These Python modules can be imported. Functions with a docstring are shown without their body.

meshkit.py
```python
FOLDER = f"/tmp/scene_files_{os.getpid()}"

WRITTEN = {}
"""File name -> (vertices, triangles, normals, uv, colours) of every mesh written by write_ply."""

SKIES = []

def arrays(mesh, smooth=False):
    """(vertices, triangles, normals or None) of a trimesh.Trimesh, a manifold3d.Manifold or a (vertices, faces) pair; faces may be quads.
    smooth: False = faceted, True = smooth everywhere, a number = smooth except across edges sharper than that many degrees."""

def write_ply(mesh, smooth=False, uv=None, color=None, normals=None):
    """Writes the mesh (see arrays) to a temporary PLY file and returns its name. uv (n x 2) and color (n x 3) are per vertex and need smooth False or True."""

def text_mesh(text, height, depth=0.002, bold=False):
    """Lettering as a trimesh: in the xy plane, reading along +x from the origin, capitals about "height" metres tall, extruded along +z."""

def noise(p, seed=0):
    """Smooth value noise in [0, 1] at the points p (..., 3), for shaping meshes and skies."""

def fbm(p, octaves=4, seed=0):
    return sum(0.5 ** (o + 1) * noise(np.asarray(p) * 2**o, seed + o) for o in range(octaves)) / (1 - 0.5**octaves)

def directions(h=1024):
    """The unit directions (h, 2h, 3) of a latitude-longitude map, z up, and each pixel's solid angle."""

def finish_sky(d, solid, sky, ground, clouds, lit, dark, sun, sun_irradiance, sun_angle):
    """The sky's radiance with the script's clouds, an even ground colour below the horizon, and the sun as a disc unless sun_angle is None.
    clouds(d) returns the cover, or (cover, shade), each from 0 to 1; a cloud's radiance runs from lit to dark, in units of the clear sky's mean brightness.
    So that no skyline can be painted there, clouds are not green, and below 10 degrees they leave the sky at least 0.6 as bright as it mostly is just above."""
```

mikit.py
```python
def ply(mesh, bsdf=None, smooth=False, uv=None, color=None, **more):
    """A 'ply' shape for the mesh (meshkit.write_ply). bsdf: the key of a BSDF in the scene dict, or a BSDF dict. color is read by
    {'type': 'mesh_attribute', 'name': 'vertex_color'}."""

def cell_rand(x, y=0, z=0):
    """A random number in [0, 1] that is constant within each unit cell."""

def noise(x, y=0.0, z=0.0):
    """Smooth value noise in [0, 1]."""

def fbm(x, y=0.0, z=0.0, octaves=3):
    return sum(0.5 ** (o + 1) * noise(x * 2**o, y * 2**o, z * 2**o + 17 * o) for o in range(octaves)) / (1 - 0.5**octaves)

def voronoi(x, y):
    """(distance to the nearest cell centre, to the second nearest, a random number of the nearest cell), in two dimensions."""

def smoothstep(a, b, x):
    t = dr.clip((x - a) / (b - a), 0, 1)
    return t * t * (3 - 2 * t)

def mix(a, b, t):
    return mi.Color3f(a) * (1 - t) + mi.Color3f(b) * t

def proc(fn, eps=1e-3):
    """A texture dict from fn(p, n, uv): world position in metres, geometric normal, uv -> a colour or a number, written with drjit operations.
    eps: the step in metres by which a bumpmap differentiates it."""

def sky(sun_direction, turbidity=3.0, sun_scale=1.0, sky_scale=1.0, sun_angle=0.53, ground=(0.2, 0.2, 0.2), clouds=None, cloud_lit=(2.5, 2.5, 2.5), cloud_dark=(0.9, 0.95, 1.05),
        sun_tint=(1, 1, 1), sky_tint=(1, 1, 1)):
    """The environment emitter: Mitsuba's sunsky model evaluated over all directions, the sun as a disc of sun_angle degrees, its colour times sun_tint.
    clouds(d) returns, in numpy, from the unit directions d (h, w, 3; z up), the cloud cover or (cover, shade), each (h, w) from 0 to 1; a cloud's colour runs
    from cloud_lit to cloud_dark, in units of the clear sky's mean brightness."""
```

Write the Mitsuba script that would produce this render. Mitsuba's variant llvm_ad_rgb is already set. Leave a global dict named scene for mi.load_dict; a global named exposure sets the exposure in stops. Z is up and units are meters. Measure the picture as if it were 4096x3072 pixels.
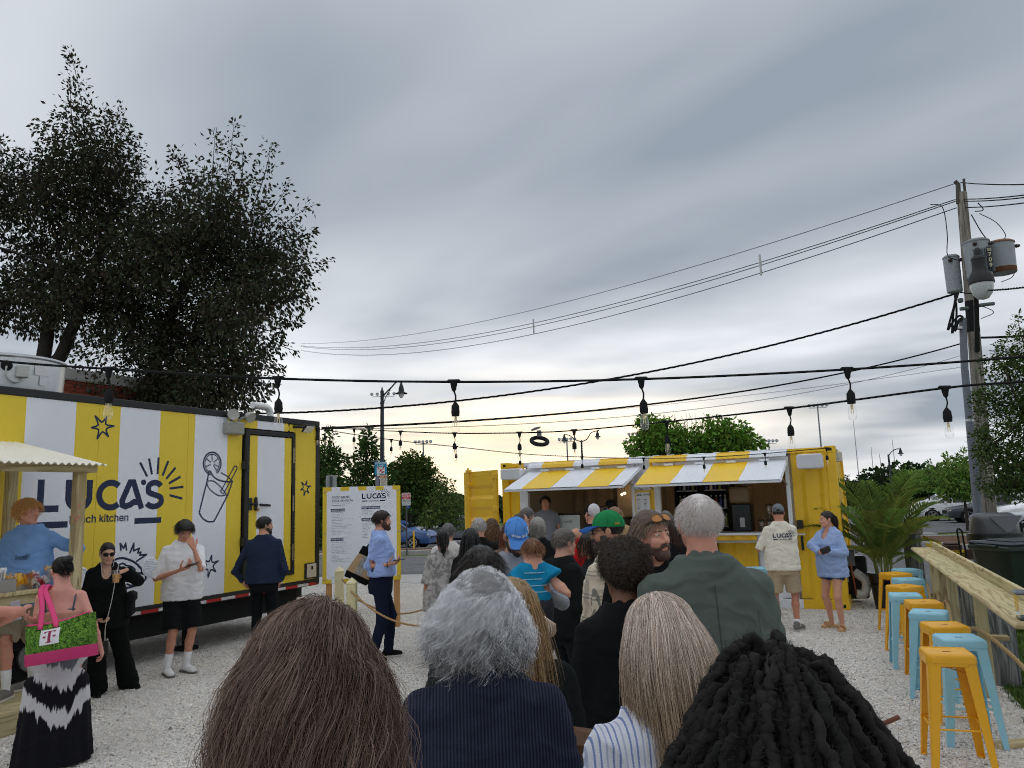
import math, random, os
import numpy as np, trimesh, manifold3d, shapely
from shapely import affinity
from shapely.geometry import Polygon, LineString, Point, box as sbox
import drjit as dr, mitsuba as mi, mikit, meshkit
from mikit import noise, fbm, voronoi, cell_rand, smoothstep, mix

# ------------------------------------------------------------------ camera, sky, exposure
T4 = mi.ScalarTransform4f
scene, labels = {}, {}
scene['camera'] = {'type': 'perspective', 'fov': 67.668, 'fov_axis': 'x', 'near_clip': 0.05, 'far_clip': 5000.0,
    'to_world': T4().look_at(origin=[0, 0, 1.93], target=[0, 0.98911, 1.93 + 0.14717], up=[0.03199, -0.14709, 0.98861])}
exposure = 1.45

def cloud_cover(d):
    x, y, z = d[..., 0], d[..., 1], np.maximum(d[..., 2], 0.0)
    k = 1.0 / (z + 0.22)
    u, v = x * k, y * k
    a = -0.75                                               # the long soft streaks run from lower left to upper right
    s, t = u * math.cos(a) + v * math.sin(a), -u * math.sin(a) + v * math.cos(a)
    q = np.stack([s * 0.55, t * 1.05, 0 * s], -1)
    wx = meshkit.fbm(q * 0.9 + 3.1, 3, 7) - 0.5
    big = meshkit.fbm(np.stack([s * 0.55 + 0.9 * wx + 7.3, t * 1.25 + 0.6 * wx + 2.2, 0 * s + 0.3], -1), 3, 3)
    fine = meshkit.fbm(np.stack([s * 1.6 + 1.4 * wx, t * 3.4 + 1.0 * wx + 9.0, 0 * s], -1), 4, 11)
    el = np.degrees(np.arcsin(np.clip(d[..., 2], -1, 1))); az = np.degrees(np.arctan2(x, y))
    low = np.clip((20.0 - el) / 14.0, 0, 1); low = low * low * (3 - 2 * low)
    lump = meshkit.fbm(np.stack([az * 0.085 + 2 * wx, el * 0.34 + 1.3 * wx, 0 * s + 5.0], -1), 5, 33)   # broken undersides lower down
    band = meshkit.fbm(np.stack([az * 0.05, el * 0.62, 0 * s + 2.0], -1), 5, 21)                         # bright gaps near the horizon
    gap = np.clip((band - 0.45) / 0.22, 0, 1) * np.clip((13.0 - el) / 7.0, 0, 1)
    shade = 0.55 + 1.65 * (0.5 - big) + 0.30 * (0.5 - fine) + 1.0 * (0.5 - lump) * low - 0.45 * gap - 0.10 * low
    hi = np.clip((z - 0.5) / 0.5, 0, 1)
    shade = shade - 0.42 * hi                               # an overcast sky brightens towards the zenith
    glow = np.exp(-((az + 1.5) / 21.0) ** 2) * np.exp(-((el - 3.0) / 4.3) ** 2)
    cover = 1.0 - 0.52 * glow * np.clip(0.35 + 2.2 * (band - 0.40), 0, 1)
    return cover, np.clip(shade, 0, 1)

scene['sky'] = mikit.sky([0.02, 1.0, 0.2], turbidity=4.0, sun_scale=0.0, clouds=cloud_cover,
    cloud_lit=(6.9, 7.1, 7.4), cloud_dark=(2.15, 2.52, 2.98), ground=(0.25, 0.25, 0.24), sky_tint=(1.0, 0.93, 0.74))

# ------------------------------------------------------------------ helpers
R_ = np.random.default_rng(11)
def lin(*c):
    c = np.asarray(c if len(c) == 3 else [int(c[0][i:i + 2], 16) for i in (1, 3, 5)], float) / 255
    return np.where(c <= 0.04045, c / 12.92, ((c + 0.055) / 1.055) ** 2.4)
def v3(*a): return np.array(a, float)
def nrm(a): a = np.asarray(a, float); return a / (np.linalg.norm(a) + 1e-12)

used = set()
def num(key):
    k, i = key, 0
    while k in used: i += 1; k = f'{key}_{i:03d}'
    used.add(k); return k
def thing(name, label=None, cat=None, group=None, kind=None):
    key = num(name); d = {}
    if label: d['label'] = label
    if cat: d['category'] = cat
    if group: d['group'] = group
    if kind: d['kind'] = kind
    if d: labels[key] = d
    return key
VC = mikit.proc(lambda p, n, uv: mi.Color3f(dr.floor(uv.x) / 1023.0, (uv.x - dr.floor(uv.x)) * 1.002 - 0.001, uv.y))   # a plain colour per piece, carried in its uv
def packed(c):
    c = np.clip(np.asarray(c, float), 0, 1); return np.stack([np.round(c[:, 0] * 1023) + (c[:, 1] + 0.001) / 1.002 * 0.998 + 0.001, c[:, 2]], 1)
def colored(m, bsdf, col, smooth=False): return mikit.ply(m, bsdf, smooth=smooth, uv=packed(np.broadcast_to(col, (len(m.vertices), 3))))
def put(key, mesh, bsdf, col=None, smooth=False, uv=None, parent=None, label=None, kind=None, raw=False):
    """One entry of the scene: a mesh with one colour (or one per vertex) and a shared material."""
    if parent: key = parent + '__' + key
    if not raw: key = num(key)
    if hasattr(mesh, 'to_mesh'):
        m = mesh.to_mesh(); mesh = trimesh.Trimesh(m.vert_properties[:, :3], m.tri_verts, process=False)
    if isinstance(mesh, (tuple, list)):
        v, f = np.asarray(mesh[0], float), np.asarray(mesh[1], int)
        if f.shape[1] == 4: f = np.vstack([f[:, [0, 1, 2]], f[:, [0, 2, 3]]])
        mesh = trimesh.Trimesh(v, f, process=False)
    if col is not None and np.ndim(col) == 1 and smooth not in (False, True):
        mesh = trimesh.graph.smooth_shade(mesh, angle=math.radians(smooth), facet_minarea=None); smooth = True
    if col is not None:
        uv = packed(np.broadcast_to(np.asarray(col, float), (len(mesh.vertices), 3))); col = None
    scene[key] = mikit.ply(mesh, bsdf, smooth=smooth, uv=uv)
    d = {}
    if label: d['label'] = label
    if kind: d['kind'] = kind
    if d: labels[key] = d
    return key
def cat(ms): return trimesh.util.concatenate([m for m in ms if m is not None])
BOXF = None
def box(c, s, b=0.0, rot=None, ax=None):
    """A box with chamfered edges: centre, size, chamfer; ax = three local axes (rows)."""
    h = np.asarray(s, float) / 2
    if b <= 0:
        m = trimesh.creation.box(extents=s); v = np.array(m.vertices); f = m.faces
    else:
        b = min(b, h.min() * 0.9)
        P = []
        for sx in (-1, 1):
            for sy in (-1, 1):
                for sz in (-1, 1):
                    for k in range(3):
                        q = h - b; q = q.copy(); q[k] = h[k]; P.append(q * [sx, sy, sz])
        m = trimesh.convex.convex_hull(np.array(P)); v = np.array(m.vertices); f = m.faces
    if ax is not None: v = v @ np.asarray(ax, float)
    if rot is not None:
        c_, s_ = math.cos(rot), math.sin(rot); v = v @ np.array([[c_, s_, 0], [-s_, c_, 0], [0, 0, 1]])
    return trimesh.Trimesh(v + np.asarray(c, float), f, process=False)
def beam(a, b, w, t, up=(0, 0, 1), ch=0.004, twist=0.0):
    """A board from a to b: width w across, thickness t along up."""
    a, b = v3(*a), v3(*b); x = nrm(b - a); z = np.asarray(up, float); z = nrm(z - x * (z @ x)); y = np.cross(z, x)
    return box((a + b) / 2, [np.linalg.norm(b - a), w, t], ch, ax=[x, y, z])
def frames(P):
    P = np.asarray(P, float); t = np.gradient(P, axis=0); t /= np.linalg.norm(t, axis=1, keepdims=True) + 1e-12
    a = np.zeros_like(P); r = np.array([0, 0, 1.0]) if abs(t[0, 2]) < 0.9 else np.array([1.0, 0, 0])
    for i in range(len(P)):
        r = r - t[i] * (r @ t[i]); r /= np.linalg.norm(r) + 1e-12; a[i] = r
    return t, a, np.cross(t, a)
def tube(P, r, sides=8, caps=True, sy=1.0):
    P = np.asarray(P, float); r = np.broadcast_to(np.asarray(r, float), (len(P),)); t, a, b = frames(P)
    an = np.arange(sides) * 2 * np.pi / sides
    v = P[:, None] + r[:, None, None] * (np.cos(an)[None, :, None] * a[:, None] + sy * np.sin(an)[None, :, None] * b[:, None])
    i, j = np.meshgrid(np.arange(len(P) - 1), np.arange(sides), indexing='ij')
    q = np.stack([i * sides + j, i * sides + (j + 1) % sides, (i + 1) * sides + (j + 1) % sides, (i + 1) * sides + j], -1).reshape(-1, 4)
    f = [q[:, [0, 1, 2]], q[:, [0, 2, 3]]]; v = v.reshape(-1, 3)
    if caps:
        n = len(v); v = np.vstack([v, P[:1], P[-1:]]); k = np.arange(sides); e = (len(P) - 1) * sides
        f += [np.stack([k * 0 + n, (k + 1) % sides, k], 1), np.stack([k * 0 + n + 1, e + k, e + (k + 1) % sides], 1)]
    return trimesh.Trimesh(v, np.vstack(f), process=False)
def lathe(prof, sides=24, c=(0, 0, 0), ax=None):
    """prof: (radius, height) from bottom to top."""
    prof = np.asarray(prof, float); an = np.arange(sides) * 2 * np.pi / sides
    v = np.stack([prof[:, :1] * np.cos(an), prof[:, :1] * np.sin(an), np.broadcast_to(prof[:, 1:], (len(prof), sides))], -1)
    i, j = np.meshgrid(np.arange(len(prof) - 1), np.arange(sides), indexing='ij')
    q = np.stack([i * sides + j, i * sides + (j + 1) % sides, (i + 1) * sides + (j + 1) % sides, (i + 1) * sides + j], -1).reshape(-1, 4)
    v = v.reshape(-1, 3)
    if ax is not None: v = v @ np.asarray(ax, float)
    return trimesh.Trimesh(v + np.asarray(c, float), np.vstack([q[:, [0, 1, 2]], q[:, [0, 2, 3]]]), process=False)
def extr(shape, d):
    gs = [g for g in getattr(shape, 'geoms', [shape]) if g.area > 1e-9]
    return cat([trimesh.creation.extrude_polygon(g, d, engine='earcut') for g in gs])
def place(m, o, x, y, z=None):
    """Moves a mesh from its own x, y, z axes to the origin o and the axes x, y (, z)."""
    x, y = nrm(x), nrm(y); z = np.cross(x, y) if z is None else nrm(z)
    return trimesh.Trimesh(np.asarray(m.vertices) @ np.array([x, y, z]) + np.asarray(o, float), m.faces, process=False)
def sag(a, b, d, n=24):
    a, b = v3(*a), v3(*b); t = np.linspace(0, 1, n)[:, None]
    return a + (b - a) * t - np.array([0, 0, 1]) * (4 * d * t * (1 - t))
def spline(P, n=8):
    """Catmull-Rom through the points."""
    P = np.asarray(P, float); Q = np.vstack([2 * P[0] - P[1], P, 2 * P[-1] - P[-2]]); out = []
    for i in range(1, len(Q) - 2):
        t = np.linspace(0, 1, n, endpoint=False)[:, None]; a, b, c, d = Q[i - 1:i + 3]
        out.append(0.5 * ((2 * b) + (c - a) * t + (2 * a - 5 * b + 4 * c - d) * t * t + (3 * b - a - 3 * c + d) * t ** 3))
    return np.vstack(out + [P[-1:]])

# ------------------------------------------------------------------ shared materials
def mat(key, base=VC, rough=0.7, bump=None, bscale=1.0, beps=1e-3, two=True, **k):
    b = {'type': 'principled', 'base_color': base if isinstance(base, dict) else {'type': 'rgb', 'value': list(map(float, base))}, 'roughness': rough, **k}
    if bump is not None: b = {'type': 'bumpmap', 'nested': mikit.proc(bump, beps), 'scale': bscale, 'bsdf': b}
    scene[key] = {'type': 'twosided', 'bsdf': b} if two else b
mat('matte', rough=0.85, specular=0.3)
mat('cloth', rough=0.95, specular=0.15, sheen=0.25)
mat('skin', rough=0.5, specular=0.4)
mat('paint', rough=0.38, specular=0.5)
mat('satin', rough=0.55, specular=0.45)
mat('gloss', rough=0.25, specular=0.5, clearcoat=1.0, clearcoat_gloss=0.92)
mat('metal', rough=0.38, metallic=0.85)
mat('chrome', rough=0.12, metallic=1.0)
mat('hair', rough=0.55, specular=0.4, sheen=0.15)
mat('plastic', rough=0.3, specular=0.5)
scene['leaf'] = {'type': 'principledthin', 'base_color': VC, 'roughness': 0.5, 'diff_trans': 0.55, 'eta': 1.4}
scene['glass'] = {'type': 'thindielectric', 'int_ior': 1.5}
mat('tinted', base=(0.012, 0.014, 0.016), rough=0.06, specular=0.6)
def wood_fn(p, n, uv):
    u, v = uv.x, uv.y
    bid = dr.floor(u / 20.0)
    r = cell_rand(bid, 3, 1); r2 = cell_rand(bid, 5, 2)
    w = fbm(u * 0.9 + r * 50, v * 9.0 + r2 * 30, 0.0, 3)
    ring = 0.5 + 0.5 * dr.sin((v * 95.0 + 26.0 * w + 5.0 * fbm(u * 3.0, v * 30.0, r, 2)) * (0.7 + 0.6 * r))
    fib = fbm(u * 6.0, v * 420.0, r, 2)
    kx, ky = u * 1.6 + r * 9, v * 9.0 + r2 * 7
    k1, _, kr = voronoi(kx, ky)
    knot = (1.0 - smoothstep(0.03, 0.12, k1)) * dr.select(kr > 0.78, 1.0, 0.0)
    a = mix((0.50, 0.415, 0.235), (0.315, 0.235, 0.115), smoothstep(0.45, 0.95, ring) * 0.75)
    a = a * (0.86 + 0.28 * fib) * (0.82 + 0.3 * r2)
    a = mix(a, (0.36, 0.37, 0.20), 0.30 * smoothstep(0.45, 0.75, fbm(u * 0.7 + r * 9, v * 2.0, 4.0, 2)))
    return mix(a, (0.10, 0.06, 0.03), knot * 0.75)
mat('lumber', base=mikit.proc(wood_fn), rough=0.72, specular=0.25)
board_no = [0]
def lumber(key, a, b, w, t, up=(0, 0, 1), parent=None, ch=0.004, label=None, bsdf='lumber'):
    """One sawn board, with its own grain."""
    m = beam(a, b, w, t, up, ch); a, b = v3(*a), v3(*b); x = nrm(b - a); z = np.asarray(up, float); z = nrm(z - x * (z @ x)); y = np.cross(z, x)
    m = trimesh.graph.smooth_shade(m, angle=math.radians(20), facet_minarea=None)
    q = np.asarray(m.vertices) - a; board_no[0] += 1
    uv = np.stack([q @ x + 20.0 * board_no[0] + 2, q @ y + 0.6 * (q @ z) + 0.5], 1)
    return put(key, m, bsdf, smooth=True, uv=uv, parent=parent, label=label)
# ------------------------------------------------------------------ ground
def gz(x,y):
 """Height of the land: level at the food trucks, falling gently away towards the car park."""
 x,y = np.asarray(x,float),np.asarray(y,float)
 k = 0.030 - 0.022 * np.clip((x - 0.0) / 9.0,0,1)
 d = np.maximum(0,y - 18.5)
 return -k * np.minimum(d,45) * np.clip(d / 6.0,0,1)
def sheet(poly,dz,step=2.0,base=gz):
 """A polygon as a sheet that follows the land, dz above it."""
 poly = Polygon(poly) if not hasattr(poly,'geom_type') else poly
 x0,y0,x1,y1 = poly.bounds; tris = []
 cells = [sbox(x,y,x + step,y + step) for x in np.arange(math.floor(x0 / step) * step,x1,step) for y in np.arange(math.floor(y0 / step) * step,y1,step)]
 for c in cells:
  g = poly.intersection(c)
  for q in getattr(g,'geoms',[g]):
   if q.geom_type == 'Polygon' and q.area > 1e-6:
    v,f = trimesh.creation.triangulate_polygon(q,engine='earcut'); tris.append((v,f))
 V,Fc,n = [],[],0
 for v,f in tris: V.append(v); Fc.append(f + n); n += len(v)
 V,Fc = np.vstack(V),np.vstack(Fc)
 a,b,c = V[Fc[:,0]],V[Fc[:,1]],V[Fc[:,2]]
 cr = (b - a)[:,0] * (c - a)[:,1] - (b - a)[:,1] * (c - a)[:,0]
 Fc = np.where(cr[:,None] < 0,Fc[:,::-1],Fc)
 return trimesh.Trimesh(np.column_stack([V,base(V[:,0],V[:,1]) + dz]),Fc,process=False)
def gravel_fn(p,n,uv):
 d1,e1_,r1 = voronoi(p.x * 62.0 + 0.6 * noise(p.x * 9,p.y * 9),p.y * 70.0)
 d2,e2_,r2 = voronoi(p.x * 33.0 + 7.3,p.y * 37.0 + 2.1)
 edge = smoothstep(0.02,0.22,e1_ - d1)
 c = mix((0.58,0.555,0.51),(0.87,0.845,0.80),r1)
 c = mix(c,(0.45,0.38,0.29),dr.select(r1 > 0.88,0.55,0.0))
 c = mix(c,(0.16,0.145,0.13),dr.select(r1 < 0.05,0.8,0.0))
 c = mix(c,(0.26,0.225,0.19),dr.select(r2 > 0.965,1.0,0.0) * (1.0 - smoothstep(0.3,0.45,d2)))
 big = fbm(p.x * 0.7,p.y * 0.7,0.0,4)
 c = c * (0.86 + 0.28 * big)
 trod = smoothstep(0.5,0.75,fbm(p.x * 2.3 + 4,p.y * 2.3,1.0,3))
 c = mix(c,(0.50,0.475,0.43),0.25 * trod)
 return c * (0.42 + 0.58 * edge)
def gravel_h(p,n,uv):
 d1,e1_,r1 = voronoi(p.x * 62.0 + 0.6 * noise(p.x * 9,p.y * 9),p.y * 70.0)
 return dr.minimum(e1_ - d1,0.5) * 0.9 + r1 * 0.5
mat('gravel',base=mikit.proc(gravel_fn),rough=0.95,specular=0.1,bump=gravel_h,bscale=0.007,beps=2e-3)
def asphalt_fn(p,n,uv):
 d1,e1_,r1 = voronoi(p.x * 40.0,p.y * 40.0)
 c = mix((0.085,0.086,0.09),(0.14,0.14,0.142),r1) * (0.8 + 0.4 * fbm(p.x * 0.35,p.y * 0.9,0.0,4))
 crack = 1.0 - smoothstep(0.0,0.02,dr.abs(fbm(p.x * 0.35 + 5,p.y * 0.35,3.0,3) - 0.5))
 return c * (1.0 - 0.35 * crack)
mat('asphalt',base=mikit.proc(asphalt_fn),rough=0.85,specular=0.3)
def concrete_fn(p,n,uv):
 c = mix((0.29,0.285,0.275),(0.42,0.415,0.40),fbm(p.x * 1.7,p.y * 1.7,p.z * 1.7,4))
 return c * (0.9 + 0.2 * noise(p.x * 90,p.y * 90,p.z * 90))
mat('concrete',base=mikit.proc(concrete_fn),rough=0.9,specular=0.2)
def soil_fn(p,n,uv):
 g = fbm(p.x * 0.8,p.y * 0.8,0.0,4)
 return mix((0.055,0.095,0.028),(0.10,0.125,0.045),fbm(p.x * 30,p.y * 30,0.0,3)) * (0.7 + 0.6 * g)
mat('turf',base=mikit.proc(soil_fn),rough=0.95,specular=0.1)
def mulch_fn(p,n,uv):
 d1,e1_,r1 = voronoi(p.x * 26.0,p.y * 40.0)
 return mix((0.055,0.032,0.022),(0.15,0.09,0.06),r1) * (0.7 + 0.5 * fbm(p.x * 3,p.y * 3,0.0,3))
mat('mulch',base=mikit.proc(mulch_fn),rough=0.95,specular=0.1)

far = [(-700,-60),(700,-60),(700,30),(700,1500),(-700,1500),(-700,30)]
gy = np.unique(np.concatenate([np.linspace(-60,16,12),np.linspace(18,70,27),np.linspace(80,300,12),np.linspace(400,1500,6)]))
gx = np.unique(np.concatenate([np.linspace(-700,-40,10),np.linspace(-36,36,25),np.linspace(40,700,10)]))
X,Y = np.meshgrid(gx,gy); i,j = np.meshgrid(np.arange(len(gy) - 1),np.arange(len(gx) - 1),indexing='ij'); n_ = len(gx)
q = np.stack([i * n_ + j,i * n_ + j + 1,(i + 1) * n_ + j + 1,(i + 1) * n_ + j],-1).reshape(-1,4)
put('ground',(np.stack([X,Y,gz(X,Y) - 0.03],-1).reshape(-1,3),q),'turf',raw=True,kind='structure')
labels['ground'] = {'label': 'dark green turf reaching away beyond the lots','kind': 'structure'}
def lay(key,m,bsdf,label,col=None):
 put(key,m,bsdf,col=col); labels[key] = {'label': label,'kind': 'structure'}
grav = [(-14,-4),(3.3,-4),(3.3,4.5),(3.95,6.1),(4.75,8.0),(5.9,10.6),(6.9,13.6),(7.2,18.2),(4.0,18.6),(-1.4,18.2),(-3.2,18.9),(-14,20)]
lay('gravel_yard',sheet(grav,0.0),'gravel','pale crushed stone gravel covering the yard')
lay('concrete_apron',sheet([(-30,19.6),(-14,20),(-3.2,18.9),(-1.4,18.2),(4.0,18.6),(7.2,18.2),(7.3,20.6),(-30,22.6)],0.004),'concrete','worn grey concrete apron along the gravel edge')
lay('road',sheet([(-60,24.5),(-30,22.6),(7.3,20.6),(7.35,13.4),(6.9,9.5),(9.5,8.3),(26,8.0),(26,30),(16.2,30.0),(15.8,41),(17,62),(13,62),(8.6,40),(8,34),(-60,35)],0.002),'asphalt','dark asphalt road behind the food trucks')
lay('parking_lot',sheet([(-60,43),(8.3,41),(13,62),(17,62),(17.2,33),(40,33),(60,90),(-60,90)],0.003,4.0),'asphalt','asphalt car park with white bay lines')
# kerbed planting islands
def island(key,poly,label):
 p = Polygon(poly)
 k = num(key); ring = p.difference(p.buffer(-0.16,join_style=2)); inner = p.buffer(-0.15,join_style=2)
 def solid(pp,z0,z1):
  m = extr(shapely.segmentize(pp,1.0),1.0); v = np.array(m.vertices); g = gz(v[:,0],v[:,1]); v[:,2] = g + np.where(v[:,2] > 0.5,z1,z0)
  return trimesh.Trimesh(v,m.faces,process=False)
 put('kerb',solid(ring,-0.05,0.15),'concrete',parent=k)
 put('mulch_bed',solid(inner,-0.05,0.12),'mulch',parent=k)
 labels[k] = {'label': label,'kind': 'structure'}
island('planting_island',[(-60,36.5),(-9.6,36.0),(1.5,36.0),(3.0,37.2),(1.5,39.5),(-60,40)],'kerbed mulch strip between the road and the car park')
island('planting_island',[(13.8,21),(16.6,22.5),(16.4,28.5),(14.2,29.5),(12.8,27)],'kerbed mulch island nearest the bins')
island('planting_island',[(14.0,30.8),(16.2,30.0),(16.2,40),(15.4,41.5),(14.6,40.5)],'long kerbed mulch island with young trees')
island('planting_island',[(14.4,44.5),(17.2,44.0),(17.4,60),(15.5,60)],'far kerbed mulch island by the white car')
for n,x in enumerate(np.arange(-8,6,2.7)):
 lay('bay_line' if n == 0 else f'bay_line_{n:03d}',sheet([(x,42),(x + 0.14,42),(x + 2.6,47),(x + 2.46,47)],0.008),'matte','white painted bay line on the car park',col=(0.6,0.6,0.58))
# loose stones on top of the sheet where the camera stands close to the gravel
def stones():
 r = np.random.default_rng(5); bv = np.array([[1,0,0],[-1,0,0],[0,1,0],[0,-1,0],[0,0,1],[0,0,-1.0]]); bf = np.array([[0,2,4],[2,1,4],[1,3,4],[3,0,4],[2,0,5],[1,2,5],[3,1,5],[0,3,5]])
 P = []
 while len(P) < 70000:
  y = 4.4 + 8.6 * r.random(90000) ** 1.25; x = r.uniform(-1,1,90000) * (0.75 * y + 0.6)
  ok = shapely.contains_xy(Polygon(grav),x,y) & ((np.abs(x) > 0.30 * y - .2) | (r.random(90000) < .12)); P += list(np.column_stack([x,y])[ok])
 P = np.array(P[:70000]); n = len(P); s = r.uniform(0.006,0.0125,(n,1)) * (1 + 0.8 * (r.random((n,1)) < 0.03))
 v = bv[None] * r.uniform(0.6,1.3,(n,6,1)) * np.array([1,1,.75]) * s[:,:,None]; an = r.uniform(0,6.28,n); c,s_ = np.cos(an),np.sin(an); t_ = r.uniform(-.7,.7,n); ct,st = np.cos(t_),np.sin(t_)
 v = np.stack([v[...,0] * ct[:,None] - v[...,2] * st[:,None],v[...,1],v[...,0] * st[:,None] + v[...,2] * ct[:,None]],-1); v = np.stack([v[...,0] * c[:,None] - v[...,1] * s_[:,None],v[...,0] * s_[:,None] + v[...,1] * c[:,None],v[...,2]],-1)
 v += np.column_stack([P,r.uniform(0.0,0.004,n)])[:,None]; f = (bf[None] + (np.arange(n) * 6)[:,None,None]).reshape(-1,3)
 g = r.choice([0.42,0.58,0.70,0.80,0.88,0.2],n,p=[.1,.2,.25,.25,.17,.03])[:,None] * np.array([0.98,0.945,0.885]) * (1 - 0.25 * (r.random((n,1)) < 0.12) * np.array([0.1,0.5,1.0]))
 put('loose_gravel',(v.reshape(-1,3),f),'matte',col=np.repeat(g,6,0))
 labels['loose_gravel'] = {'label': 'loose pale stones lying on the gravel yard','kind': 'stuff','category': 'gravel'}
stones()
def grass():
 r = np.random.default_rng(8); poly = Polygon([(3.3,-1),(3.3,4.5),(3.95,6.1),(4.75,8.0),(5.9,10.6),(6.9,13.6),(7.35,13.4),(6.9,9.5),(9.5,8.3),(9.5,4),(6,-1)])
 lay('grass_verge',sheet(poly,-0.004,1.0),'turf','grass verge behind the wooden drinks rail')
 P = []
 while len(P) < 60000:
  y = 4.6 + 7.0 * r.random(60000) ** 1.4; x = r.uniform(3.2,7.6,60000)
  jx = x + 0.35 * (meshkit.fbm(np.column_stack([x * 2,y * 2,0 * x])) - 0.5)
  ok = shapely.contains_xy(poly,jx,y); P += list(np.column_stack([x,y])[ok])
 P = np.array(P[:60000]); n = len(P); L = r.uniform(0.025,0.075,n); an = r.uniform(0,6.28,n); lean = r.uniform(0.1,0.8,n) * L
 c = np.column_stack([np.cos(an),np.sin(an),0 * an]); w = np.column_stack([-np.sin(an),np.cos(an),0 * an]) * 0.0028
 b = np.column_stack([P,np.zeros(n)])
 v = np.stack([b - w,b + w,b + c * lean[:,None] + np.array([0,0,1]) * L[:,None]],1).reshape(-1,3)
 col = lin(66,92,38)[None] * r.uniform(0.6,1.5,(n,1)) + (r.random((n,1)) < 0.03) * lin(150,150,80)[None]
 put('verge_grass',(v,np.arange(3 * n).reshape(-1,3)),'leaf',col=np.repeat(col,3,0))
 labels['verge_grass'] = {'label': 'short green grass blades on the verge','kind': 'stuff','category': 'grass'}
grass()

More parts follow.
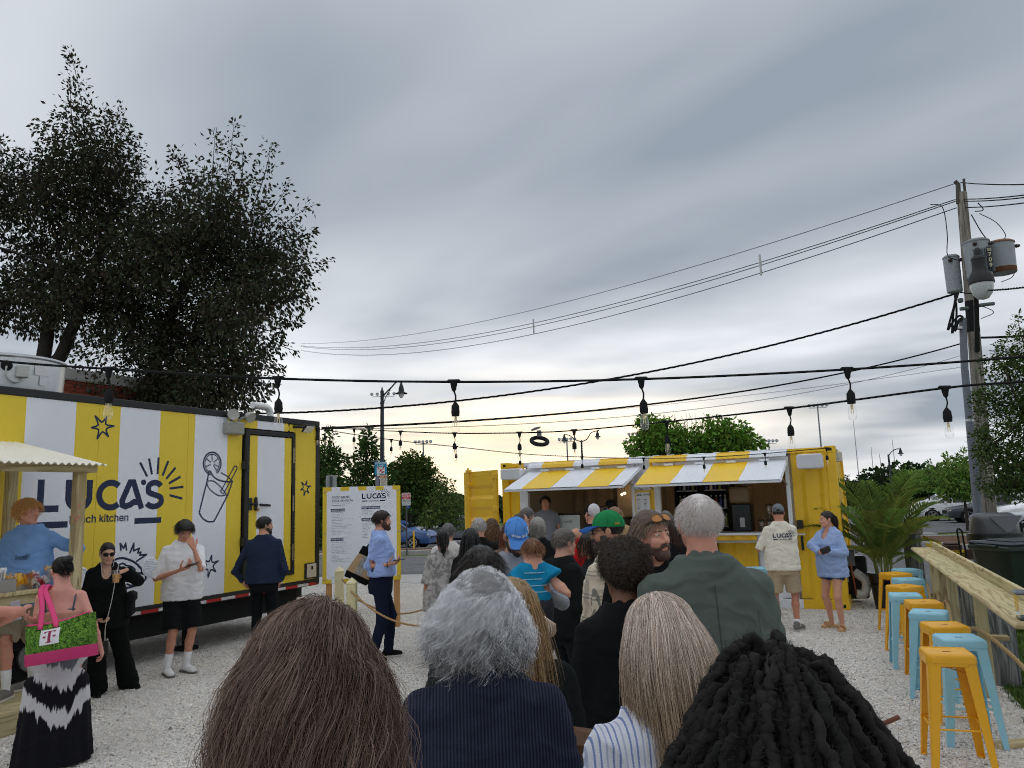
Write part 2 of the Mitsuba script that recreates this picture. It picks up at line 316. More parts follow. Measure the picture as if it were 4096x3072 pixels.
# ------------------------------------------------------------------ lettering shared by the signs
NAVY = lin(24,38,72)
def stroke(P,w,closed=False,smooth=0,cap=2):
 P = np.asarray(P,float)
 if closed: P = np.vstack([P,P[:1]])
 if smooth: P = spline(P,smooth)
 return LineString(P).buffer(w / 2,cap_style=cap,join_style=1 if smooth or cap == 1 else 2,resolution=6)
def arc(cx,cy,rx,ry,a0,a1,n=28):
 t = np.radians(np.linspace(a0,a1,n)); return np.column_stack([cx + rx * np.cos(t),cy + ry * np.sin(t)])
def logo():
 """The LUCA'S wordmark with its rising sun: letters one unit high, baseline at 0."""
 w = 0.205; L = []
 L.append(stroke([(0.1,1.0),(0.1,0.1),(0.68,0.1)],w))
 L.append(stroke(np.vstack([[(0.98,1.0)],arc(1.33,0.43,0.35,0.33,180,360),[(1.68,1.0)]]),w))
 L.append(stroke(arc(2.44,0.5,0.42,0.41,48,312),w))
 L.append(stroke(np.vstack([[(3.62,0.02)],[(3.27,0.93)],[(3.14,0.93)],[(2.86,0.30)],[(2.88,0.16)],[(3.0,0.11)],[(3.16,0.16)],[(3.32,0.26)],[(3.49,0.24)]]),w))
 L.append(Point(3.66,0.93).buffer(0.10))
 s = np.vstack([arc(4.12,0.71,0.27,0.21,25,175,14),[(3.87,0.60)],[(3.98,0.535)],[(4.14,0.49)],[(4.32,0.43)],arc(4.10,0.29,0.31,0.21,30,-155,16)])
 L.append(stroke(s,w))
 rays = [stroke([a,b],0.085) for a,b in (((3.49,1.62),(3.79,1.14)),((3.84,1.77),(3.98,1.21)),((4.23,1.82),(4.21,1.22)),((4.64,1.70),(4.42,1.17)),((4.96,1.47),(4.58,1.06)),((5.19,1.14),(4.70,0.90)),((5.33,0.77),(4.74,0.71)),((5.30,0.34),(4.74,0.47)))]
 bars = [stroke([(0.0,-0.4),(1.0,-0.4)],0.2),stroke([(3.36,-0.4),(4.42,-0.4)],0.2)]
 return shapely.union_all(L),rays,bars
def text(s,h,depth=0.002,bold=False,align='left'):
 m = meshkit.text_mesh(s,h,depth,bold); v = np.array(m.vertices)
 if align == 'center': v[:,0] -= (v[:,0].min() + v[:,0].max()) / 2
 if align == 'right': v[:,0] -= v[:,0].max()
 return trimesh.Trimesh(v,m.faces,process=False)
LG = logo(); LGN = ('logo_lettering','logo_rays','logo_bar','logo_bar','lettering')
ORD = ['first','second','third','fourth','fifth','sixth','seventh','eighth','ninth','tenth','eleventh']
def logo_meshes(h,depth=0.002,words=True):
 """(letters and dot, rays, bars, small words) at letter height h, the wordmark's lower left at the origin."""
 sc = lambda g: affinity.scale(g,h,h,origin=(0,0))
 lt,ry,br = extr(sc(LG[0]),depth),cat([extr(sc(g),depth) for g in LG[1]]),[extr(sc(g),depth) for g in LG[2]]
 wd = None
 if words:
  wd = text('beach kitchen',h * 0.23,depth,True); v = np.array(wd.vertices); v[:,0] *= 0.95; v += [1.22 * h,-0.50 * h,0]; wd = trimesh.Trimesh(v,wd.faces,process=False)
 return lt,ry,br[0],br[1],wd

# ------------------------------------------------------------------ the striped kitchen trailer
YEL,WHT = lin(228,200,58),lin(228,231,238)
e1 = nrm([0.4354,0.9002,0]); nt = np.array([e1[1],-e1[0],0]); UP = v3(0,0,1)
TO = v3(-3.24,12.71,0)
def tp(s,z,o=0.0): return TO + e1 * s + nt * o + UP * z
def tbox(s0,s1,z0,z1,o0,o1,ch=0.004): return box(tp((s0 + s1) / 2,(z0 + z1) / 2,(o0 + o1) / 2),[s1 - s0,o1 - o0,z1 - z0],ch,ax=[e1,nt,UP])
def tflat(shape,o=0.0,d=0.0015): return place(extr(shape,d),tp(0,0,o),e1,UP)
tr = thing('food_trailer','long yellow and white striped kitchen trailer with a big navy sun logo','food trailer')
edges = [-7.92,-7.34,-6.6,-6.02,-5.44,-4.86,-4.28,-3.70,-3.12,-2.56,-1.98,-1.40,-0.83,-0.0]
def wall_panel(s0,s1):
 V,Fc,C = [],[],[]
 cuts = sorted({s0,s1,*[e for e in edges if s0 < e < s1]})
 for a,b in zip(cuts,cuts[1:]):
  idx = sum(1 for e in edges if e <= a + 1e-6) - 1
  m = tbox(a,b,0.745,3.20,-0.03,0.0,0); n = len(m.vertices)
  V.append(m.vertices); Fc.append(m.faces + sum(map(len,V[:-1]))); C.append(np.tile(YEL if idx % 2 == 0 else WHT,(n,1)))
 put('wall_panel',(np.vstack(V),np.vstack(Fc)),'satin',col=np.vstack(C),parent=tr)
for s0,s1 in ((-7.9,-6.42),(-6.416,-5.202),(-5.198,-3.982),(-3.978,-2.672),(-2.668,-1.70),(-0.57,-0.09)): wall_panel(s0,s1)
# the strip of wall over and under the door
for z0,z1 in ((3.075,3.20),(0.745,0.86)):
 V,Fc,C = [],[],[]
 for a,b,w in ((-1.70,-1.40,0),(-1.40,-0.83,1),(-0.83,-0.57,0)):
  m = tbox(a,b,z0,z1,-0.03,0.0,0); Fc.append(m.faces + sum(map(len,V))); V.append(m.vertices); C.append(np.tile(WHT if w else YEL,(8,1)))
 put('wall_panel',(np.vstack(V),np.vstack(Fc)),'satin',col=np.vstack(C),parent=tr)
BLK = lin(30,30,33)
put('body_shell',cat([tbox(-7.9,-0.02,0.76,3.22,-2.2,-0.035,0.01),tbox(-7.9,-0.1,0.45,0.62,-1.9,-0.25,0.01)]),'matte',col=lin(60,60,62),parent=tr)
put('roof_trim',tbox(-7.95,0.0,3.20,3.29,-2.25,0.015,0.008),'satin',col=BLK,parent=tr)
put('corner_trim',tbox(-0.09,0.01,0.66,3.2,-0.1,0.012,0.008),'satin',col=BLK,parent=tr)
put('side_sill',tbox(-7.95,0.0,0.64,0.745,-0.08,0.006,0.004),'satin',col=BLK,parent=tr)
s = -7.9; red = True
while s < -0.1:
 w = 0.26 if red else 0.25; put('reflector_strip',tbox(s,min(s + w,-0.02),0.65,0.69,0.005,0.008,0),'plastic',col=lin(176,28,34) if red else lin(205,205,208),parent=tr); s += w; red = not red
put('skirt',cat([tbox(-7.9,-3.5,0.50,0.64,-0.16,-0.10,0),tbox(-3.5,-0.4,0.34,0.64,-0.16,-0.10,0)]),'matte',col=lin(22,22,24),parent=tr)
for s_ in (-5.4,-4.45):
 w_ = put('wheel',place(lathe([(0.0,-0.10),(0.34,-0.10),(0.36,-0.06),(0.36,0.08),(0.30,0.10),(0.2,0.07),(0.0,0.06)],28),tp(s_,0.36,-0.35),e1,UP),'matte',col=lin(24,24,25),smooth=35,parent=tr)
 put('hub',place(lathe([(0.0,0.07),(0.18,0.075),(0.17,0.1),(0.06,0.115),(0.0,0.12)],18),tp(s_,0.36,-0.35),e1,UP),'metal',col=lin(170,170,172),smooth=30,parent=w_)
for s_ in (-6.9,-2.2,-0.4): put('jack_leg',cat([tbox(s_ - 0.04,s_ + 0.04,0.05,0.64,-0.5,-0.42,0.004),tbox(s_ - 0.12,s_ + 0.12,0.0,0.05,-0.58,-0.34,0.004)]),'matte',col=BLK,parent=tr)
# door: a black frame, the striped leaf, bar lock, hinges
dk = num(tr + '__door')
fr = cat([tbox(-1.67,-1.585,0.86,3.05,-0.02,0.045,0.006),tbox(-0.66,-0.595,0.86,3.05,-0.02,0.03,0.006),tbox(-1.585,-0.66,2.985,3.05,-0.02,0.035,0.006),tbox(-1.585,-0.66,0.86,0.915,-0.02,0.035,0.006)])
V,Fc,C = [],[],[]
for a,b,w in ((-1.57,-1.40,0),(-1.40,-0.83,1),(-0.83,-0.675,0)):
 m = tbox(a,b,0.93,2.97,-0.03,0.012,0); Fc.append(m.faces + sum(map(len,V))); V.append(m.vertices); C.append(np.tile(WHT if w else YEL,(8,1)))
scene[dk] = colored(trimesh.Trimesh(np.vstack(V),np.vstack(Fc),process=False),'satin',np.vstack(C))
scene[num(dk + '__frame')] = colored(fr,'satin',BLK)
hd = cat([tbox(-1.6,-1.52,1.87,2.05,0.012,0.05,0.01),tbox(-1.47,-1.41,1.86,2.06,0.012,0.06,0.02),tube([tp(-1.56,1.96,0.05),tp(-1.44,1.955,0.07)],0.016),tube([tp(-1.38,1.945,0.06),tp(-1.18,1.93,0.06)],0.019)])
put('handle',hd,'satin',col=lin(25,25,27),parent=dk); put('padlock',box(tp(-1.41,1.87,0.05),[0.035,0.02,0.045],0.004,ax=[e1,nt,UP]),'metal',col=lin(190,150,70),parent=dk)
for z in (2.52,1.42): put('hinge',cat([tbox(-1.71,-1.6,z - 0.06,z + 0.06,0.0,0.06,0.006),tube([tp(-1.66,z - 0.08,0.06),tp(-1.66,z + 0.08,0.06)],0.015)]),'satin',col=BLK,parent=dk)
for z in (2.7,1.95,1.2): put('hinge',tube([tp(-0.645,z - 0.12,0.035),tp(-0.645,z + 0.12,0.035)],0.013),'metal',col=lin(150,145,130),parent=dk)
# printed graphics, a vinyl film's thickness proud of the wall
lt,ry,br,br2,_ = logo_meshes(0.36,0.0015,False)
gs = lambda m,o=0.0008: trimesh.Trimesh(place(m,tp(-4.68,1.935,o),e1,UP).vertices,m.faces,process=False)
def scaled(m): v = np.array(m.vertices); v[:,0] *= 1.02; return trimesh.Trimesh(v,m.faces,process=False)
put('logo_lettering',gs(scaled(lt)),'satin',col=NAVY,parent=tr); put('logo_rays',gs(scaled(ry)),'satin',col=NAVY,parent=tr); put('logo_bar',gs(scaled(br)),'satin',col=NAVY,parent=tr); put('logo_bar',gs(scaled(br2)),'satin',col=NAVY,parent=tr)
m = text('beach kitchen',0.085,0.0015,True); put('lettering',place(m,tp(-4.30,1.80,0.0008),e1,UP),'satin',col=NAVY,parent=tr)
def star(cx,cz,r,w=0.022,rot=0.0):
 P = []
 for k in range(12):
  a = math.radians(rot + 30 * k); rr = r * (1.0 if k % 2 == 0 else 0.42) * (1.08 if k % 4 == 0 else 0.95); P.append((cx + rr * math.cos(a),cz + rr * math.sin(a)))
 return stroke(np.array(P),w,True,3,1)
for c_,z_,r_,o_ in ((-3.94,2.93,0.145,8),(-0.33,2.19,0.12,15),(-2.24,1.14,0.145,20)): put('star_print',tflat(star(c_,z_,r_,0.02,o_),0.0008),'satin',col=NAVY,parent=tr)
w = 0.022
cup = [stroke([(-2.30,2.42),(-2.33,2.28),(-2.45,1.86)],w),stroke([(-1.865,2.30),(-1.95,2.10),(-2.19,1.735)],w),stroke([(-2.45,1.86),(-2.38,1.78),(-2.28,1.735),(-2.19,1.735)],w,smooth=5),
    stroke([(-2.29,2.44),(-2.20,2.34),(-2.05,2.29),(-1.865,2.28)],w,smooth=6),stroke([(-2.09,2.41),(-1.97,2.36),(-1.87,2.29)],w * 0.8,smooth=5),
    stroke([(-2.33,2.29),(-2.22,2.29),(-2.10,2.22),(-1.98,2.11)],w * 0.8,smooth=5),stroke([(-2.335,2.27),(-2.28,2.18),(-2.12,2.09),(-1.96,2.10)],w * 0.8,smooth=5),
    stroke([(-2.08,2.15),(-1.84,2.50)],w * 0.8),stroke([(-2.02,2.13),(-1.785,2.475)],w * 0.8),stroke([(-1.845,2.50),(-1.81,2.51),(-1.785,2.475)],w * 0.8,smooth=4),stroke([(-2.10,2.16),(-2.05,2.12),(-2.0,2.13)],w * 0.7,smooth=4)]
cup += [stroke(arc(-2.245,2.535,0.155,0.155,-60,262,40),w),stroke(arc(-2.245,2.535,0.128,0.128,-58,258,36),w * 0.6)] + [stroke([(-2.245 + 0.03 * math.cos(a),2.535 + 0.03 * math.sin(a)),(-2.245 + 0.125 * math.cos(a),2.535 + 0.125 * math.sin(a))],w * 0.7) for a in np.radians([95,35,-20,150,205,-50])]
put('drink_print',tflat(shapely.union_all(cup),0.0008),'satin',col=NAVY,parent=tr)
bun = [stroke([(-3.98,1.18),(-3.93,1.28),(-3.74,1.33),(-3.60,1.355),(-3.44,1.30),(-3.34,1.22),(-3.31,1.17),(-3.36,1.15),(-3.60,1.21),(-3.98,1.18)],w * 1.2,smooth=5),stroke([(-3.98,1.12),(-3.60,1.17),(-3.30,1.14),(-3.25,1.10),(-3.28,1.05),(-3.40,1.05),(-3.6,1.08),(-3.95,1.04)],w * 1.1,smooth=5),
    stroke([(-3.95,1.02),(-3.70,0.99),(-3.47,0.995),(-3.36,1.02),(-3.335,1.06)],w * 1.2,smooth=5),stroke([(-3.70,1.22),(-3.60,1.29),(-3.53,1.26),(-3.46,1.24),(-3.40,1.19)],w,smooth=5),stroke([(-3.52,1.04),(-3.45,1.015),(-3.38,1.04)],w,smooth=4),
    stroke([(-3.615,1.45),(-3.63,1.53),(-3.58,1.47),(-3.555,1.53),(-3.54,1.45)],w,cap=1),stroke([(-3.49,1.41),(-3.44,1.52),(-3.44,1.43),(-3.36,1.455),(-3.38,1.40),(-3.335,1.405),(-3.35,1.37),(-3.255,1.37),(-3.39,1.30)],w,cap=1)]
put('sandwich_print',tflat(shapely.union_all(bun),0.0008),'satin',col=NAVY,parent=tr)
vt = num(tr + '__vent')
m = place(lathe([(0.0,0.0),(0.115,0.0),(0.12,0.012),(0.105,0.018),(0.1,0.008),(0.0,0.008)],32),tp(-3.2,1.21,0.0),e1,UP); scene[vt] = colored(m,'satin',WHT,False)
for k in range(9):
 z = 1.21 - 0.085 + k * 0.021; hw = math.sqrt(max(0.098 ** 2 - (z - 1.21) ** 2,1e-4)); put('louvre',box(tp(-3.2,z,0.014),[2 * hw,0.016,0.004],0,ax=[e1,nrm(nt - 0.8 * UP),nrm(UP + 0.8 * nt)]),'satin',col=WHT,parent=vt)
vt2 = put('vent',place(lathe([(0.0,0.0),(0.115,0.0),(0.12,0.012),(0.105,0.018),(0.1,0.008),(0.0,0.008)],32),tp(-4.14,1.18,0.0),e1,UP),'satin',col=WHT,parent=tr)
hp = put('hatch',tbox(-0.345,-0.06,0.755,1.0,0.0,0.02,0.01),'satin',col=BLK,parent=tr); put('cover',tbox(-0.31,-0.09,0.775,0.985,0.02,0.035,0.008),'satin',col=lin(205,200,185),parent=hp); put('latch',tbox(-0.22,-0.18,0.90,0.95,0.035,0.045,0.004),'satin',col=BLK,parent=hp)
em = num(tr + '__emergency_light')
m = tbox(-2.08,-1.76,2.955,3.14,0.0,0.12,0.02); scene[em] = colored(m,'satin',lin(150,150,142))
for s_,d_ in ((-1.98,nrm(nt * 0.8 - e1 * 0.5 + UP * 0.1)),(-1.66,nrm(nt * 0.9 - 0.5 * UP))):
 x_ = nrm(np.cross(UP,d_)); put('lamp_head',place(lathe([(0.0,-0.1),(0.04,-0.095),(0.075,-0.05),(0.085,0.0),(0.08,0.012),(0.06,0.005),(0.0,0.0)],20),tp(s_,3.23,0.1) + d_ * 0.03,x_,np.cross(d_,x_)),'satin',col=lin(165,165,158),smooth=40,parent=em)
put('bracket',cat([tube([tp(-1.98,3.13,0.06),tp(-1.98,3.2,0.08)],0.02),tube([tp(-1.86,3.13,0.06),tp(-1.80,3.2,0.08),tp(-1.70,3.22,0.09)],0.018)]),'satin',col=lin(120,120,115),parent=em)
fl = put('flood_light',box(tp(-0.46,3.13,0.16),[0.2,0.03,0.15],0.008,ax=[e1,nrm(nt - 0.9 * UP),nrm(UP + 0.9 * nt)]),'satin',col=lin(40,40,42),parent=tr); put('lens',box(tp(-0.46,3.115,0.176),[0.17,0.012,0.12],0.002,ax=[e1,nrm(nt - 0.9 * UP),nrm(UP + 0.9 * nt)]),'plastic',col=lin(215,215,200),parent=fl); put('arm',tube([tp(-0.62,3.16,0.0),tp(-0.6,3.15,0.12),tp(-0.5,3.14,0.15)],0.02),'satin',col=BLK,parent=fl)
put('roof_pipe',tube(spline([tp(-0.62,3.2,-0.5),tp(-0.62,3.42,-0.5),tp(-0.70,3.50,-0.5),tp(-1.0,3.515,-0.5)],6),0.055,14),'plastic',col=lin(225,225,222),smooth=40,parent=tr)

# the extractor fan standing on the trailer's roof
ef = thing('exhaust_fan','round aluminium exhaust fan drum on the trailer roof','fan')
fc = v3(-6.05,9.0,3.29)
put('drum',lathe([(0.0,0.0),(0.58,0.0),(0.60,0.10),(0.615,0.40),(0.63,0.42),(0.63,0.44),(0.60,0.45),(0.0,0.50)],48,fc),'metal',col=lin(205,208,212),smooth=30,parent=ef)
fd = nrm([0.62,-0.78,0]); fx = np.cross(UP,fd)
def onfan(u,z,o=0.0):
 a = u / 0.61; return fc + (fd * math.cos(a) + fx * math.sin(a)) * (0.612 + o) + UP * z
put('grille',place(lathe([(0.0,0.0),(0.055,0.0),(0.06,0.01),(0.0,0.012)],20),onfan(-0.05,0.30),fx,UP),'matte',col=lin(20,20,22),parent=ef)
put('switch_box',box(onfan(0.10,0.24,0.03),[0.12,0.07,0.14],0.008,ax=[fx,fd,UP]),'satin',col=lin(185,185,180),parent=ef)
put('conduit',tube(spline([onfan(-0.05,0.29,0.02),onfan(-0.05,0.18,0.05),onfan(0.02,0.11,0.05),onfan(0.09,0.13,0.04),onfan(0.1,0.18,0.03)],5),0.01),'satin',col=lin(170,170,168),smooth=True,parent=ef)
for u,z,w_,h_ in ((0.33,0.30,0.2,0.16),(0.34,0.16,0.09,0.11),(0.25,0.38,0.1,0.05)): put('sticker',box(onfan(u,z,0.0),[w_,0.004,h_],0,ax=[nrm(fx * math.cos(u / .61) - fd * math.sin(u / .61)),nrm(fd * math.cos(u / .61) + fx * math.sin(u / .61)),UP]),'satin',col=lin(212,212,215),parent=ef)

# ------------------------------------------------------------------ brick building behind the trailer
bb = thing('brick_building','red brick building with a grey coping behind the trailer roof','building')
BO = v3(-9.3,15.2,0)
def bp(s,z,o=0.0): return BO + e1 * s + nt * o + UP * z
bbox_ = lambda s0,s1,z0,z1,o0,o1,ch=0.0: box(bp((s0 + s1) / 2,(z0 + z1) / 2,(o0 + o1) / 2),[s1 - s0,o1 - o0,z1 - z0],ch,ax=[e1,nt,UP])
put('wall',bbox_(-3.0,3.4,0,4.62,-5.0,-0.02),'matte',col=lin(120,104,94),parent=bb); put('coping',bbox_(-3.1,3.5,4.62,4.86,-5.1,0.08,0.02),'concrete',parent=bb)
r = np.random.default_rng(3)
for row in range(12):
 z = 4.62 - 0.075 * (row + 1)
 for c_ in range(13):
  s_ = 0.1 + c_ * 0.222 + (0.111 if row % 2 else 0)
  put('brick',bbox_(s_,s_ + 0.21,z + 0.004,z + 0.067,-0.02,r.uniform(-0.002,0.004),0),'matte',col=lin(132,66,50) * r.uniform(0.7,1.15),parent=bb + '__wall')

# ------------------------------------------------------------------ timber serving booth
bt = thing('serving_booth','timber serving booth with a corrugated roof beside the trailer','booth')
SO = v3(-4.5,7.1,0)
def sp(s,z,o=0.0): return SO + e1 * s + nt * o + UP * z
for k in range(4): lumber('deck_board',sp(-2.2,0.185,-0.07 - 0.145 * k),sp(0.62,0.185,-0.07 - 0.145 * k),0.138,0.036,parent=bt)
for k in range(4,9): lumber('deck_board',sp(-2.2,0.185,-0.07 - 0.145 * k),sp(0.62,0.185,-0.07 - 0.145 * k),0.138,0.036,parent=bt)
lumber('deck_skirt',sp(-2.2,0.075,-0.019),sp(0.62,0.075,-0.019),0.038,0.18,parent=bt)
lumber('deck_skirt',sp(0.60,0.075,-0.04),sp(0.60,0.075,-1.3),0.038,0.18,parent=bt)
for s_,o_,h_ in ((0.535,-0.05,2.32),(0.535,-1.15,2.55),(-1.9,-0.05,2.32),(-1.9,-1.15,2.55)): lumber('post',sp(s_,0.2,o_),sp(s_,h_,o_),0.092,0.092,up=nt,parent=bt)
lumber('front_beam',sp(-2.05,2.352,0.02),sp(0.66,2.352,0.02),0.04,0.085,parent=bt)
lumber('side_beam',sp(0.60,2.35,0.0),sp(0.60,2.60,-1.25),0.04,0.09,parent=bt)
lumber('back_beam',sp(-2.05,2.57,-1.2),sp(0.6,2.57,-1.2),0.04,0.09,parent=bt)
lumber('counter_apron',sp(-2.0,1.155,-0.05),sp(0.485,1.155,-0.05),0.038,0.085,parent=bt)
s_ = 0.48
while s_ > -2.0: lumber('counter_board',sp(s_ - 0.07,1.216,0.0),sp(s_ - 0.07,1.216,-0.42),0.137,0.034,parent=bt); s_ -= 0.14
cx = np.linspace(-2.15,0.70,260); ro = np.array([0.13,-0.6,-1.35]); zz = np.array([2.385,2.54,2.70])
Vr = np.array([[sp(a,z + 0.012 * math.sin(a * 2 * math.pi / 0.07),o) for a in cx] for z,o in zip(zz,ro)]); Vr2 = Vr - UP * 0.003
def ruled(Vs):
 a,b = len(Vs),len(Vs[0]); i,j = np.meshgrid(np.arange(a - 1),np.arange(b - 1),indexing='ij')
 return trimesh.Trimesh(np.asarray(Vs).reshape(-1,3),np.vstack([np.stack([i * b + j,i * b + j + 1,(i + 1) * b + j + 1],-1).reshape(-1,3),np.stack([i * b + j,(i + 1) * b + j + 1,(i + 1) * b + j],-1).reshape(-1,3)]),process=False)
put('roof_sheet',cat([ruled(Vr),ruled(Vr2)]),'satin',col=lin(226,222,205),parent=bt,smooth=True)

# ------------------------------------------------------------------ yellow container kiosk
GOLD,CW = lin(231,186,34),lin(222,226,232)
ec = nrm([-0.9025,0.4308,0]); nc = nrm([-0.4308,-0.9025,0]); CO = v3(5.25,12.5,0)
def cp(s,z,o=0.0): return CO + ec * s + nc * o + UP * z
def cbox(s0,s1,z0,z1,o0,o1,ch=0.004): return box(cp((s0 + s1) / 2,(z0 + z1) / 2,(o0 + o1) / 2),[abs(s1 - s0),abs(o1 - o0),abs(z1 - z0)],ch,ax=[ec,nc,UP])
ct = thing('container_kiosk','yellow shipping container kiosk with two serving hatches','container')
Lc,Wc,Hc = 6.10,2.44,2.60
def corr(s0,s1,z0,z1,o,depth=0.034,pitch=0.275,inv=1):
 """Corrugated steel: trapezoid folds along s."""
 pts = []; x = s0
 while x < s1:
  for f,d in ((0.0,0.0),(0.26,0.0),(0.5,-depth),(0.76,-depth)): pts.append((x + f * pitch,d))
  x += pitch
 pts = [(min(a,s1),b) for a,b in pts if a < s1 + 1e-6] + [(s1,pts[-1][1])]
 a = [cp(x,z0,o + d * inv) for x,d in pts]; b = [cp(x,z1,o + d * inv) for x,d in pts]
 m = ruled([a,b]); a2 = [q - nc * 0.004 for q in a]; b2 = [q - nc * 0.004 for q in b]; return cat([m,ruled([b2,a2])])
YG = lambda: GOLD
for s_,o_ in ((0.02,0),(5.95,0)):
 put('corner_post',cbox(s_,s_ + 0.15,0.0,2.60,-0.17,0.015,0.01),'paint',col=GOLD,parent=ct)
 for z in (0.0,2.49): k_ = put('corner_casting',cbox(s_ - 0.01,s_ + 0.17,z,z + 0.118,-0.18,0.022,0.012),'paint',col=GOLD,parent=ct); put('slot',cbox(s_ + 0.05,s_ + 0.11,z + 0.035,z + 0.085,0.02,0.0235,0),'matte',col=lin(40,42,20),parent=k_)
put('corner_post',cbox(0.02,0.17,0,2.6,-Wc,-Wc + 0.15,0.01),'paint',col=GOLD,parent=ct); put('corner_post',cbox(5.95,6.10,0,2.6,-Wc,-Wc + 0.15,0.01),'paint',col=GOLD,parent=ct)
put('bottom_rail',cat([cbox(1.30,5.95,0.0,0.15,-0.1,0.0,0.006),cbox(0.17,0.70,0.0,0.15,-0.1,0.0,0.006)]),'paint',col=GOLD,parent=ct,label='yellow bottom rail')
put('bottom_rail',cbox(0.70,1.30,0.0,0.15,-0.1,0.0,0.006),'paint',col=CW,parent=ct,label='white stretch of the bottom rail')
for a,b,w in ((5.62,5.95,0),(5.19,5.62,1),(4.55,5.19,0),(4.05,4.55,1),(3.5,4.05,0),(3.04,3.5,1),(2.43,3.04,0),(1.92,2.43,1),(1.36,1.92,0),(0.76,1.36,1),(0.17,0.76,0)):
 put('top_rail',cbox(a,b,2.52,2.59,-0.1,0.004,0.003),'paint',col=CW if w else GOLD,parent=ct)
put('side_wall',corr(0.17,0.72,0.15,2.53,-0.008,inv=1),'paint',col=GOLD,parent=ct,label='corrugated yellow wall by the palm')
put('side_wall',corr(5.62,5.95,0.15,2.53,-0.008),'paint',col=GOLD,parent=ct,label='corrugated yellow wall at the door end')
put('side_wall',cat([corr(3.44,5.56,0.15,1.18,-0.01),corr(1.36,3.0,0.15,1.18,-0.01)]),'paint',col=GOLD,parent=ct,label='yellow wall below the hatches')
put('side_wall',corr(0.76,1.36,0.15,1.18,-0.01),'paint',col=CW,parent=ct,label='white painted wall below the hatch')
put('mid_column',corr(3.02,3.42,0.15,2.53,0.0,depth=0.02),'paint',col=CW,parent=ct)
put('column_stripe',cbox(3.07,3.13,1.2,2.5,0.0,0.006,0),'paint',col=GOLD,parent=ct)
end = []
z_ = np.linspace(-Wc + 0.15,-0.17,30)
pts = [(o,0.035 if (k // 2) % 2 else 0.0) for k,o in enumerate(np.linspace(-Wc + 0.15,-0.17,36))]
put('end_wall',ruled([[cp(0.06 + d,0.15,o) for o,d in pts],[cp(0.06 + d,2.5,o) for o,d in pts]]),'paint',col=GOLD,parent=ct)
put('end_rail',cat([cbox(0.02,0.14,2.46,2.58,-Wc + 0.15,-0.17),cbox(0.02,0.14,0.0,0.15,-Wc + 0.15,-0.17)]),'paint',col=GOLD,parent=ct)
put('back_wall',cat([corr(0.1,6.0,0.15,2.5,-Wc + 0.03,inv=-1),cbox(0.05,6.05,0.1,2.55,-Wc,-Wc + 0.015,0)]),'matte',col=lin(152,138,116),parent=ct)
put('roof',cat([cbox(0.03,6.07,2.53,2.555,-Wc,-0.1,0)] + [cbox(0.25 + 0.27 * k,0.25 + 0.27 * k + 0.13,2.55,2.60,-Wc + 0.1,0.0,0.018) for k in range(21)]),'paint',col=CW,parent=ct)
put('floor',cbox(0.05,6.05,0.1,0.16,-Wc,-0.02,0),'matte',col=lin(90,78,62),parent=ct)
for s_ in (5.55,.71): put('partition',cbox(s_,s_ + .05,0.16,2.5,-Wc + .06,-0.05,0),'matte',col=lin(150,138,118),parent=ct)
# hatch frames, counters
for a,b in ((3.42,5.60),(0.76,3.02)):
 fk = put('hatch_frame',cat([cbox(a,a + 0.06,1.18,2.47,-0.06,0.035),cbox(b - 0.06,b,1.18,2.47,-0.06,0.035),cbox(a,b,2.40,2.47,-0.06,0.034),cbox(a + 0.06,b - 0.06,1.18,1.22,-0.1,0.036)]),'paint',col=CW,parent=ct)
put('wall_strip',cat([cbox(5.56,5.72,0.15,2.45,0.0,0.012,0.002)]),'paint',col=CW,parent=ct)
put('counter',cbox(0.76,3.02,1.19,1.225,-0.45,0.03,0.004),'metal',col=lin(190,192,194),parent=ct); put('counter',cbox(3.42,5.60,1.19,1.225,-0.45,0.03,0.004),'metal',col=lin(190,192,194),parent=ct)
sh = put('serving_shelf',cbox(0.70,5.66,1.075,1.10,0.03,0.34,0.006),'metal',col=lin(188,190,192),parent=ct)
for s_ in (0.85,2.0,3.2,4.4,5.5): put('bracket',cbox(s_,s_ + 0.03,0.9,1.075,0.0,0.25,0.0),'satin',col=lin(60,60,62),parent=sh)
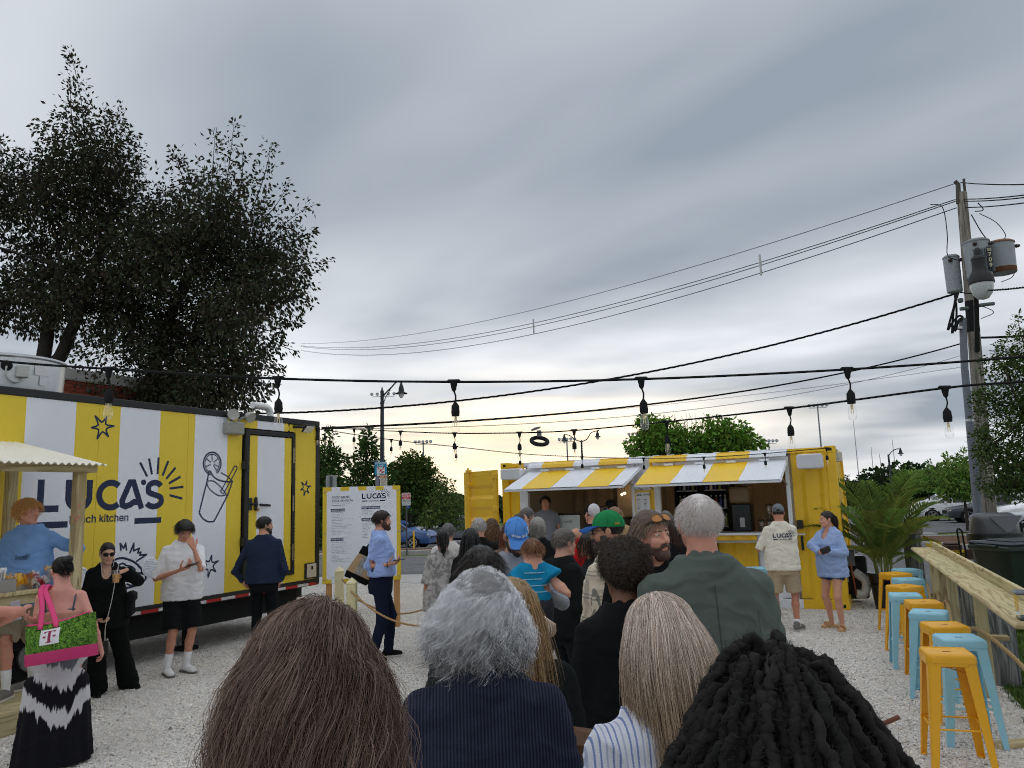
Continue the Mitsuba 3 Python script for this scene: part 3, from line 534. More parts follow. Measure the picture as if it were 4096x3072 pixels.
def awning(inn,out,cols):
 k_ = num(ct + '__awning'); zi,zo,oi,oo = 2.415,2.085,0.06,0.92
 scene[k_] = None
 V = [cp(out[-1],zo - 0.035,oo - 0.05),cp(out[0],zo - 0.035,oo - 0.05)]
 fr_ = cat([tube([cp(inn[0],zi - 0.03,oi),cp(out[0] + 0.0,zo - 0.03,oo)],0.018,6),tube([cp(inn[-1],zi - 0.03,oi),cp(out[-1],zo - 0.03,oo)],0.018,6),beam(cp(out[0],zo - 0.03,oo - 0.03),cp(out[-1],zo - 0.03,oo - 0.03),0.04,0.04)])
 scene[k_] = colored(fr_,'paint',CW * 0.9)
 for (a,b),(c_,d_),w in zip(zip(inn,inn[1:]),zip(out,out[1:]),cols):
  nu = 8
  rows = [[cp(a + (b - a) * u + ((c_ + (d_ - c_) * u) - (a + (b - a) * u)) * t,zi + (zo - zi) * t + 0.006 * math.sin(t * 9 + a * 5) * t,oi + (oo - oi) * t) for u in np.linspace(0,1,5)] for t in np.linspace(0,1,nu)]
  m = ruled(rows); m2 = ruled([[q - UP * 0.006 for q in rr[::-1]] for rr in rows]); put('stripe',cat([m,m2]),'paint',col=CW if w else GOLD * [1.02,1.08,1.5],parent=k_)
 for s_ in np.linspace(inn[0] - 0.35,inn[-1] + 0.35,4): put('hinge',cbox(s_ - 0.08,s_ + 0.08,2.40,2.44,0.02,0.13,0.004),'paint',col=CW,parent=k_)
 put('gas_strut',cat([tube([cp(inn[-1] + 0.02,2.0,0.02),cp(out[-1] + 0.05,2.16,0.65)],0.012,8),tube([cp(inn[0] - 0.02,2.0,0.02),cp(out[0] - 0.05,2.16,0.65)],0.012,8)]),'metal',col=lin(160,160,165),parent=k_)
awning([5.48,5.19,4.60,4.11,3.53,3.26],[5.61,5.26,4.69,4.18,3.61,3.35],[1,0,1,0,1])
awning([3.10,2.47,1.97,1.39,0.78],[3.14,2.54,2.01,1.44,0.80],[0,1,0,1])
for cuts,cols in (([5.49,5.19,4.55,4.05,3.5,3.21],[1,0,1,0,1]),([3.10,2.43,1.92,1.36,0.77],[0,1,0,1])):
 for a,b,w in zip(cuts,cuts[1:],cols):
  rows = [[cp(a,2.575,0.006),cp(b,2.575,0.006)],[cp(a,2.53,0.10),cp(b,2.53,0.10)],[cp(a,2.475,0.13),cp(b,2.475,0.13)]]
  put('rain_lip',cat([ruled(rows),ruled([[q - UP * 0.005 for q in rr[::-1]] for rr in rows])]),'paint',col=CW if w else GOLD,parent=ct)
# the door leaf, swung open beyond the far end
dd = num(ct + '__door'); h0,h1 = v3(-0.37,15.05,0),v3(-1.06,16.0,0); dx = nrm(h1 - h0); dn = nrm([dx[1],-dx[0],0]); dn = dn if dn[1] < 0 else -dn; dl = np.linalg.norm(h1 - h0)
def dbox(u0,u1,z0,z1,o0,o1,ch=0.004): return box(h0 + dx * (u0 + u1) / 2 + dn * (o0 + o1) / 2 + UP * (z0 + z1) / 2,[u1 - u0,o1 - o0,z1 - z0],ch,ax=[dx,dn,UP])
rows = []
zc = 0.2
prof = [(0.15,0.0)]
while zc < 2.3:
 prof += [(zc,0.0),(zc + 0.07,-0.035),(zc + 0.21,-0.035),(zc + 0.28,0.0)]; zc += 0.43
prof.append((2.45,0.0)); rows = [[h0 + dx * 0.1 + dn * o + UP * z,h0 + dx * (dl - 0.12) + dn * o + UP * z] for z,o in prof]
m = cat([ruled(rows),ruled([[q - dn * 0.04 for q in rr[::-1]] for rr in rows]),dbox(0,0.1,0.12,2.48,-0.05,0.006),dbox(dl - 0.12,dl,0.12,2.48,-0.05,0.006),dbox(0.1,dl - 0.12,2.38,2.48,-0.05,0.006),dbox(0.1,dl - 0.12,0.12,0.2,-0.05,0.006)])
scene[dd] = colored(m,'paint',GOLD)
put('lock_rod',tube([h0 + dx * (dl - 0.24) + dn * 0.05 + UP * 0.1,h0 + dx * (dl - 0.24) + dn * 0.05 + UP * 2.56],0.02,10),'paint',col=GOLD,parent=dd,smooth=True)
for z in (0.35,1.05,1.72,2.36): put('hinge',dbox(-0.06,0.14,z - 0.05,z + 0.05,0.0,0.03,0.008),'paint',col=GOLD * 0.95,parent=dd)
put('rod_cam',cat([dbox(dl - 0.30,dl - 0.18,2.47,2.52,0.0,0.08),dbox(dl - 0.30,dl - 0.18,2.2,2.25,0.0,0.075)]),'paint',col=GOLD,parent=dd)
put('junction_box',cat([box(v3(5.36,12.75,2.43),[0.12,0.1,0.16],0.01),tube(spline([v3(5.27,12.55,2.55),v3(5.31,12.6,2.4),v3(5.33,12.66,2.38)],5),0.008)]),'plastic',col=lin(190,190,188),parent=ct)
put('conduit',tube([v3(5.34,12.8,2.5),v3(5.36,12.8,0.4)],0.02,8),'satin',col=lin(170,172,172),parent=ct)
# ------------------------------------------------------------------ trees and plants
def leaf_cloud(P,D,L,W,col,r,fold=0.25):
 """Leaf blades: points, directions, lengths, width ratio."""
 n = len(P); D = D / (np.linalg.norm(D,axis=1,keepdims=True) + 1e-9)
 s = np.cross(D,r.normal(size=(n,3))); s /= np.linalg.norm(s,axis=1,keepdims=True) + 1e-9; u = np.cross(s,D)
 L = L[:,None]; w = L * W * 0.5
 a,b,c,d = P,P + D * L * 0.45 + s * w + u * w * fold,P + D * L - u * L * 0.08,P + D * L * 0.45 - s * w + u * w * fold
 v = np.stack([a,b,c,d],1).reshape(-1,3); k = (np.arange(n) * 4)[:,None]
 f = np.vstack([k + [0,1,2],k + [0,2,3]]); return v,f,np.repeat(col,4,0)
def blob_points(c,rad,n,r,seed,thr=0.42,fr=1.6,shell=0.45):
 out = []; c,rad = np.asarray(c,float),np.broadcast_to(np.asarray(rad,float),3); tot = 0
 while tot < n:
  d = r.normal(size=(n * 2,3)); d /= np.linalg.norm(d,axis=1,keepdims=True); q = d * (r.random((n * 2,1)) ** shell) * (0.82 + 0.36 * meshkit.noise(d * 2.2 + seed))[:,None]
  p = c + q * rad; k = meshkit.fbm(p * fr,3,seed) > thr; p = p[k]; out.append(p); tot += len(p)
 return np.vstack(out)[:n]
def tree(name,label,trunks,blobs,n,leaf,col,group=None,shoots=(),droop=0.3,seed=1,wid=0.5,bark=(62,54,48),limb=0.035,thr=0.42,fr=1.6,twigs=3,var=0.35):
 """trunks: [(points, r0, r1)]; blobs: [(centre, radii)]; shoots: [(foot, tip)], thin leafy sprays that stick out of the crown."""
 r = np.random.default_rng(seed); t = thing(name,label,'tree',group); ms = []
 for P,r0,r1 in trunks:
  P = spline(P,6); P = P + 0.25 * r1 * r.normal(size=P.shape); ms.append(tube(P,np.linspace(r0,r1,len(P)),9))
 put('trunk',cat(ms),'matte',col=lin(*bark),smooth=True,parent=t)
 V,F,C,N,tw = [],[],[],0,[]
 vol = [np.prod(np.broadcast_to(b[1],3)) ** 0.72 for b in blobs]; tot = sum(vol)
 tips = [np.asarray(P[-1],float) for P,_,_ in trunks] + [np.asarray(P[len(P) // 2],float) for P,_,_ in trunks]
 for bi,((c,rad),vl) in enumerate(zip(blobs,vol)):
  k = max(20,int(n * vl / tot)); p = blob_points(c,rad,k,r,seed + bi,thr,fr); c = np.asarray(c,float)
  out = p - c; out /= np.linalg.norm(out,axis=1,keepdims=True) + 1e-9
  D = out * 0.7 + r.normal(size=p.shape) * 0.55 + np.array([0,0,-droop])
  cc = lin(*col)[None] * (1 + var * r.normal(size=(k,1))).clip(0.45,1.8) * (1 + 0.12 * r.normal(size=(k,3)))
  v,f,q = leaf_cloud(p,D,leaf * r.uniform(0.65,1.25,k),wid,cc,r); V.append(v); F.append(f + N); C.append(q); N += len(v)
  a = min(tips,key=lambda q: np.linalg.norm(q - c)); mid = (a + c) / 2 + r.normal(size=3) * 0.12 * np.linalg.norm(c - a)
  tw.append(tube(spline([a,mid,c],5),np.linspace(limb,limb * 0.4,11),6))
  for _ in range(twigs):
   e = p[r.integers(k)]; tw.append(tube(spline([c + (a - c) * r.uniform(0,.5),(c + e) / 2 + r.normal(size=3) * 0.1,e],4),np.linspace(limb * 0.4,limb * 0.1,9),5))
 for a,b in shoots:
  a,b = v3(*a),v3(*b); ln = np.linalg.norm(b - a); m = int(ln * 75 * (0.1 / leaf)); t_ = r.random(m) ** 0.8; bend = r.normal(size=3) * 0.07 * ln
  mid = (a + b) / 2 + bend; tt = t_[:,None]; ctr = a * (1 - tt) ** 2 + 2 * mid * tt * (1 - tt) + b * tt ** 2
  sp_ = (0.20 * (1 - t_) + 0.045)[:,None] * min(1.6,ln); p = ctr + r.normal(size=(m,3)) * sp_ * [0.8,0.8,1.0]
  D = (p - ctr) + nrm(b - a) * 0.12 + np.array([0,0,-droop * 0.15]) + r.normal(size=(m,3)) * 0.06
  cc = lin(*col)[None] * (1.15 + var * r.normal(size=(m,1))).clip(0.5,2.0) * (1 + 0.12 * r.normal(size=(m,3)))
  v,f,q = leaf_cloud(p,D,leaf * r.uniform(0.7,1.25,m),wid,cc,r); V.append(v); F.append(f + N); C.append(q); N += len(v)
  s_ = np.linspace(0,1,9)[:,None]; tw.append(tube(a * (1 - s_) ** 2 + 2 * mid * s_ * (1 - s_) + b * s_ ** 2,np.linspace(0.016,0.004,9),4))
 put('branches',cat(tw),'matte',col=lin(*bark),parent=t,kind='stuff'); put('crown',(np.vstack(V),np.vstack(F)),'leaf',col=np.vstack(C),parent=t,kind='stuff')
 return t
rg = np.random.default_rng(77)
B_ = lambda pts,rad,dy=1.0,r=rg: [((x,y + r.uniform(-dy,dy),z),(rad * r.uniform(.85,1.2),rad * 1.15,rad * r.uniform(.8,1.05))) for x,y,z in pts]
LT = [(-11.16,17,8.63),(-9.88,17,8.93),(-8.58,17,9.0),(-11.8,17,9.6),(-9.3,17,9.9),(-10.77,17,7.5),(-9.27,17,7.46),(-11.03,17,6.75),(-9.6,17,6.55),(-12.5,17,9.2),(-12.6,17,7.9),(-12.3,17,6.7),(-10.2,17,9.6)]
sh = lambda tips,c: [((np.array(t) * 0.55 + np.array(c) * 0.45) if np.linalg.norm(np.array(t) - c) > 2.6 else np.array(t) * 0.35 + np.array(c) * 0.65,t) for t in tips]
tree('leafy_tree','tall dark tree with pointed upright shoots, leftmost behind the trailer',[([(-10.75,16.6,0),(-10.6,16.5,3.0),(-10.29,16.5,5.43),(-10.1,16.6,7.4)],0.24,0.10),([(-10.6,16.6,0),(-10.2,16.5,4.7),(-9.92,16.5,5.32),(-9.4,16.6,7.1),(-9.1,16.8,8.6)],0.2,0.08)],
  B_(LT,1.12),30000,0.115,(66,66,54),shoots=[((-9.9,17,9.8),(-10.42,17,12.95)),((-10.2,17,10.8),(-10.35,17,12.2)),((-9.6,17,9.6),(-10.1,17,11.3)),((-9.3,17,9.6),(-9.15,17,11.5)),((-9.1,17,9.4),(-9.35,17,10.9)),((-10.0,17,9.4),(-10.95,17,11.1)),((-10.2,17,9.3),(-11.1,17,10.3)),((-10.0,16.8,9.5),(-10.6,17,10.6)),((-11.5,17,9.2),(-11.95,17,10.75)),((-11.3,17,9.3),(-11.5,17,10.3)),((-11.3,17,9.0),(-12.3,17,10.8)),((-8.7,17,9.3),(-8.62,17,10.35)),((-9.3,17,9.2),(-9.0,17,10.4))],droop=0.75,seed=4,wid=0.5,bark=(44,40,37),thr=0.40,twigs=5)
RT = [(-7.28,17,8.84),(-6.3,17,8.5),(-5.6,17,7.9),(-7.77,17,7.3),(-6.38,17,7.14),(-5.5,17,6.9),(-8.15,17,6.1),(-6.88,17,5.96),(-5.8,17,5.95),(-8.9,17,7.9),(-8.9,17,6.6),(-7.2,17,6.6),(-6.9,17,7.9),(-8.43,17,5.15),(-7.38,17,5.0),(-6.3,17,4.9),(-8.6,17,4.4),(-7.9,17,4.3),(-6.6,17,4.35),(-8.2,17,8.2)]
tree('leafy_tree','broad dark tree above the trailer roof, its crown spreading to the right',[([(-8.1,17.6,0),(-8.3,17.5,4.2),(-8.2,17.5,5.55),(-7.6,17.4,7.2),(-6.9,17.2,8.4)],0.2,0.07)],B_(RT,1.05),40000,0.118,(66,67,54),
  shoots=[((-7.4,17,9.2),(-7.87,17,10.4)),((-7.3,17,9.2),(-7.6,17,10.1)),((-6.9,17,9.0),(-6.84,17,10.7)),((-6.6,17,9.0),(-6.40,17,10.95)),((-6.3,17,8.9),(-6.2,17,10.2)),((-6.0,17,8.6),(-5.5,17,10.4)),((-5.8,17,8.4),(-5.1,17,9.4)),((-5.5,17,8.0),(-4.4,17,8.87)),((-5.4,17,7.7),(-4.45,17,8.2)),((-5.2,17,7.3),(-4.05,17,7.45)),((-5.3,17,7.0),(-4.4,17,7.2)),((-5.3,17,6.6),(-4.8,17,6.7)),((-5.4,17,6.2),(-4.75,17,6.0)),((-5.6,17,5.7),(-4.8,17,5.35)),((-5.8,17,5.4),(-5.2,17,4.95)),((-6.3,17,4.9),(-5.5,17,4.6))],droop=0.75,seed=9,wid=0.5,bark=(44,40,37),thr=0.40,twigs=5)
def cone_tree(name,label,x,y,z0,z1,rad,n,leaf,col,seed,group=None,spiky=False):
 bl = []; r = np.random.default_rng(seed); m = 9
 for k in range(m):
  t = (k + 0.3) / m; rr = rad * (1 - t) ** 0.75 * r.uniform(.85,1.1) + 0.15; a = r.uniform(0,6.28)
  bl.append(((x + 0.35 * rr * math.cos(a),y + 0.35 * rr * math.sin(a),z0 + (z1 - z0) * t),(rr,rr,(z1 - z0) / m * 1.25)))
 tree(name,label,[([(x,y,float(gz(x,y)) - 0.1),(x,y,(z0 + z1) / 2),(x,y,z1 - 0.3)],0.16,0.03)],bl,n,leaf,col,group,seed=seed,thr=0.40,fr=1.1,twigs=2,droop=0.2)
cone_tree('maple_tree','pointed dark green tree just right of the trailer corner',-11.1,46,0.2,6.2,2.0,5200,0.30,(66,88,46),21)
cone_tree('maple_tree','pointed dark green tree behind the lamp post with the lane sign',-9.3,48,-0.3,6.3,2.4,6500,0.30,(64,88,46),22)
cone_tree('maple_tree','dark tree mostly hidden by the trailer corner',-12.9,50,0.2,5.4,2.2,4500,0.3,(54,72,36),29)
tree('round_tree','rounded dark tree with a clear trunk above the blue car',[([(-7.25,52,-1.0),(-7.2,52,0.6),(-7.0,52,2.4)],0.22,0.12)],[((-6.85,52,4.3),(1.2,1.2,1.0)),((-7.8,52,3.2),(1.3,1.3,1.0)),((-6.1,52,3.2),(1.3,1.3,1.1)),((-6.9,51.5,3.2),(1.4,1.4,1.2)),((-8.2,52,2.4),(1.0,1,.7)),((-5.6,52,2.3),(1.1,1,.8)),((-6.9,51.4,2.2),(1.2,1.1,.8)),((-7.4,52,4.0),(1.0,1,.9)),((-6.2,52,4.0),(1,1,.9))],8000,0.26,(78,98,50),seed=31,thr=0.40,fr=1.0,twigs=4)
tree('small_tree','small airy tree standing before the silver pickup',[([(-4.15,44,-0.9),(-4.1,44,0.6),(-4.0,44,2.2)],0.09,0.04)],[((-3.9,44,2.7),(.6,.6,.45)),((-4.3,44,2.0),(.7,.7,.5)),((-3.5,44,1.8),(.75,.7,.5)),((-4.8,44,1.2),(.7,.7,.5)),((-3.5,44,1.1),(.7,.7,.5)),((-4.1,43.8,0.8),(.8,.7,.5)),((-3.2,44,0.5),(.5,.5,.35)),((-5.0,44,0.7),(.5,.5,.4))],2600,0.17,(92,112,62),seed=33,thr=0.45,fr=2.2,twigs=5)
tree('leafy_tree','bright green tree left of two behind the kiosk roof',[([(6.3,32,-0.3),(6.3,32,2.0),(6.2,32,3.8)],0.14,0.07)],[((5.7,32,4.75),(.65,.7,.5)),((6.4,32,4.5),(.8,.8,.55)),((5.4,32,3.9),(.75,.8,.6)),((6.3,32,3.6),(1.0,1,.8)),((7.1,32,3.9),(.7,.8,.6)),((5.9,31.6,4.2),(.8,.8,.6))],4200,0.20,(100,136,54),seed=41,thr=0.40,fr=1.5,twigs=5,droop=0.6)
tree('leafy_tree','bright green tree right of two behind the kiosk roof',[([(8.9,32,-0.3),(8.8,32,2.0),(8.7,32,3.8)],0.14,0.07)],[((8.4,32,4.5),(.9,.9,.55)),((9.2,32,4.45),(.8,.8,.5)),((8.1,32,3.7),(.9,.9,.7)),((9.3,32,3.7),(1.0,1,.7)),((10.0,32,3.75),(.5,.6,.45)),((8.7,31.6,4.0),(.9,.8,.6)),((7.6,32,3.9),(.6,.7,.5))],4600,0.20,(100,136,54),seed=42,thr=0.40,fr=1.5,twigs=5,droop=0.6)
bt_ = thing('bare_tree','thin leafless branches rising behind the green trees','tree'); tw = []; rb = np.random.default_rng(6)
for k in range(34):
 x = 7.3 + rb.normal() * 0.75; tw.append(tube(spline([(7.3 + rb.normal() * .2,33,3.2),(x,33,4.3 + rb.random() * .5),(x + rb.normal() * .2,33,4.75 + rb.random() * .6)],4),np.linspace(0.022,0.006,9),4))
put('trunk',tube([(7.3,33,-.3),(7.3,33,3.3)],[0.1,0.06],8),'matte',col=lin(80,72,66),parent=bt_); put('branches',cat(tw),'matte',col=lin(96,86,80),parent=bt_,kind='stuff')
tree('shade_tree','dense green tree in front of the utility pole at the right edge',[([(11.7,17.2,0),(11.6,17.1,1.6),(11.5,17.1,3.4)],0.13,0.06)],[((11.7,17,5.0),(.55,.6,.6)),((11.1,17,4.55),(.5,.6,.4)),((11.6,17,4.0),(.85,.8,.7)),((10.75,17,3.75),(.45,.5,.4)),((11.2,17,3.2),(.85,.8,.7)),((10.6,17,2.75),(.5,.5,.45)),((11.1,17,2.3),(.85,.8,.6)),((10.75,17,1.85),(.55,.5,.35)),((11.9,17,2.9),(.9,.9,.9)),((11.6,17,1.75),(.7,.7,.4)),((12.2,17,4.2),(.8,.8,.9))],15000,0.085,(74,92,50),seed=51,thr=0.41,fr=2.4,twigs=6,shoots=[((11.3,17,4.7),(10.9,17,5.0)),((11.6,17,5.0),(11.6,17,5.75)),((10.8,17,3.8),(10.35,17,3.9)),((10.7,17,2.8),(10.2,17,3.0))])
for k,(x,z1) in enumerate(((40.2,3.0),(41.3,3.5),(42.5,3.2),(43.75,3.05),(45.05,3.6),(46.2,3.75),(47.5,3.6),(48.8,3.4))):
 cone_tree('arborvitae',ORD[k] + ' dark pointed evergreen from the left in the far hedge row',x,95 + (k % 2),-0.3,z1,0.95,700,0.34,(44,58,40),60 + k,'far row of pointed evergreens')
LTS = [(31.2,62,3.2,1.2,'young tree farthest along the car park island'),(25.6,46,3.2,1.25,'young tree in the middle of the car park island'),(22.3,38.5,3.3,1.25,'young tree on the long island left of the pole'),(19.66,34,2.7,0.95,'low young tree nearest on the mulch island'),(24.9,36,2.7,1.1,'young tree in the lot right of the utility pole'),(28.8,54,3.0,1.2,'young tree behind others in the car park row')]
for k,(x,y,h,rd,lb) in enumerate(LTS):
 g = float(gz(x,y)); tree('young_tree',lb,[([(x,y,g),(x + .03,y,g + 1.0),(x,y,g + h * .6)],0.06,0.035)],[((x,y,h - .45),(rd * .6,rd * .6,.5)),((x - rd * .5,y,h * .68),(rd * .6,rd * .6,.5)),((x + rd * .5,y,h * .70),(rd * .6,rd * .6,.5)),((x,y - .3,h * .64),(rd * .7,rd * .7,.5)),((x - rd * .7,y,h * .58),(rd * .45,.5,.35)),((x + rd * .7,y,h * .58),(rd * .45,.5,.35)),((x + .2,y,h * .85),(.35,.35,.35))],1900,0.21,(104,132,66),seed=80 + k,thr=0.43,fr=1.5,twigs=3,shoots=[((x - .3,y,h * .75),(x - .8,y,h * 1.02)),((x + .1,y,h * .8),(x + .25,y,h * 1.08))])
# far tree line and low hills behind everything
r = np.random.default_rng(91); V,F,C,N = [],[],[],0
for (xa,xb,y,zt,cl) in ((-60,-10,85,3.6,(52,64,40)),(-22,8,105,2.6,(62,74,52)),(14,110,130,2.9,(56,70,50)),(45,120,100,4.2,(50,66,42))):
 n = int((xb - xa) * 120); x = r.uniform(xa,xb,n); top = zt * (0.65 + 0.6 * meshkit.fbm(np.column_stack([x * 0.16,0 * x,0 * x + y]),4)); z = -1.6 + (top + 1.6) * r.random(n) ** 0.7
 p = np.column_stack([x,y + r.normal(size=n) * 1.5,z]); cc = lin(*cl)[None] * r.uniform(.6,1.5,(n,1)); v,f,q = leaf_cloud(p,r.normal(size=(n,3)),r.uniform(.45,.95,n),.8,cc,r); V.append(v); F.append(f + N); C.append(q); N += len(v)
put('far_woods',(np.vstack(V),np.vstack(F)),'leaf',col=np.vstack(C)); labels['far_woods'] = {'label': 'distant line of dark green woods along the horizon','category': 'woods','kind': 'stuff'}

# potted palm beside the kiosk
def palm():
 t = thing('potted_palm','feathery green palm in a black pot beside the yellow kiosk','palm'); c = v3(5.85,12.55,0); r = np.random.default_rng(14)
 put('pot',lathe([(0.0,0.0),(0.17,0.0),(0.215,0.34),(0.23,0.345),(0.23,0.38),(0.205,0.38),(0.20,0.33),(0.0,0.33)],28,c),'plastic',col=lin(26,27,30),smooth=30,parent=t)
 put('pot',lathe([(0.0,0.35),(0.15,0.35),(0.19,0.52),(0.2,0.525),(0.2,0.56),(0.0,0.54)],28,c + [-0.05,0.03,0]),'plastic',col=lin(22,23,26),smooth=30,parent=t,label='inner nursery pot')
 for k in range(9):
  a = r.uniform(0,6.28); q = c + [0.1 * math.cos(a),0.1 * math.sin(a),0.4]; put('stem',tube([q,q + [0.06 * math.cos(a),0.06 * math.sin(a),0.55]],[0.017,0.012],7),'matte',col=lin(120,128,70),smooth=True,parent=t)
 specs = []
 for k in range(30):
  a = 2 * math.pi * k / 30 * 7 + r.uniform(-.25,.25); ring = k % 3
  L = (1.38,1.12,0.85)[ring] * r.uniform(.88,1.08); lift = (1.32,1.0,0.62)[ring] + r.uniform(-.12,.12); specs.append((a,L,lift))
 specs += [(2.75,1.5,0.98),(2.95,1.35,0.8),(0.25,1.35,1.08),(0.05,1.3,0.9),(1.3,1.65,1.45),(1.9,1.6,1.4),(0.5,1.95,1.38),(-1.3,1.2,1.0),(-1.9,1.2,0.9)]
 for a,L,lift in specs:
  o = c + [0.1 * math.cos(a),0.1 * math.sin(a),0.62 + 0.25 * r.random()]; h = v3(math.cos(a),math.sin(a),0); m = 26
  el = lift; P = [o]; st = L / m
  for i in range(m): P.append(P[-1] + st * (h * math.cos(el) + UP * math.sin(el))); el -= (0.42 + 1.15 * (i / m) ** 1.4) / m * 1.35
  P = np.array(P); put_stem = tube(P,np.linspace(0.010,0.002,len(P)),5); tv = np.gradient(P,axis=0); V,F,N = [],[],0
  for i in range(4,m + 1):
   for t2 in (0.0,0.5):
    j = min(i,m); p = P[j] if t2 == 0 else (P[j] + P[max(j - 1,0)]) / 2; tt = nrm(tv[j]); s = nrm(np.cross(tt,UP)); u = np.cross(s,tt); f_ = (i - 4) / (m - 4); ll = L * 0.27 * math.sin(math.pi * (0.16 + 0.80 * f_)) ** 0.8 * r.uniform(.9,1.1)
    for sd in (-1,1):
     d = nrm(tt * (0.75 + 0.5 * f_) + s * sd * 0.95 + u * 0.42 + 0.06 * r.normal(size=3)); w = 0.011; q = nrm(np.cross(d,u))
     mid = p + d * ll * 0.5; tip = p + d * ll - UP * ll * ll * 0.55
     V += [p,mid + q * w - UP * ll * .04,tip,mid - q * w - UP * ll * .04]; F += [[N,N + 1,N + 2],[N,N + 2,N + 3]]; N += 4
  n0 = len(put_stem.vertices); col = lin(122,142,70) * r.uniform(.6,1.2) * np.array([1 + .15 * r.normal(),1,1])
  vv = np.vstack([put_stem.vertices,V]); cc = np.vstack([np.tile(lin(150,155,80),(n0,1)),np.repeat(col[None] * r.uniform(.8,1.2,(N // 4,1)),4,0)])
  put('frond',(vv,np.vstack([put_stem.faces,np.array(F) + n0])),'leaf',col=cc,parent=t)
palm()
# ------------------------------------------------------------------ metal bar stools
def stool_meshes():
 """Pressed-steel bar stool: rounded square seat with a hand slot, four folded tapering legs, braces."""
 h,hs,hb = 0.76,0.150,0.205
 def rsq(r,c,z,n=6):
  P = []
  for q in range(4):
   cx,cy = (r - c) * (1,-1,-1,1)[q],(r - c) * (1,1,-1,-1)[q]
   for k in range(n): a = math.pi / 2 * (q + k / (n - 1)); P.append((cx + c * math.cos(a),cy + c * math.sin(a),z))
  return np.array(P)
 rings = [rsq(0.158,0.035,h - 0.055),rsq(0.157,0.035,h - 0.05),rsq(0.156,0.035,h - 0.018),rsq(0.150,0.032,h - 0.006),rsq(0.140,0.028,h),rsq(0.128,0.02,h - 0.001),rsq(0.125,0.02,h - 0.005),rsq(0.03,0.010,h - 0.006)]
 n = len(rings[0]); v = np.vstack(rings); f = []
 for i in range(len(rings) - 1):
  for j in range(n): a,b = i * n + j,i * n + (j + 1) % n; f += [[a,b,b + n],[a,b + n,a + n]]
 hole = (len(rings) - 1) * n; v = np.vstack([v,rings[-1] * [0.9,0.45,1] + [0,0,0.0]]); m_ = len(rings) * n
 for j in range(n): a,b = hole + j,hole + (j + 1) % n; f += [[a,b,b + n],[a,b + n,a + n]]
 seat = trimesh.Trimesh(v,f,process=False)
 slot = box([0,0,h - 0.012],[0.054,0.028,0.006],0.002)
 def leg(sx,sy):
  P = []
  for t in np.linspace(0,1,8):
   z = h - 0.05 - t * (h - 0.05); o = hs + (hb - hs) * t; w = 0.082 - 0.040 * t; r_ = 0.016
   c = np.array([o,o]); q = [(-w,0),(-w,-0.0015),(0 - r_,-0.0),(-r_ * .3,-r_ * .3),(0,-r_),(0,-w)]
   q = [(-w,0.0),(-r_,0.0),(-r_ * 0.3,-r_ * 0.3),(0.0,-r_),(0.0,-w)]
   P.append([((c[0] + a) * sx,(c[1] + b) * sy,z) for a,b in q] + [((c[0] + a * 0.97 - 0.003) * sx,(c[1] + b * 0.97 - 0.003) * sy,z) for a,b in q[::-1]])
  P = np.array(P); k = P.shape[1]; v = P.reshape(-1,3); f = []
  for i in range(7):
   for j in range(k):
    a,b = i * k + j,i * k + (j + 1) % k; f += [[a,b,b + k],[a,b + k,a + k]]
  foot = box([(hb - 0.022) * sx,(hb - 0.022) * sy,0.006],[0.034,0.034,0.012],0.004)
  return cat([trimesh.Trimesh(v,f,process=False),foot])
 legs = [leg(sx,sy) for sx in (-1,1) for sy in (-1,1)]; br = []
 apr = []
 for ax in (0,1):
  for s_ in (-1,1):
   z = h - 0.065; b = np.zeros(3); b[ax] = s_ * (hs + 0.003); b[2] = z; sz = [0.0,0.0,0.03]; sz[ax] = 0.003; sz[1 - ax] = 0.2; apr.append(box(b,sz,0.001))
   z = 0.27; t = (h - 0.05 - z) / (h - 0.05); o = hs + (hb - hs) * t - 0.016; a_,c_ = np.zeros(3),np.zeros(3); a_[ax] = c_[ax] = s_ * o; a_[1 - ax] = -o; c_[1 - ax] = o; a_[2] = c_[2] = z; br.append(box((a_ + c_) / 2,[0.012 if ax == 0 else 2 * o,2 * o if ax == 0 else 0.012,0.012],0.003))
 cross = [beam((-0.13,-0.13,h - 0.09),(0.13,0.13,h - 0.14),0.018,0.004),beam((-0.13,0.13,h - 0.09),(0.13,-0.13,h - 0.14),0.018,0.004)]
 return seat,slot,legs,br,apr,cross
SM = stool_meshes(); SY,SB = lin(228,166,20),lin(142,196,214)
SM_P = {}
def stool(x,y,deg,blue,label):
 t = thing('bar_stool',label,'stool','metal stools along the drinks rail'); M = T4().translate([x,y,0.002]).rotate([0,0,1],deg); c = SB if blue else SY
 def pc(name,m,key,sm=False):
  if (key,blue) not in SM_P: k = put(name,m,'paint' if name != 'hand_slot' else 'matte',col=c if name != 'hand_slot' else lin(40,40,44),smooth=sm,parent=t); SM_P[(key,blue)] = scene[k]
  else: k = num(t + '__' + name); scene[k] = SM_P[(key,blue)]
  scene[k] = {**scene[k],'to_world': M}
 pc('seat',SM[0],'seat',50); pc('hand_slot',SM[1],'slot')
 for i,l in enumerate(SM[2]): pc('leg',l,f'leg{i}',40)
 for i,l in enumerate(SM[3]): pc('brace',l,f'br{i}')
 for i,l in enumerate(SM[4]): pc('apron',l,f'ap{i}')
 for i,l in enumerate(SM[5]): pc('cross_strap',l,f'cs{i}')
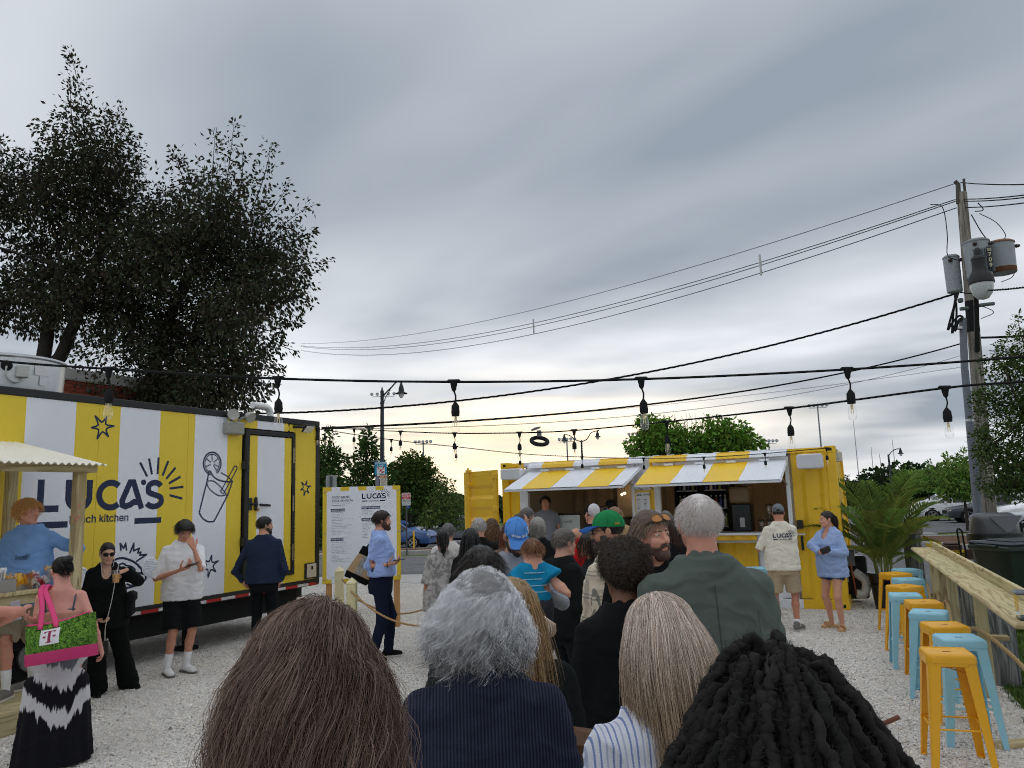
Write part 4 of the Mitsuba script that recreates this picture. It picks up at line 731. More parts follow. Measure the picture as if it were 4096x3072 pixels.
for x,y,d,b,lb in ((3.015,5.645,-17,0,'yellow metal stool standing nearest of the row'),(3.385,6.14,-14,1,'light blue stool just behind the nearest yellow one'),(3.585,6.70,-10,0,'second yellow stool from the near end of the rail'),(3.82,7.39,-34,1,'turned light blue stool, second blue from the near end'),(4.105,8.02,-14,0,'third yellow stool from the near end of the rail'),
 (4.20,8.58,-20,1,'third light blue stool counted from the near end'),(4.55,9.28,10,0,'fourth yellow stool from the near end of the rail'),(4.93,9.95,-4,1,'fourth light blue stool counted from the near end'),(5.10,10.62,14,0,'farthest yellow stool, right before the palm pot'),(5.47,11.05,0,1,'farthest light blue stool at the rail beside the palm'),(3.62,11.95,0,1,'light blue stool under the kiosk shelf behind the person in cream')):
 stool(x,y,d,b,lb)

# ------------------------------------------------------------------ drinks rail with posts, old piles and rope
rl = thing('drinks_rail','long new timber drinks rail with upstand along the grass','counter')
ra,ru = v3(3.10,4.98,1.05),nrm([2.51,6.17,0]); rn = np.array([ru[1],-ru[0],0])
def rp(t,o,z): q = ra + ru * t + rn * o; return np.array([q[0],q[1],z])
lumber('top_board',rp(0,0.135,1.032),rp(6.66,0.135,1.032),0.27,0.038,parent=rl,ch=0.012)
lumber('upstand',rp(0.25,0.29,1.07),rp(6.66,0.29,1.07),0.038,0.115,parent=rl,ch=0.006)
for t_ in (2.62,4.42,5.2,6.0): lumber('post',rp(t_,0.2,-0.05),rp(t_,0.2,1.012),0.14,0.09,up=rn,parent=rl,ch=0.006)
lumber('brace_block',rp(2.75,0.22,0.5),rp(2.75,0.42,0.5),0.09,0.04,parent=rl)
def pile_fn(p,n,uv):
 w = fbm(p.x * 3.0,p.y * 3.0,p.z * 1.1,3); g = fbm(p.x * 60.0 + w * 12,p.y * 60.0,p.z * 3.0 + w * 4,3)
 return mix((0.07,0.075,0.075),(0.26,0.265,0.25),smoothstep(0.25,0.75,g)) * (0.75 + 0.5 * w)
mat('weathered_wood',base=mikit.proc(pile_fn),rough=0.9,specular=0.15)
def pile(key,lb,x,y,r0,h,cat_='piling'):
 t = thing(key,lb,cat_); a = np.linspace(0,2 * np.pi,20,endpoint=False); rr = r0 * (1 + 0.05 * np.sin(3 * a + x) + 0.03 * np.sin(7 * a))
 m = lathe([(0.0,-0.1),(1,-0.1),(1.02,0.3),(0.98,h - 0.02),(0.95,h),(0.0,h + 0.004)],20); v = np.array(m.vertices); k = np.arange(len(v)) % 20; v[:,0] *= rr[k]; v[:,1] *= rr[k]
 put('trunk',trimesh.Trimesh(v + [x,y,0],m.faces,process=False),'weathered_wood',smooth=40,parent=t); return t
for k,(t_,lb) in enumerate(((3.15,'weathered grey piling right behind the second rail post'),(4.78,'weathered grey piling midway along the drinks rail'),(6.35,'weathered grey piling at the far end of the rail'))):
 q = rp(t_,0.42,0); pile('piling',lb,q[0],q[1],0.125,0.93)
pt = pile('piling','tall rope-wound piling behind the palm',6.56,12.95,0.135,1.30)
put('rope_wrap',cat([tube([(6.56 + 0.16 * math.cos(a),12.95 + 0.16 * math.sin(a),1.12 + 0.032 * a / 6.283) for a in np.linspace(0,6.283 * 4,80)],0.016,6)]),'matte',col=lin(150,142,122),smooth=True,parent=pt)
def rope(P,r_,n=10):
 P = spline(P,n); L = np.concatenate([[0],np.cumsum(np.linalg.norm(np.diff(P,axis=0),axis=1))]); m = max(24,int(L[-1] / 0.022)); s = np.linspace(0,L[-1],m); Q = np.column_stack([np.interp(s,L,P[:,i]) for i in range(3)]); t,a,b = frames(Q); ms = []
 for k in range(3):
  ph = s / (r_ * 5.0) * 2 * math.pi / 1.3 + k * 2.094; ms.append(tube(Q + r_ * 0.5 * (np.cos(ph)[:,None] * a + np.sin(ph)[:,None] * b),r_ * 0.58,6))
 return cat(ms)
rk = thing('rail_rope','thick beige rope looping between the drinks rail posts','rope')
pts = [rp(6.0,0.10,0.62),rp(5.6,0.09,0.40),rp(5.2,0.13,0.60),rp(4.8,0.08,0.34),rp(4.42,0.13,0.60),rp(3.6,0.07,0.20),rp(3.0,0.08,0.34),rp(2.62,0.13,0.60),(4.33,7.05,.42),(4.36,6.75,.22),(4.42,6.5,.09),(4.6,6.3,.035),(4.95,6.2,.03)]
put('strand',rope(pts,0.020),'matte',col=lin(178,152,112),smooth=True,parent=rk)
for lb,a,b in (('loose timber offcut on the gravel by the rail',(3.62,5.55,0.03),(3.98,5.38,0.03)),('second loose timber offcut lying by the rail',(3.45,5.95,0.02),(3.75,6.0,0.02))):
 t = thing('timber_offcut',lb,'offcut'); lumber('board',a,b,0.09,0.04,parent=t)
nd = thing('napkin_dispenser','clear and grey napkin dispenser standing on the near end of the rail','napkin dispenser'); q = rp(0.16,0.13,1.052); A_ = [ru * -1,rn * 1.0,UP]
put('base',box(q + UP * 0.01,[0.12,0.15,0.02],0.006,ax=[ru,rn,UP]),'plastic',col=lin(60,62,66),parent=nd); put('cover',box(q + UP * 0.09,[0.11,0.008,0.14],0.003,ax=[ru,rn,UP]),'plastic',col=lin(30,31,34),parent=nd)
put('lid',box(q + UP * 0.17,[0.14,0.17,0.022],0.009,ax=[ru,rn,UP]),'plastic',col=lin(96,100,108),parent=nd); put('napkins',box(q + UP * 0.085 + rn * 0.03,[0.09,0.05,0.12],0.002,ax=[ru,rn,UP]),'matte',col=lin(190,186,178),parent=nd)
put('side_panel',box(q + UP * 0.085 + rn * -0.072,[0.115,0.004,0.14],0,ax=[ru,rn,UP]),'glass',parent=nd)
pb = thing('paper_cup','white paper cup behind the napkin dispenser','cup'); put('body',lathe([(0.0,0.0),(0.03,0.0),(0.04,0.1),(0.0425,0.1),(0.0425,0.105),(0.037,0.1),(0.0,0.02)],20,rp(-0.02,0.22,1.052)),'matte',col=lin(232,232,230),smooth=30,parent=pb)

# ------------------------------------------------------------------ bins, guard rail, hand truck, tape
db = thing('dome_bin','large black litter bin with a dome lid at the right edge','bin'); c = v3(7.6,12.4,0)
put('body',lathe([(0.0,0.0),(0.30,0.0),(0.35,0.95),(0.395,1.0),(0.395,1.13),(0.36,1.14),(0.0,1.14)],36,c),'plastic',col=lin(30,32,34),smooth=30,parent=db)
n_ = 40; a = np.linspace(0,2 * np.pi,n_,endpoint=False); rows = []
for t in np.linspace(0,1,9): rows.append(np.column_stack([(0.345 - 0.03 * t ** 2 - 0.06 * max(0,t - .85) / .15) * np.cos(a),(0.345 - 0.05 * t ** 2 - 0.16 * max(0,t - .85) / .15) * np.sin(a),np.full(n_,1.14 + 0.31 * t)]) + [c[0],c[1],0])
rows.append(np.tile([[c[0],c[1],1.455]],(n_,1))); V = np.array(rows); V = np.concatenate([V,V[:,:1]],1); put('dome',ruled(V[:,::-1]),'plastic',col=lin(74,75,79),smooth=45,parent=db)
put('flap',place(extr(Polygon([(-0.24,0.25),(0.24,0.25),(0.04,0.02),(-0.04,0.02)]).buffer(0.01),0.02),c + v3(0,-0.335,1.15),v3(1,0,0),nrm([0,0.13,1])),'plastic',col=lin(84,86,90),parent=db)
gc = thing('wheelie_bin','dark green wheeled refuse cart in front of the dome bin','bin'); c = v3(6.78,10.55,0); ax_ = [nrm([1,0.12,0]),nrm([-0.12,1,0]),UP]
def frust(c,w0,d0,w1,d1,z0,z1,ax=ax_):
 P = [[sx * w / 2,sy * d / 2,z] for w,d,z in ((w0,d0,z0),(w1,d1,z1)) for sx in (-1,1) for sy in (-1,1)]; m = trimesh.convex.convex_hull(np.array(P)); return trimesh.Trimesh(np.asarray(m.vertices) @ np.array(ax) + c,m.faces,process=False)
put('body',cat([frust(c,0.72,0.56,0.86,0.66,0.45,1.03),frust(c + ax_[0] * 0.03,0.66,0.5,0.70,0.54,0.05,0.46)]),'plastic',col=lin(24,38,32),parent=gc); put('rim',box(c + UP * 1.06,[0.98,0.76,0.075],0.02,ax=ax_),'plastic',col=lin(30,44,38),parent=gc)
put('lid',cat([box(c + UP * 1.12,[0.96,0.76,0.045],0.02,ax=ax_),box(c + UP * 1.15,[0.6,0.5,0.03],0.012,ax=ax_)]),'plastic',col=lin(52,56,64),parent=gc)
put('handle',tube([c - ax_[0] * 0.5 - ax_[1] * 0.2 + UP * 1.09,c - ax_[0] * 0.5 + ax_[1] * 0.2 + UP * 1.09],0.018),'plastic',col=lin(24,38,32),parent=gc)
for s_ in (-1,1): put('wheel',place(lathe([(0,-.03),(.12,-.03),(.13,0),(.12,.03),(0,.03)],20),c + ax_[0] * 0.3 * s_ + ax_[1] * 0.28 + UP * 0.13,ax_[1],UP),'matte',col=lin(20,20,20),parent=gc)
bg = thing('black_sack','black plastic rubbish sack lying under the rail','sack'); m = trimesh.creation.icosphere(3); v = np.array(m.vertices); v = v * [0.26,0.2,0.14] * (0.85 + 0.4 * meshkit.fbm(v * 3.0,3))[:,None] + [5.0,7.35,0.1]; put('bag',trimesh.Trimesh(v,m.faces,process=False),'plastic',col=lin(18,18,20),smooth=True,parent=bg)
gr_ = thing('guard_rail','low brown timber guard rail with a square post by the road','guard rail'); BRN = lin(62,36,30)
put('post',cat([box((7.5,13.5,0.44),[0.24,0.24,0.9],0.012),box((7.5,13.5,0.905),[0.2,0.2,0.03],0.014)]),'satin',col=BRN,parent=gr_); put('rail',beam((7.5,13.45,0.72),(11.5,13.1,0.72),0.06,0.17),'satin',col=BRN,parent=gr_); put('post',box((11.3,13.2,0.44),[0.24,0.24,0.9],0.012),'satin',col=BRN,parent=gr_)
tp_ = thing('caution_tape','yellow and black caution tape tied round the brown post','tape'); TY = lin(222,190,20); ms = []
for z,w_ in ((0.78,.05),(0.70,.055),(0.63,.045)): ms += [box((7.5,13.373,z),[0.256,0.006,w_],0),box((7.373,13.5,z),[0.006,0.256,w_],0)]
ms += [beam((6.9,13.2,0.93),(7.38,13.37,0.80),0.006,0.05),beam((7.62,13.36,0.80),(7.42,13.36,0.62),0.005,0.03),beam((7.63,13.36,0.8),(7.68,13.33,0.35),0.02,0.006,up=(1,0,0))]
put('band',cat(ms),'plastic',col=TY,parent=tp_)
for z,tx in ((0.765,'CAUTION'),(0.685,'NOT CROSS')): put('lettering',place(text(tx,0.035,0.002,True),v3(7.39,13.368,z),v3(1,0,0),UP),'matte',col=lin(20,20,20),parent=tp_)
t2 = thing('caution_tape','short yellow tape scrap hanging under the drinks rail','tape'); put('band',cat([beam(rp(3.05,0.3,0.86),rp(3.05,0.3,0.74),0.004,0.06,up=ru),beam(rp(3.0,0.31,1.0),rp(3.05,0.3,0.84),0.003,0.012,up=ru)]),'plastic',col=TY,parent=t2)
t3 = thing('caution_tape','yellow tape tied from the rope-wound piling to the rail','tape'); put('band',cat([beam((6.68,12.85,1.08),(6.62,12.2,0.98),0.004,0.06),beam((6.62,12.2,0.98),(6.0,11.35,1.10),0.004,0.04)]),'plastic',col=TY,parent=t3)
ht = thing('hand_truck','black hand truck leaning upright beside the brown post','hand truck')
put('frame',cat([tube([(7.34,13.0,1.16),(7.41,13.0,0.1)],0.016),tube([(7.42,13.0,1.15),(7.50,13.0,0.1)],0.016),tube(spline([(7.34,13,1.15),(7.37,13,1.185),(7.42,13,1.15)],4),0.016)]),'satin',col=lin(28,26,28),parent=ht); put('toe_plate',box((7.45,12.9,0.06),[0.3,0.2,0.01],0),'satin',col=lin(28,26,28),parent=ht)
pp = thing('water_filter','white plastic pipes and dark tank beside the kiosk end','plumbing'); put('tank',box((5.72,13.4,0.42),[0.34,0.4,0.7],0.03),'plastic',col=lin(28,29,31),parent=pp); put('pipe',tube(spline([(5.50,12.85,0.2),(5.62,12.8,0.22),(5.66,12.82,0.4),(5.52,12.9,0.55)],6),0.07,14),'plastic',col=lin(205,205,198),smooth=40,parent=pp); put('copper_pipe',tube(spline([(5.40,12.72,0.7),(5.43,12.7,0.35),(5.46,12.75,0.2)],5),0.015),'metal',col=lin(170,100,70),parent=pp); put('meter_box',box((5.43,12.85,0.78),[0.16,0.12,0.26],0.01),'satin',col=lin(128,132,134),parent=pp)

# ------------------------------------------------------------------ menu board, rope bollards
mb = thing('menu_board','large white menu board with a yellow border on timber posts','menu board'); M0,M1 = v3(-3.0,12.0,0),v3(-1.84,12.3,0); mx = nrm(M1 - M0); my = nrm(UP + 0.0 * mx); mn = np.cross(mx,my); mn = mn if mn[1] < 0 else -mn; MW,MZ0,MZ1 = 1.20,0.715,2.18
def mflat(g,o,d=0.0015): return place(extr(g,d),M0 + mn * o,mx,UP,mn)
put('panel',box(M0 + mx * MW / 2 + UP * (MZ0 + MZ1) / 2,[MW,0.02,MZ1 - MZ0],0.003,ax=[mx,mn,UP]),'satin',col=lin(218,188,48),parent=mb)
w_in = sbox(0.062,MZ0 + 0.062,MW - 0.062,MZ1 - 0.062).buffer(-0.03).buffer(0.03); tabs = [sbox(x,MZ1 - 0.07,x + 0.135,MZ1) for x in (0.135,0.405,0.675,0.94)] + [sbox(x,MZ0,x + 0.135,MZ0 + 0.07) for x in (0.135,0.405,0.675,0.94)]
put('face',mflat(shapely.union_all([w_in] + tabs),0.0105),'satin',col=lin(226,229,236),parent=mb)
def mtext(s,x,z,h,bold=True,d=0.0012): put('lettering',place(text(s,h,d,bold == 1 or bold == 2),M0 + mx * x + UP * z + mn * 0.0125,mx,UP,mn),'matte',col=NAVY,parent=mb)
mtext('FOOD MENU',0.135,2.005,0.034,2); mtext('2026 SEASON',0.135,1.952,0.034,2); put('rule',mflat(sbox(0.135,1.924,0.45,1.926),0.0125),'matte',col=NAVY,parent=mb); mtext('lucasbeachkitchen.com',0.135,1.893,0.014)
for m,nm in zip(logo_meshes(0.083,0.0012),LGN): put(nm,place(m,M0 + mx * 0.60 + UP * 1.985 + mn * 0.0125,mx,UP,mn),'matte',col=NAVY,parent=mb)
def mhead(s,x,z,w_): put('heading',mflat(sbox(x - 0.012,z - 0.012,x - 0.012 + w_,z + 0.03),0.0125,0.001),'matte',col=NAVY,parent=mb); put('lettering',place(text(s,0.019,0.001,True),M0 + mx * x + UP * z + mn * 0.0138,mx,UP,mn),'matte',col=lin(226,229,236),parent=mb)
mhead('BEACH CLASSICS',0.135,1.815,0.215); mhead('FROM THE SEA',0.135,1.365,0.195); mhead('CRISPY & CRAVEABLE',0.605,1.838,0.29); mhead('SNACKS & SHAREABLES',0.605,1.658,0.30)
items = [(0.135,1.783,[('The Luca Burger | $9.95',1),('American cheese, lettuce, beach sauce',0),('Make it a double +$3.00',0),('The Luca Dog | $7.95',1),('all beef dog with white cheddar queso, crushed tortilla chips',0),('Classic Beach Dog | $4.95',1),('all beef dog',0),('Grilled Cheese | $6.95',1),('buttered toast with melted American cheese, sliced thin',0),('Grilled Cheese w/ Bacon | $7.95',1),('buttered toast with melted American cheese and',0),('crispy bacon',0),('California Chicken | $10.95',1),('grilled chicken, crispy bacon, fresh tomato, avocado,',0),('greens & melted cheddar',0),('',0),('Free toppings: lettuce, tomato, red onion, pickle chips',0),('Premium toppings: bacon, fried pickles, queso +$1',0)]),
   (0.135,1.325,[("Capt's Island Oysters | $18.95",1),('lightly fried oysters, lemon & cocktail sauce',0),('Make it an oyster roll, greens, red onion, pickles on a bun',0),("Luca's Fried Clams | $19.95",1),('lightly fried whole belly clams, lemon & cocktail sauce',0),('Make it a clam boat, lemon & tartar, lemon',0),('Grilled Shrimp Skewers | $15.95',1),('lemon garlic shrimp with tortilla strips and black beans',0),('& corn salsa',0),('Lobster Roll | MP',1),('Maine lobster poached in butter on a toasted roll',0),("Luca's Lobster Chips | MP",1),('House fried chips, topped with lobster, queso, chives',0)]),
   (0.605,1.805,[("Luca's Nuggets (6)",1),('Crispy chicken with dip',0),('Orange Garlic Wings',1),("Luca's tangy house sauce",0)]),(0.605,1.625,[('Shore Fries | $5.95',1),('Crispy golden on fries',0),('Canteen Chips | $7.9',1),('fresh corn tortillas',0),('Boardwalk Chips',1),('House potato chips',0),('Street Corn',1),('Roasted corn',0),("Luca's Cup",1),('Creamy slaw',0),('Pickle chips',1)])]
for x,z,rows_ in items:
 for s,b in rows_:
  if s: mtext(s,x,z,0.0108 if b else 0.0085,True if b else False,0.0008)
  z -= 0.0242
mtext('Please inform your server of any allergies before ordering',0.2,0.822,0.007,False); mtext('Consuming raw or undercooked meats, seafood or shellfish may increase your risk of illness',0.13,0.803,0.0065,False)
for x in (0.035,MW - 0.035):
 for z in (MZ0 + 0.06,(MZ0 + MZ1) / 2 + 0.02,MZ1 - 0.07): put('screw',place(lathe([(0.013,0.0),(0.012,0.004),(0.0,0.005)],10),M0 + mx * x + UP * z + mn * 0.0105,mx,UP,mn),'metal',col=lin(170,168,160),parent=mb)
def stain_fn(p,n,uv): g = fbm(p.x * 40,p.y * 40,p.z * 2.4,3); return mix((0.40,0.19,0.06),(0.56,0.31,0.12),g)
mat('stained_wood',base=mikit.proc(stain_fn),rough=0.6)
for x in (0.1,MW - 0.06): put('post',box(M0 + mx * x - mn * 0.06 + UP * 1.0,[0.09,0.09,2.0],0.004,ax=[mx,mn,UP]),'stained_wood',parent=mb)
for (x,y,lb) in ((-2.06,9.7,'cream painted pointed rope post before the menu board'),(-0.9,9.35,'cream rope post behind the navy jumper in the line'),(-2.6,11.4,'cream rope post hidden behind the board corner')):
 t = thing('rope_post',lb,'post'); P = Polygon([(-.058,-.058),(.058,-.058),(.058,.058),(-.058,.058)]); m = box((x,y,0.47),[0.116,0.116,0.95],0.008); put('shaft',m,'matte',col=lin(214,206,164),parent=t)
 pk = trimesh.convex.convex_hull(np.array([[sx * .06,sy * .06,.945] for sx in (-1,1) for sy in (-1,1)] + [[sx * .058,sy * .058,.96] for sx in (-1,1) for sy in (-1,1)] + [[0,0,1.02]])); put('cap',trimesh.Trimesh(np.asarray(pk.vertices) + [x,y,0],pk.faces,process=False),'matte',col=lin(222,214,172),parent=t)
t = thing('barrier_rope','beige barrier rope drooping in front of the person in a blue shirt','rope'); put('strand',rope([(-2.06,9.63,0.86),(-1.78,9.5,0.66),(-1.5,9.4,0.53),(-1.2,9.35,0.465),(-0.9,9.3,0.47)],0.013),'matte',col=lin(176,140,96),smooth=True,parent=t)
t = thing('barrier_rope','second barrier rope passing behind the person in a blue shirt','rope'); put('strand',rope([(-2.5,11.4,0.62),(-2.1,11.5,0.40),(-1.75,11.5,0.31),(-1.4,11.5,0.36),(-1.0,11.4,0.55)],0.013),'matte',col=lin(160,124,84),smooth=True,parent=t)
t = thing('barrier_rope','third barrier rope running back to the hidden rope post','rope'); put('strand',rope([(-2.06,9.76,0.86),(-2.1,10.4,0.66),(-2.3,11.0,0.68),(-2.55,11.35,0.84)],0.013),'matte',col=lin(150,118,80),smooth=True,parent=t)

# ------------------------------------------------------------------ condiment bins on the booth counter
def bin_box(key,lb,s0,s1,o0,o1,z0,h,bs,cl=None):
 t = thing(key,lb,'bin'); th = 0.004; ms = [box(sp((s0 + s1) / 2,z0 + th / 2,(o0 + o1) / 2),[s1 - s0,abs(o1 - o0),th],0,ax=[e1,nt,UP])]
 for s_ in (s0,s1): ms.append(box(sp(s_,z0 + h / 2,(o0 + o1) / 2),[th,abs(o1 - o0),h],0,ax=[e1,nt,UP]))
 for o_ in (o0,o1): ms.append(box(sp((s0 + s1) / 2,z0 + h / 2,o_),[s1 - s0,th,h],0,ax=[e1,nt,UP]))
 put('tray',cat(ms),bs,col=cl,parent=t); return t
rr = np.random.default_rng(12)
def packets(lb,s0,s1,o0,o1,n,cl,cl2,sz,z0=1.245,up=False):
 t = thing('sauce_packets',lb,'packets'); 
 for k in range(n):
  c_ = sp(rr.uniform(s0,s1),z0 + rr.uniform(0.01,0.10) + k / n * 0.03,rr.uniform(o0,o1)); x = nrm(rr.normal(size=3) + (UP * 2.2 if up else 0)); y = nrm(np.cross(x,rr.normal(size=3))); z = np.cross(x,y); put('packet',box(c_,[sz[0],sz[1],0.006],0.002,ax=[x,y,z]),'plastic',col=cl if rr.random() < 0.65 else cl2,parent=t)
bin_box('clear_bin','clear bin of yellow mustard packets on the booth counter',-0.02,0.13,-0.30,-0.06,1.236,0.16,'glass'); packets('heap of yellow mustard packets in a clear bin',0.0,0.11,-0.27,-0.08,26,lin(222,160,20),lin(236,186,40),(0.075,0.03),up=True)
bin_box('clear_bin','clear bin of red and white ketchup packets on the booth counter',0.145,0.31,-0.30,-0.06,1.236,0.15,'glass'); packets('heap of red and white ketchup packets in a clear bin',0.16,0.29,-0.27,-0.08,30,lin(226,224,226),lin(168,30,48),(0.06,0.042))
bin_box('clear_bin','clear bin of brown sugar packets beside the booth post',0.325,0.44,-0.30,-0.08,1.236,0.16,'glass'); packets('heap of tan packets in the bin beside the booth post',0.335,0.43,-0.27,-0.1,18,lin(206,160,96),lin(224,200,160),(0.05,0.03),z0=1.30)
bin_box('wicker_bin','grey woven bin of white spoons at the counter end',-0.24,-0.03,-0.28,-0.04,1.236,0.11,'matte',lin(150,146,140)); t = thing('plastic_spoons','white plastic cutlery standing in the grey woven bin','cutlery')
for k in range(16):
 c_ = sp(rr.uniform(-0.21,-0.06),1.30,rr.uniform(-0.24,-0.08)); d_ = nrm(UP + rr.normal(size=3) * 0.35); put('spoon',cat([tube([c_,c_ + d_ * 0.10],0.0035,5),tube([c_ + d_ * 0.095,c_ + d_ * 0.11,c_ + d_ * 0.135,c_ + d_ * 0.15],[0.003,0.015,0.016,0.004],7,sy=0.35)]),'plastic',col=lin(234,234,236),parent=t)

# ------------------------------------------------------------------ kiosk fittings
def speaker(lb,s0,s1,z0,z1):
 t = thing('speaker',lb,'speaker'); put('cabinet',cbox(s0,s1,z0,z1,0.10,0.30,0.03),'plastic',col=lin(222,224,228),parent=t); put('grille',cbox(s0 + 0.012,s1 - 0.012,z0 + 0.012,z1 - 0.012,0.299,0.312,0.01),'satin',col=lin(205,207,212),parent=t); put('bracket',cbox((s0 + s1) / 2 - 0.03,(s0 + s1) / 2 + 0.03,z0 + 0.05,z1 - 0.05,0.0,0.11,0.01),'satin',col=lin(190,192,196),parent=t)
speaker('white wall speaker high on the kiosk right of the hatches',0.20,0.60,2.24,2.48); speaker('white wall speaker by the open container door',5.56,5.99,2.27,2.48)
t = thing('paper_menu','small printed menu clipped between the two hatches','menu'); put('sheet',cbox(3.13,3.42,1.56,1.985,0.02,0.03,0),'satin',col=lin(222,190,60),parent=t); put('face',cbox(3.15,3.40,1.58,1.95,0.03,0.032,0),'satin',col=lin(226,229,236),parent=t)
for m,nm in zip(logo_meshes(0.028,0.001),LGN): put(nm,place(m,cp(3.265,1.90,0.0322),-ec,UP,nc),'matte',col=NAVY,parent=t)
for x0,z_,w_ in ((3.385,1.915,.09),(3.385,1.89,.09),(3.385,1.82,.05),(3.26,1.82,.05),(3.26,1.74,.06),(3.385,1.66,.05)): put('line_block',cbox(x0 - w_,x0,z_,z_ + 0.012,0.0322,0.033,0),'matte',col=NAVY,parent=t)
for k in range(14): put('line_block',cat([cbox(3.385 - rr.uniform(.06,.1),3.385,1.80 - k * .0155,1.8035 - k * .0155,0.0322,0.0328,0),cbox(3.26 - rr.uniform(.05,.09),3.26,1.80 - k * .0155,1.8035 - k * .0155,0.0322,0.0328,0)]),'matte',col=lin(110,114,126),parent=t)
t = thing('wall_holder','black phone and card holder fixed on the kiosk wall','holder'); put('box',cbox(0.60,0.70,1.28,1.42,0.01,0.09,0.008),'plastic',col=lin(26,27,29),parent=t); put('shelf',cbox(0.58,0.72,1.18,1.20,0.01,0.13,0.004),'plastic',col=lin(190,192,192),parent=t); put('strap',cbox(0.62,0.66,0.93,1.16,0.015,0.03,0.003),'plastic',col=lin(24,25,27),parent=t)
t = thing('register_screen','white register screen facing the line in the left hatch','screen'); put('panel',cbox(4.55,5.02,1.26,1.58,-0.12,-0.10,0.006),'plastic',col=lin(190,200,198),parent=t); put('bezel',cbox(4.53,5.04,1.57,1.61,-0.13,-0.095,0.004),'plastic',col=lin(22,22,24),parent=t); put('stand',cbox(4.7,4.86,1.225,1.27,-0.2,-0.05,0.004),'plastic',col=lin(22,22,24),parent=t)
for m,nm in zip(logo_meshes(0.03,0.001),LGN): put(nm,place(m,cp(4.85,1.44,-0.0985),-ec,UP,nc),'matte',col=lin(90,96,104),parent=t)
t = thing('drink_dispenser','tall black drinks dispenser with a clear tank in the right hatch','dispenser'); put('base',cbox(1.46,1.80,1.226,1.70,-0.62,-0.3,0.02),'plastic',col=lin(20,20,22),parent=t); put('tank',cbox(1.46,1.82,1.71,1.99,-0.62,-0.3,0.03),'plastic',col=lin(120,96,62),parent=t); put('lid',cbox(1.53,1.73,1.99,2.02,-0.55,-0.37,0.01),'plastic',col=lin(50,44,36),parent=t); put('label_strip',cbox(1.58,1.66,1.30,1.46,-0.30,-0.296,0),'satin',col=lin(170,170,172),parent=t); put('badge',cbox(1.57,1.67,1.6,1.67,-0.30,-0.296,0),'satin',col=lin(20,50,52),parent=t)
for k,(s_,z_) in enumerate(((1.30,1.226),(1.17,1.226),(1.04,1.226),(1.16,1.44))):
 t = thing('glass_jar',('glass jar left of three on the hatch counter','glass jar in the middle on the hatch counter','glass jar nearest the kiosk frame','taller glass jar stacked on top of the others')[k],'jar','jars on the hatch counter'); c = cp(s_,z_,-0.28); h = 0.17 if k < 3 else 0.22
 put('vessel',lathe([(0.0,0.0),(0.058,0.0),(0.06,0.02),(0.06,h - 0.03),(0.045,h)],20,c),'glass',smooth=40,parent=t); put('contents',lathe([(0.0,0.005),(0.05,0.005),(0.05,h * 0.55),(0.0,h * 0.58)],16,c),'matte',col=lin(70,52,36),parent=t); put('lid',lathe([(0.05,h),(0.05,h + 0.03),(0.0,h + 0.032)],20,c),'plastic',col=lin(28,28,28),parent=t)
fr = thing('bottle_fridge','black open fridge stocked with bottles inside the right hatch','fridge'); put('cabinet',cat([cbox(1.98,3.0,0.16,1.25,-1.9,-1.2,0),cbox(2.96,3.0,1.25,2.3,-1.9,-1.2,0),cbox(1.98,2.02,1.25,2.3,-1.9,-1.2,0),cbox(2.44,2.56,1.25,2.3,-1.25,-1.2,0),cbox(2.02,2.96,1.25,2.3,-1.9,-1.86,0),cbox(1.98,3.0,2.28,2.34,-1.9,-1.2,0)]),'matte',col=lin(18,18,20),parent=fr)
for z_ in (1.28,1.62,1.96): put('shelf',cbox(2.02,2.96,z_ - 0.02,z_,-1.85,-1.23,0),'satin',col=lin(168,170,172),parent=fr)
BC = [lin(150,62,50),lin(60,74,130),lin(196,198,200),lin(52,60,88),lin(130,140,60),lin(90,30,60)]
for z_ in (1.28,1.62,1.96):
 for k in range(11):
  if 4 < k < 6: continue
  t = thing('bottle',ORD[k] + ' bottle from the left on the ' + {1.28: 'lowest',1.62: 'middle',1.96: 'top'}[z_] + ' shelf of the black fridge','bottle','bottles in the kiosk fridge'); put('body',lathe([(0.0,0.0),(0.032,0.0),(0.033,0.13),(0.013,0.2),(0.013,0.23),(0.0,0.235)],12,cp(2.92 - k * 0.085,z_ + 0.001,-1.32)),'plastic',col=BC[(k + int(z_ * 10)) % 6],smooth=40,parent=t); put('cap',lathe([(0.015,0.215),(0.015,0.24),(0.0,0.242)],10,cp(2.92 - k * 0.085,z_,-1.32)),'plastic',col=lin(220,220,222),parent=t)
t = thing('wall_cabinet','pale wall cabinet inside the left hatch','cabinet'); put('carcass',cbox(3.95,4.45,1.45,2.35,-2.38,-2.1,0.006),'satin',col=lin(140,132,118),parent=t); put('door',cbox(3.96,4.44,1.46,2.34,-2.1,-2.085,0.004),'satin',col=lin(150,142,128),parent=t)
t = thing('juice_machine','twin clear juice machine on the left hatch counter','dispenser')
for s_ in (4.22,4.05): put('bowl',cbox(s_,s_ + 0.14,1.42,1.70,-0.75,-0.55,0.02),'plastic',col=lin(120,112,104),parent=t); put('lid',cbox(s_ + .01,s_ + 0.13,1.70,1.72,-0.74,-0.56,0.006),'plastic',col=lin(40,40,42),parent=t)
put('base',cbox(4.03,4.38,1.226,1.42,-0.8,-0.5,0.01),'satin',col=lin(54,54,56),parent=t)
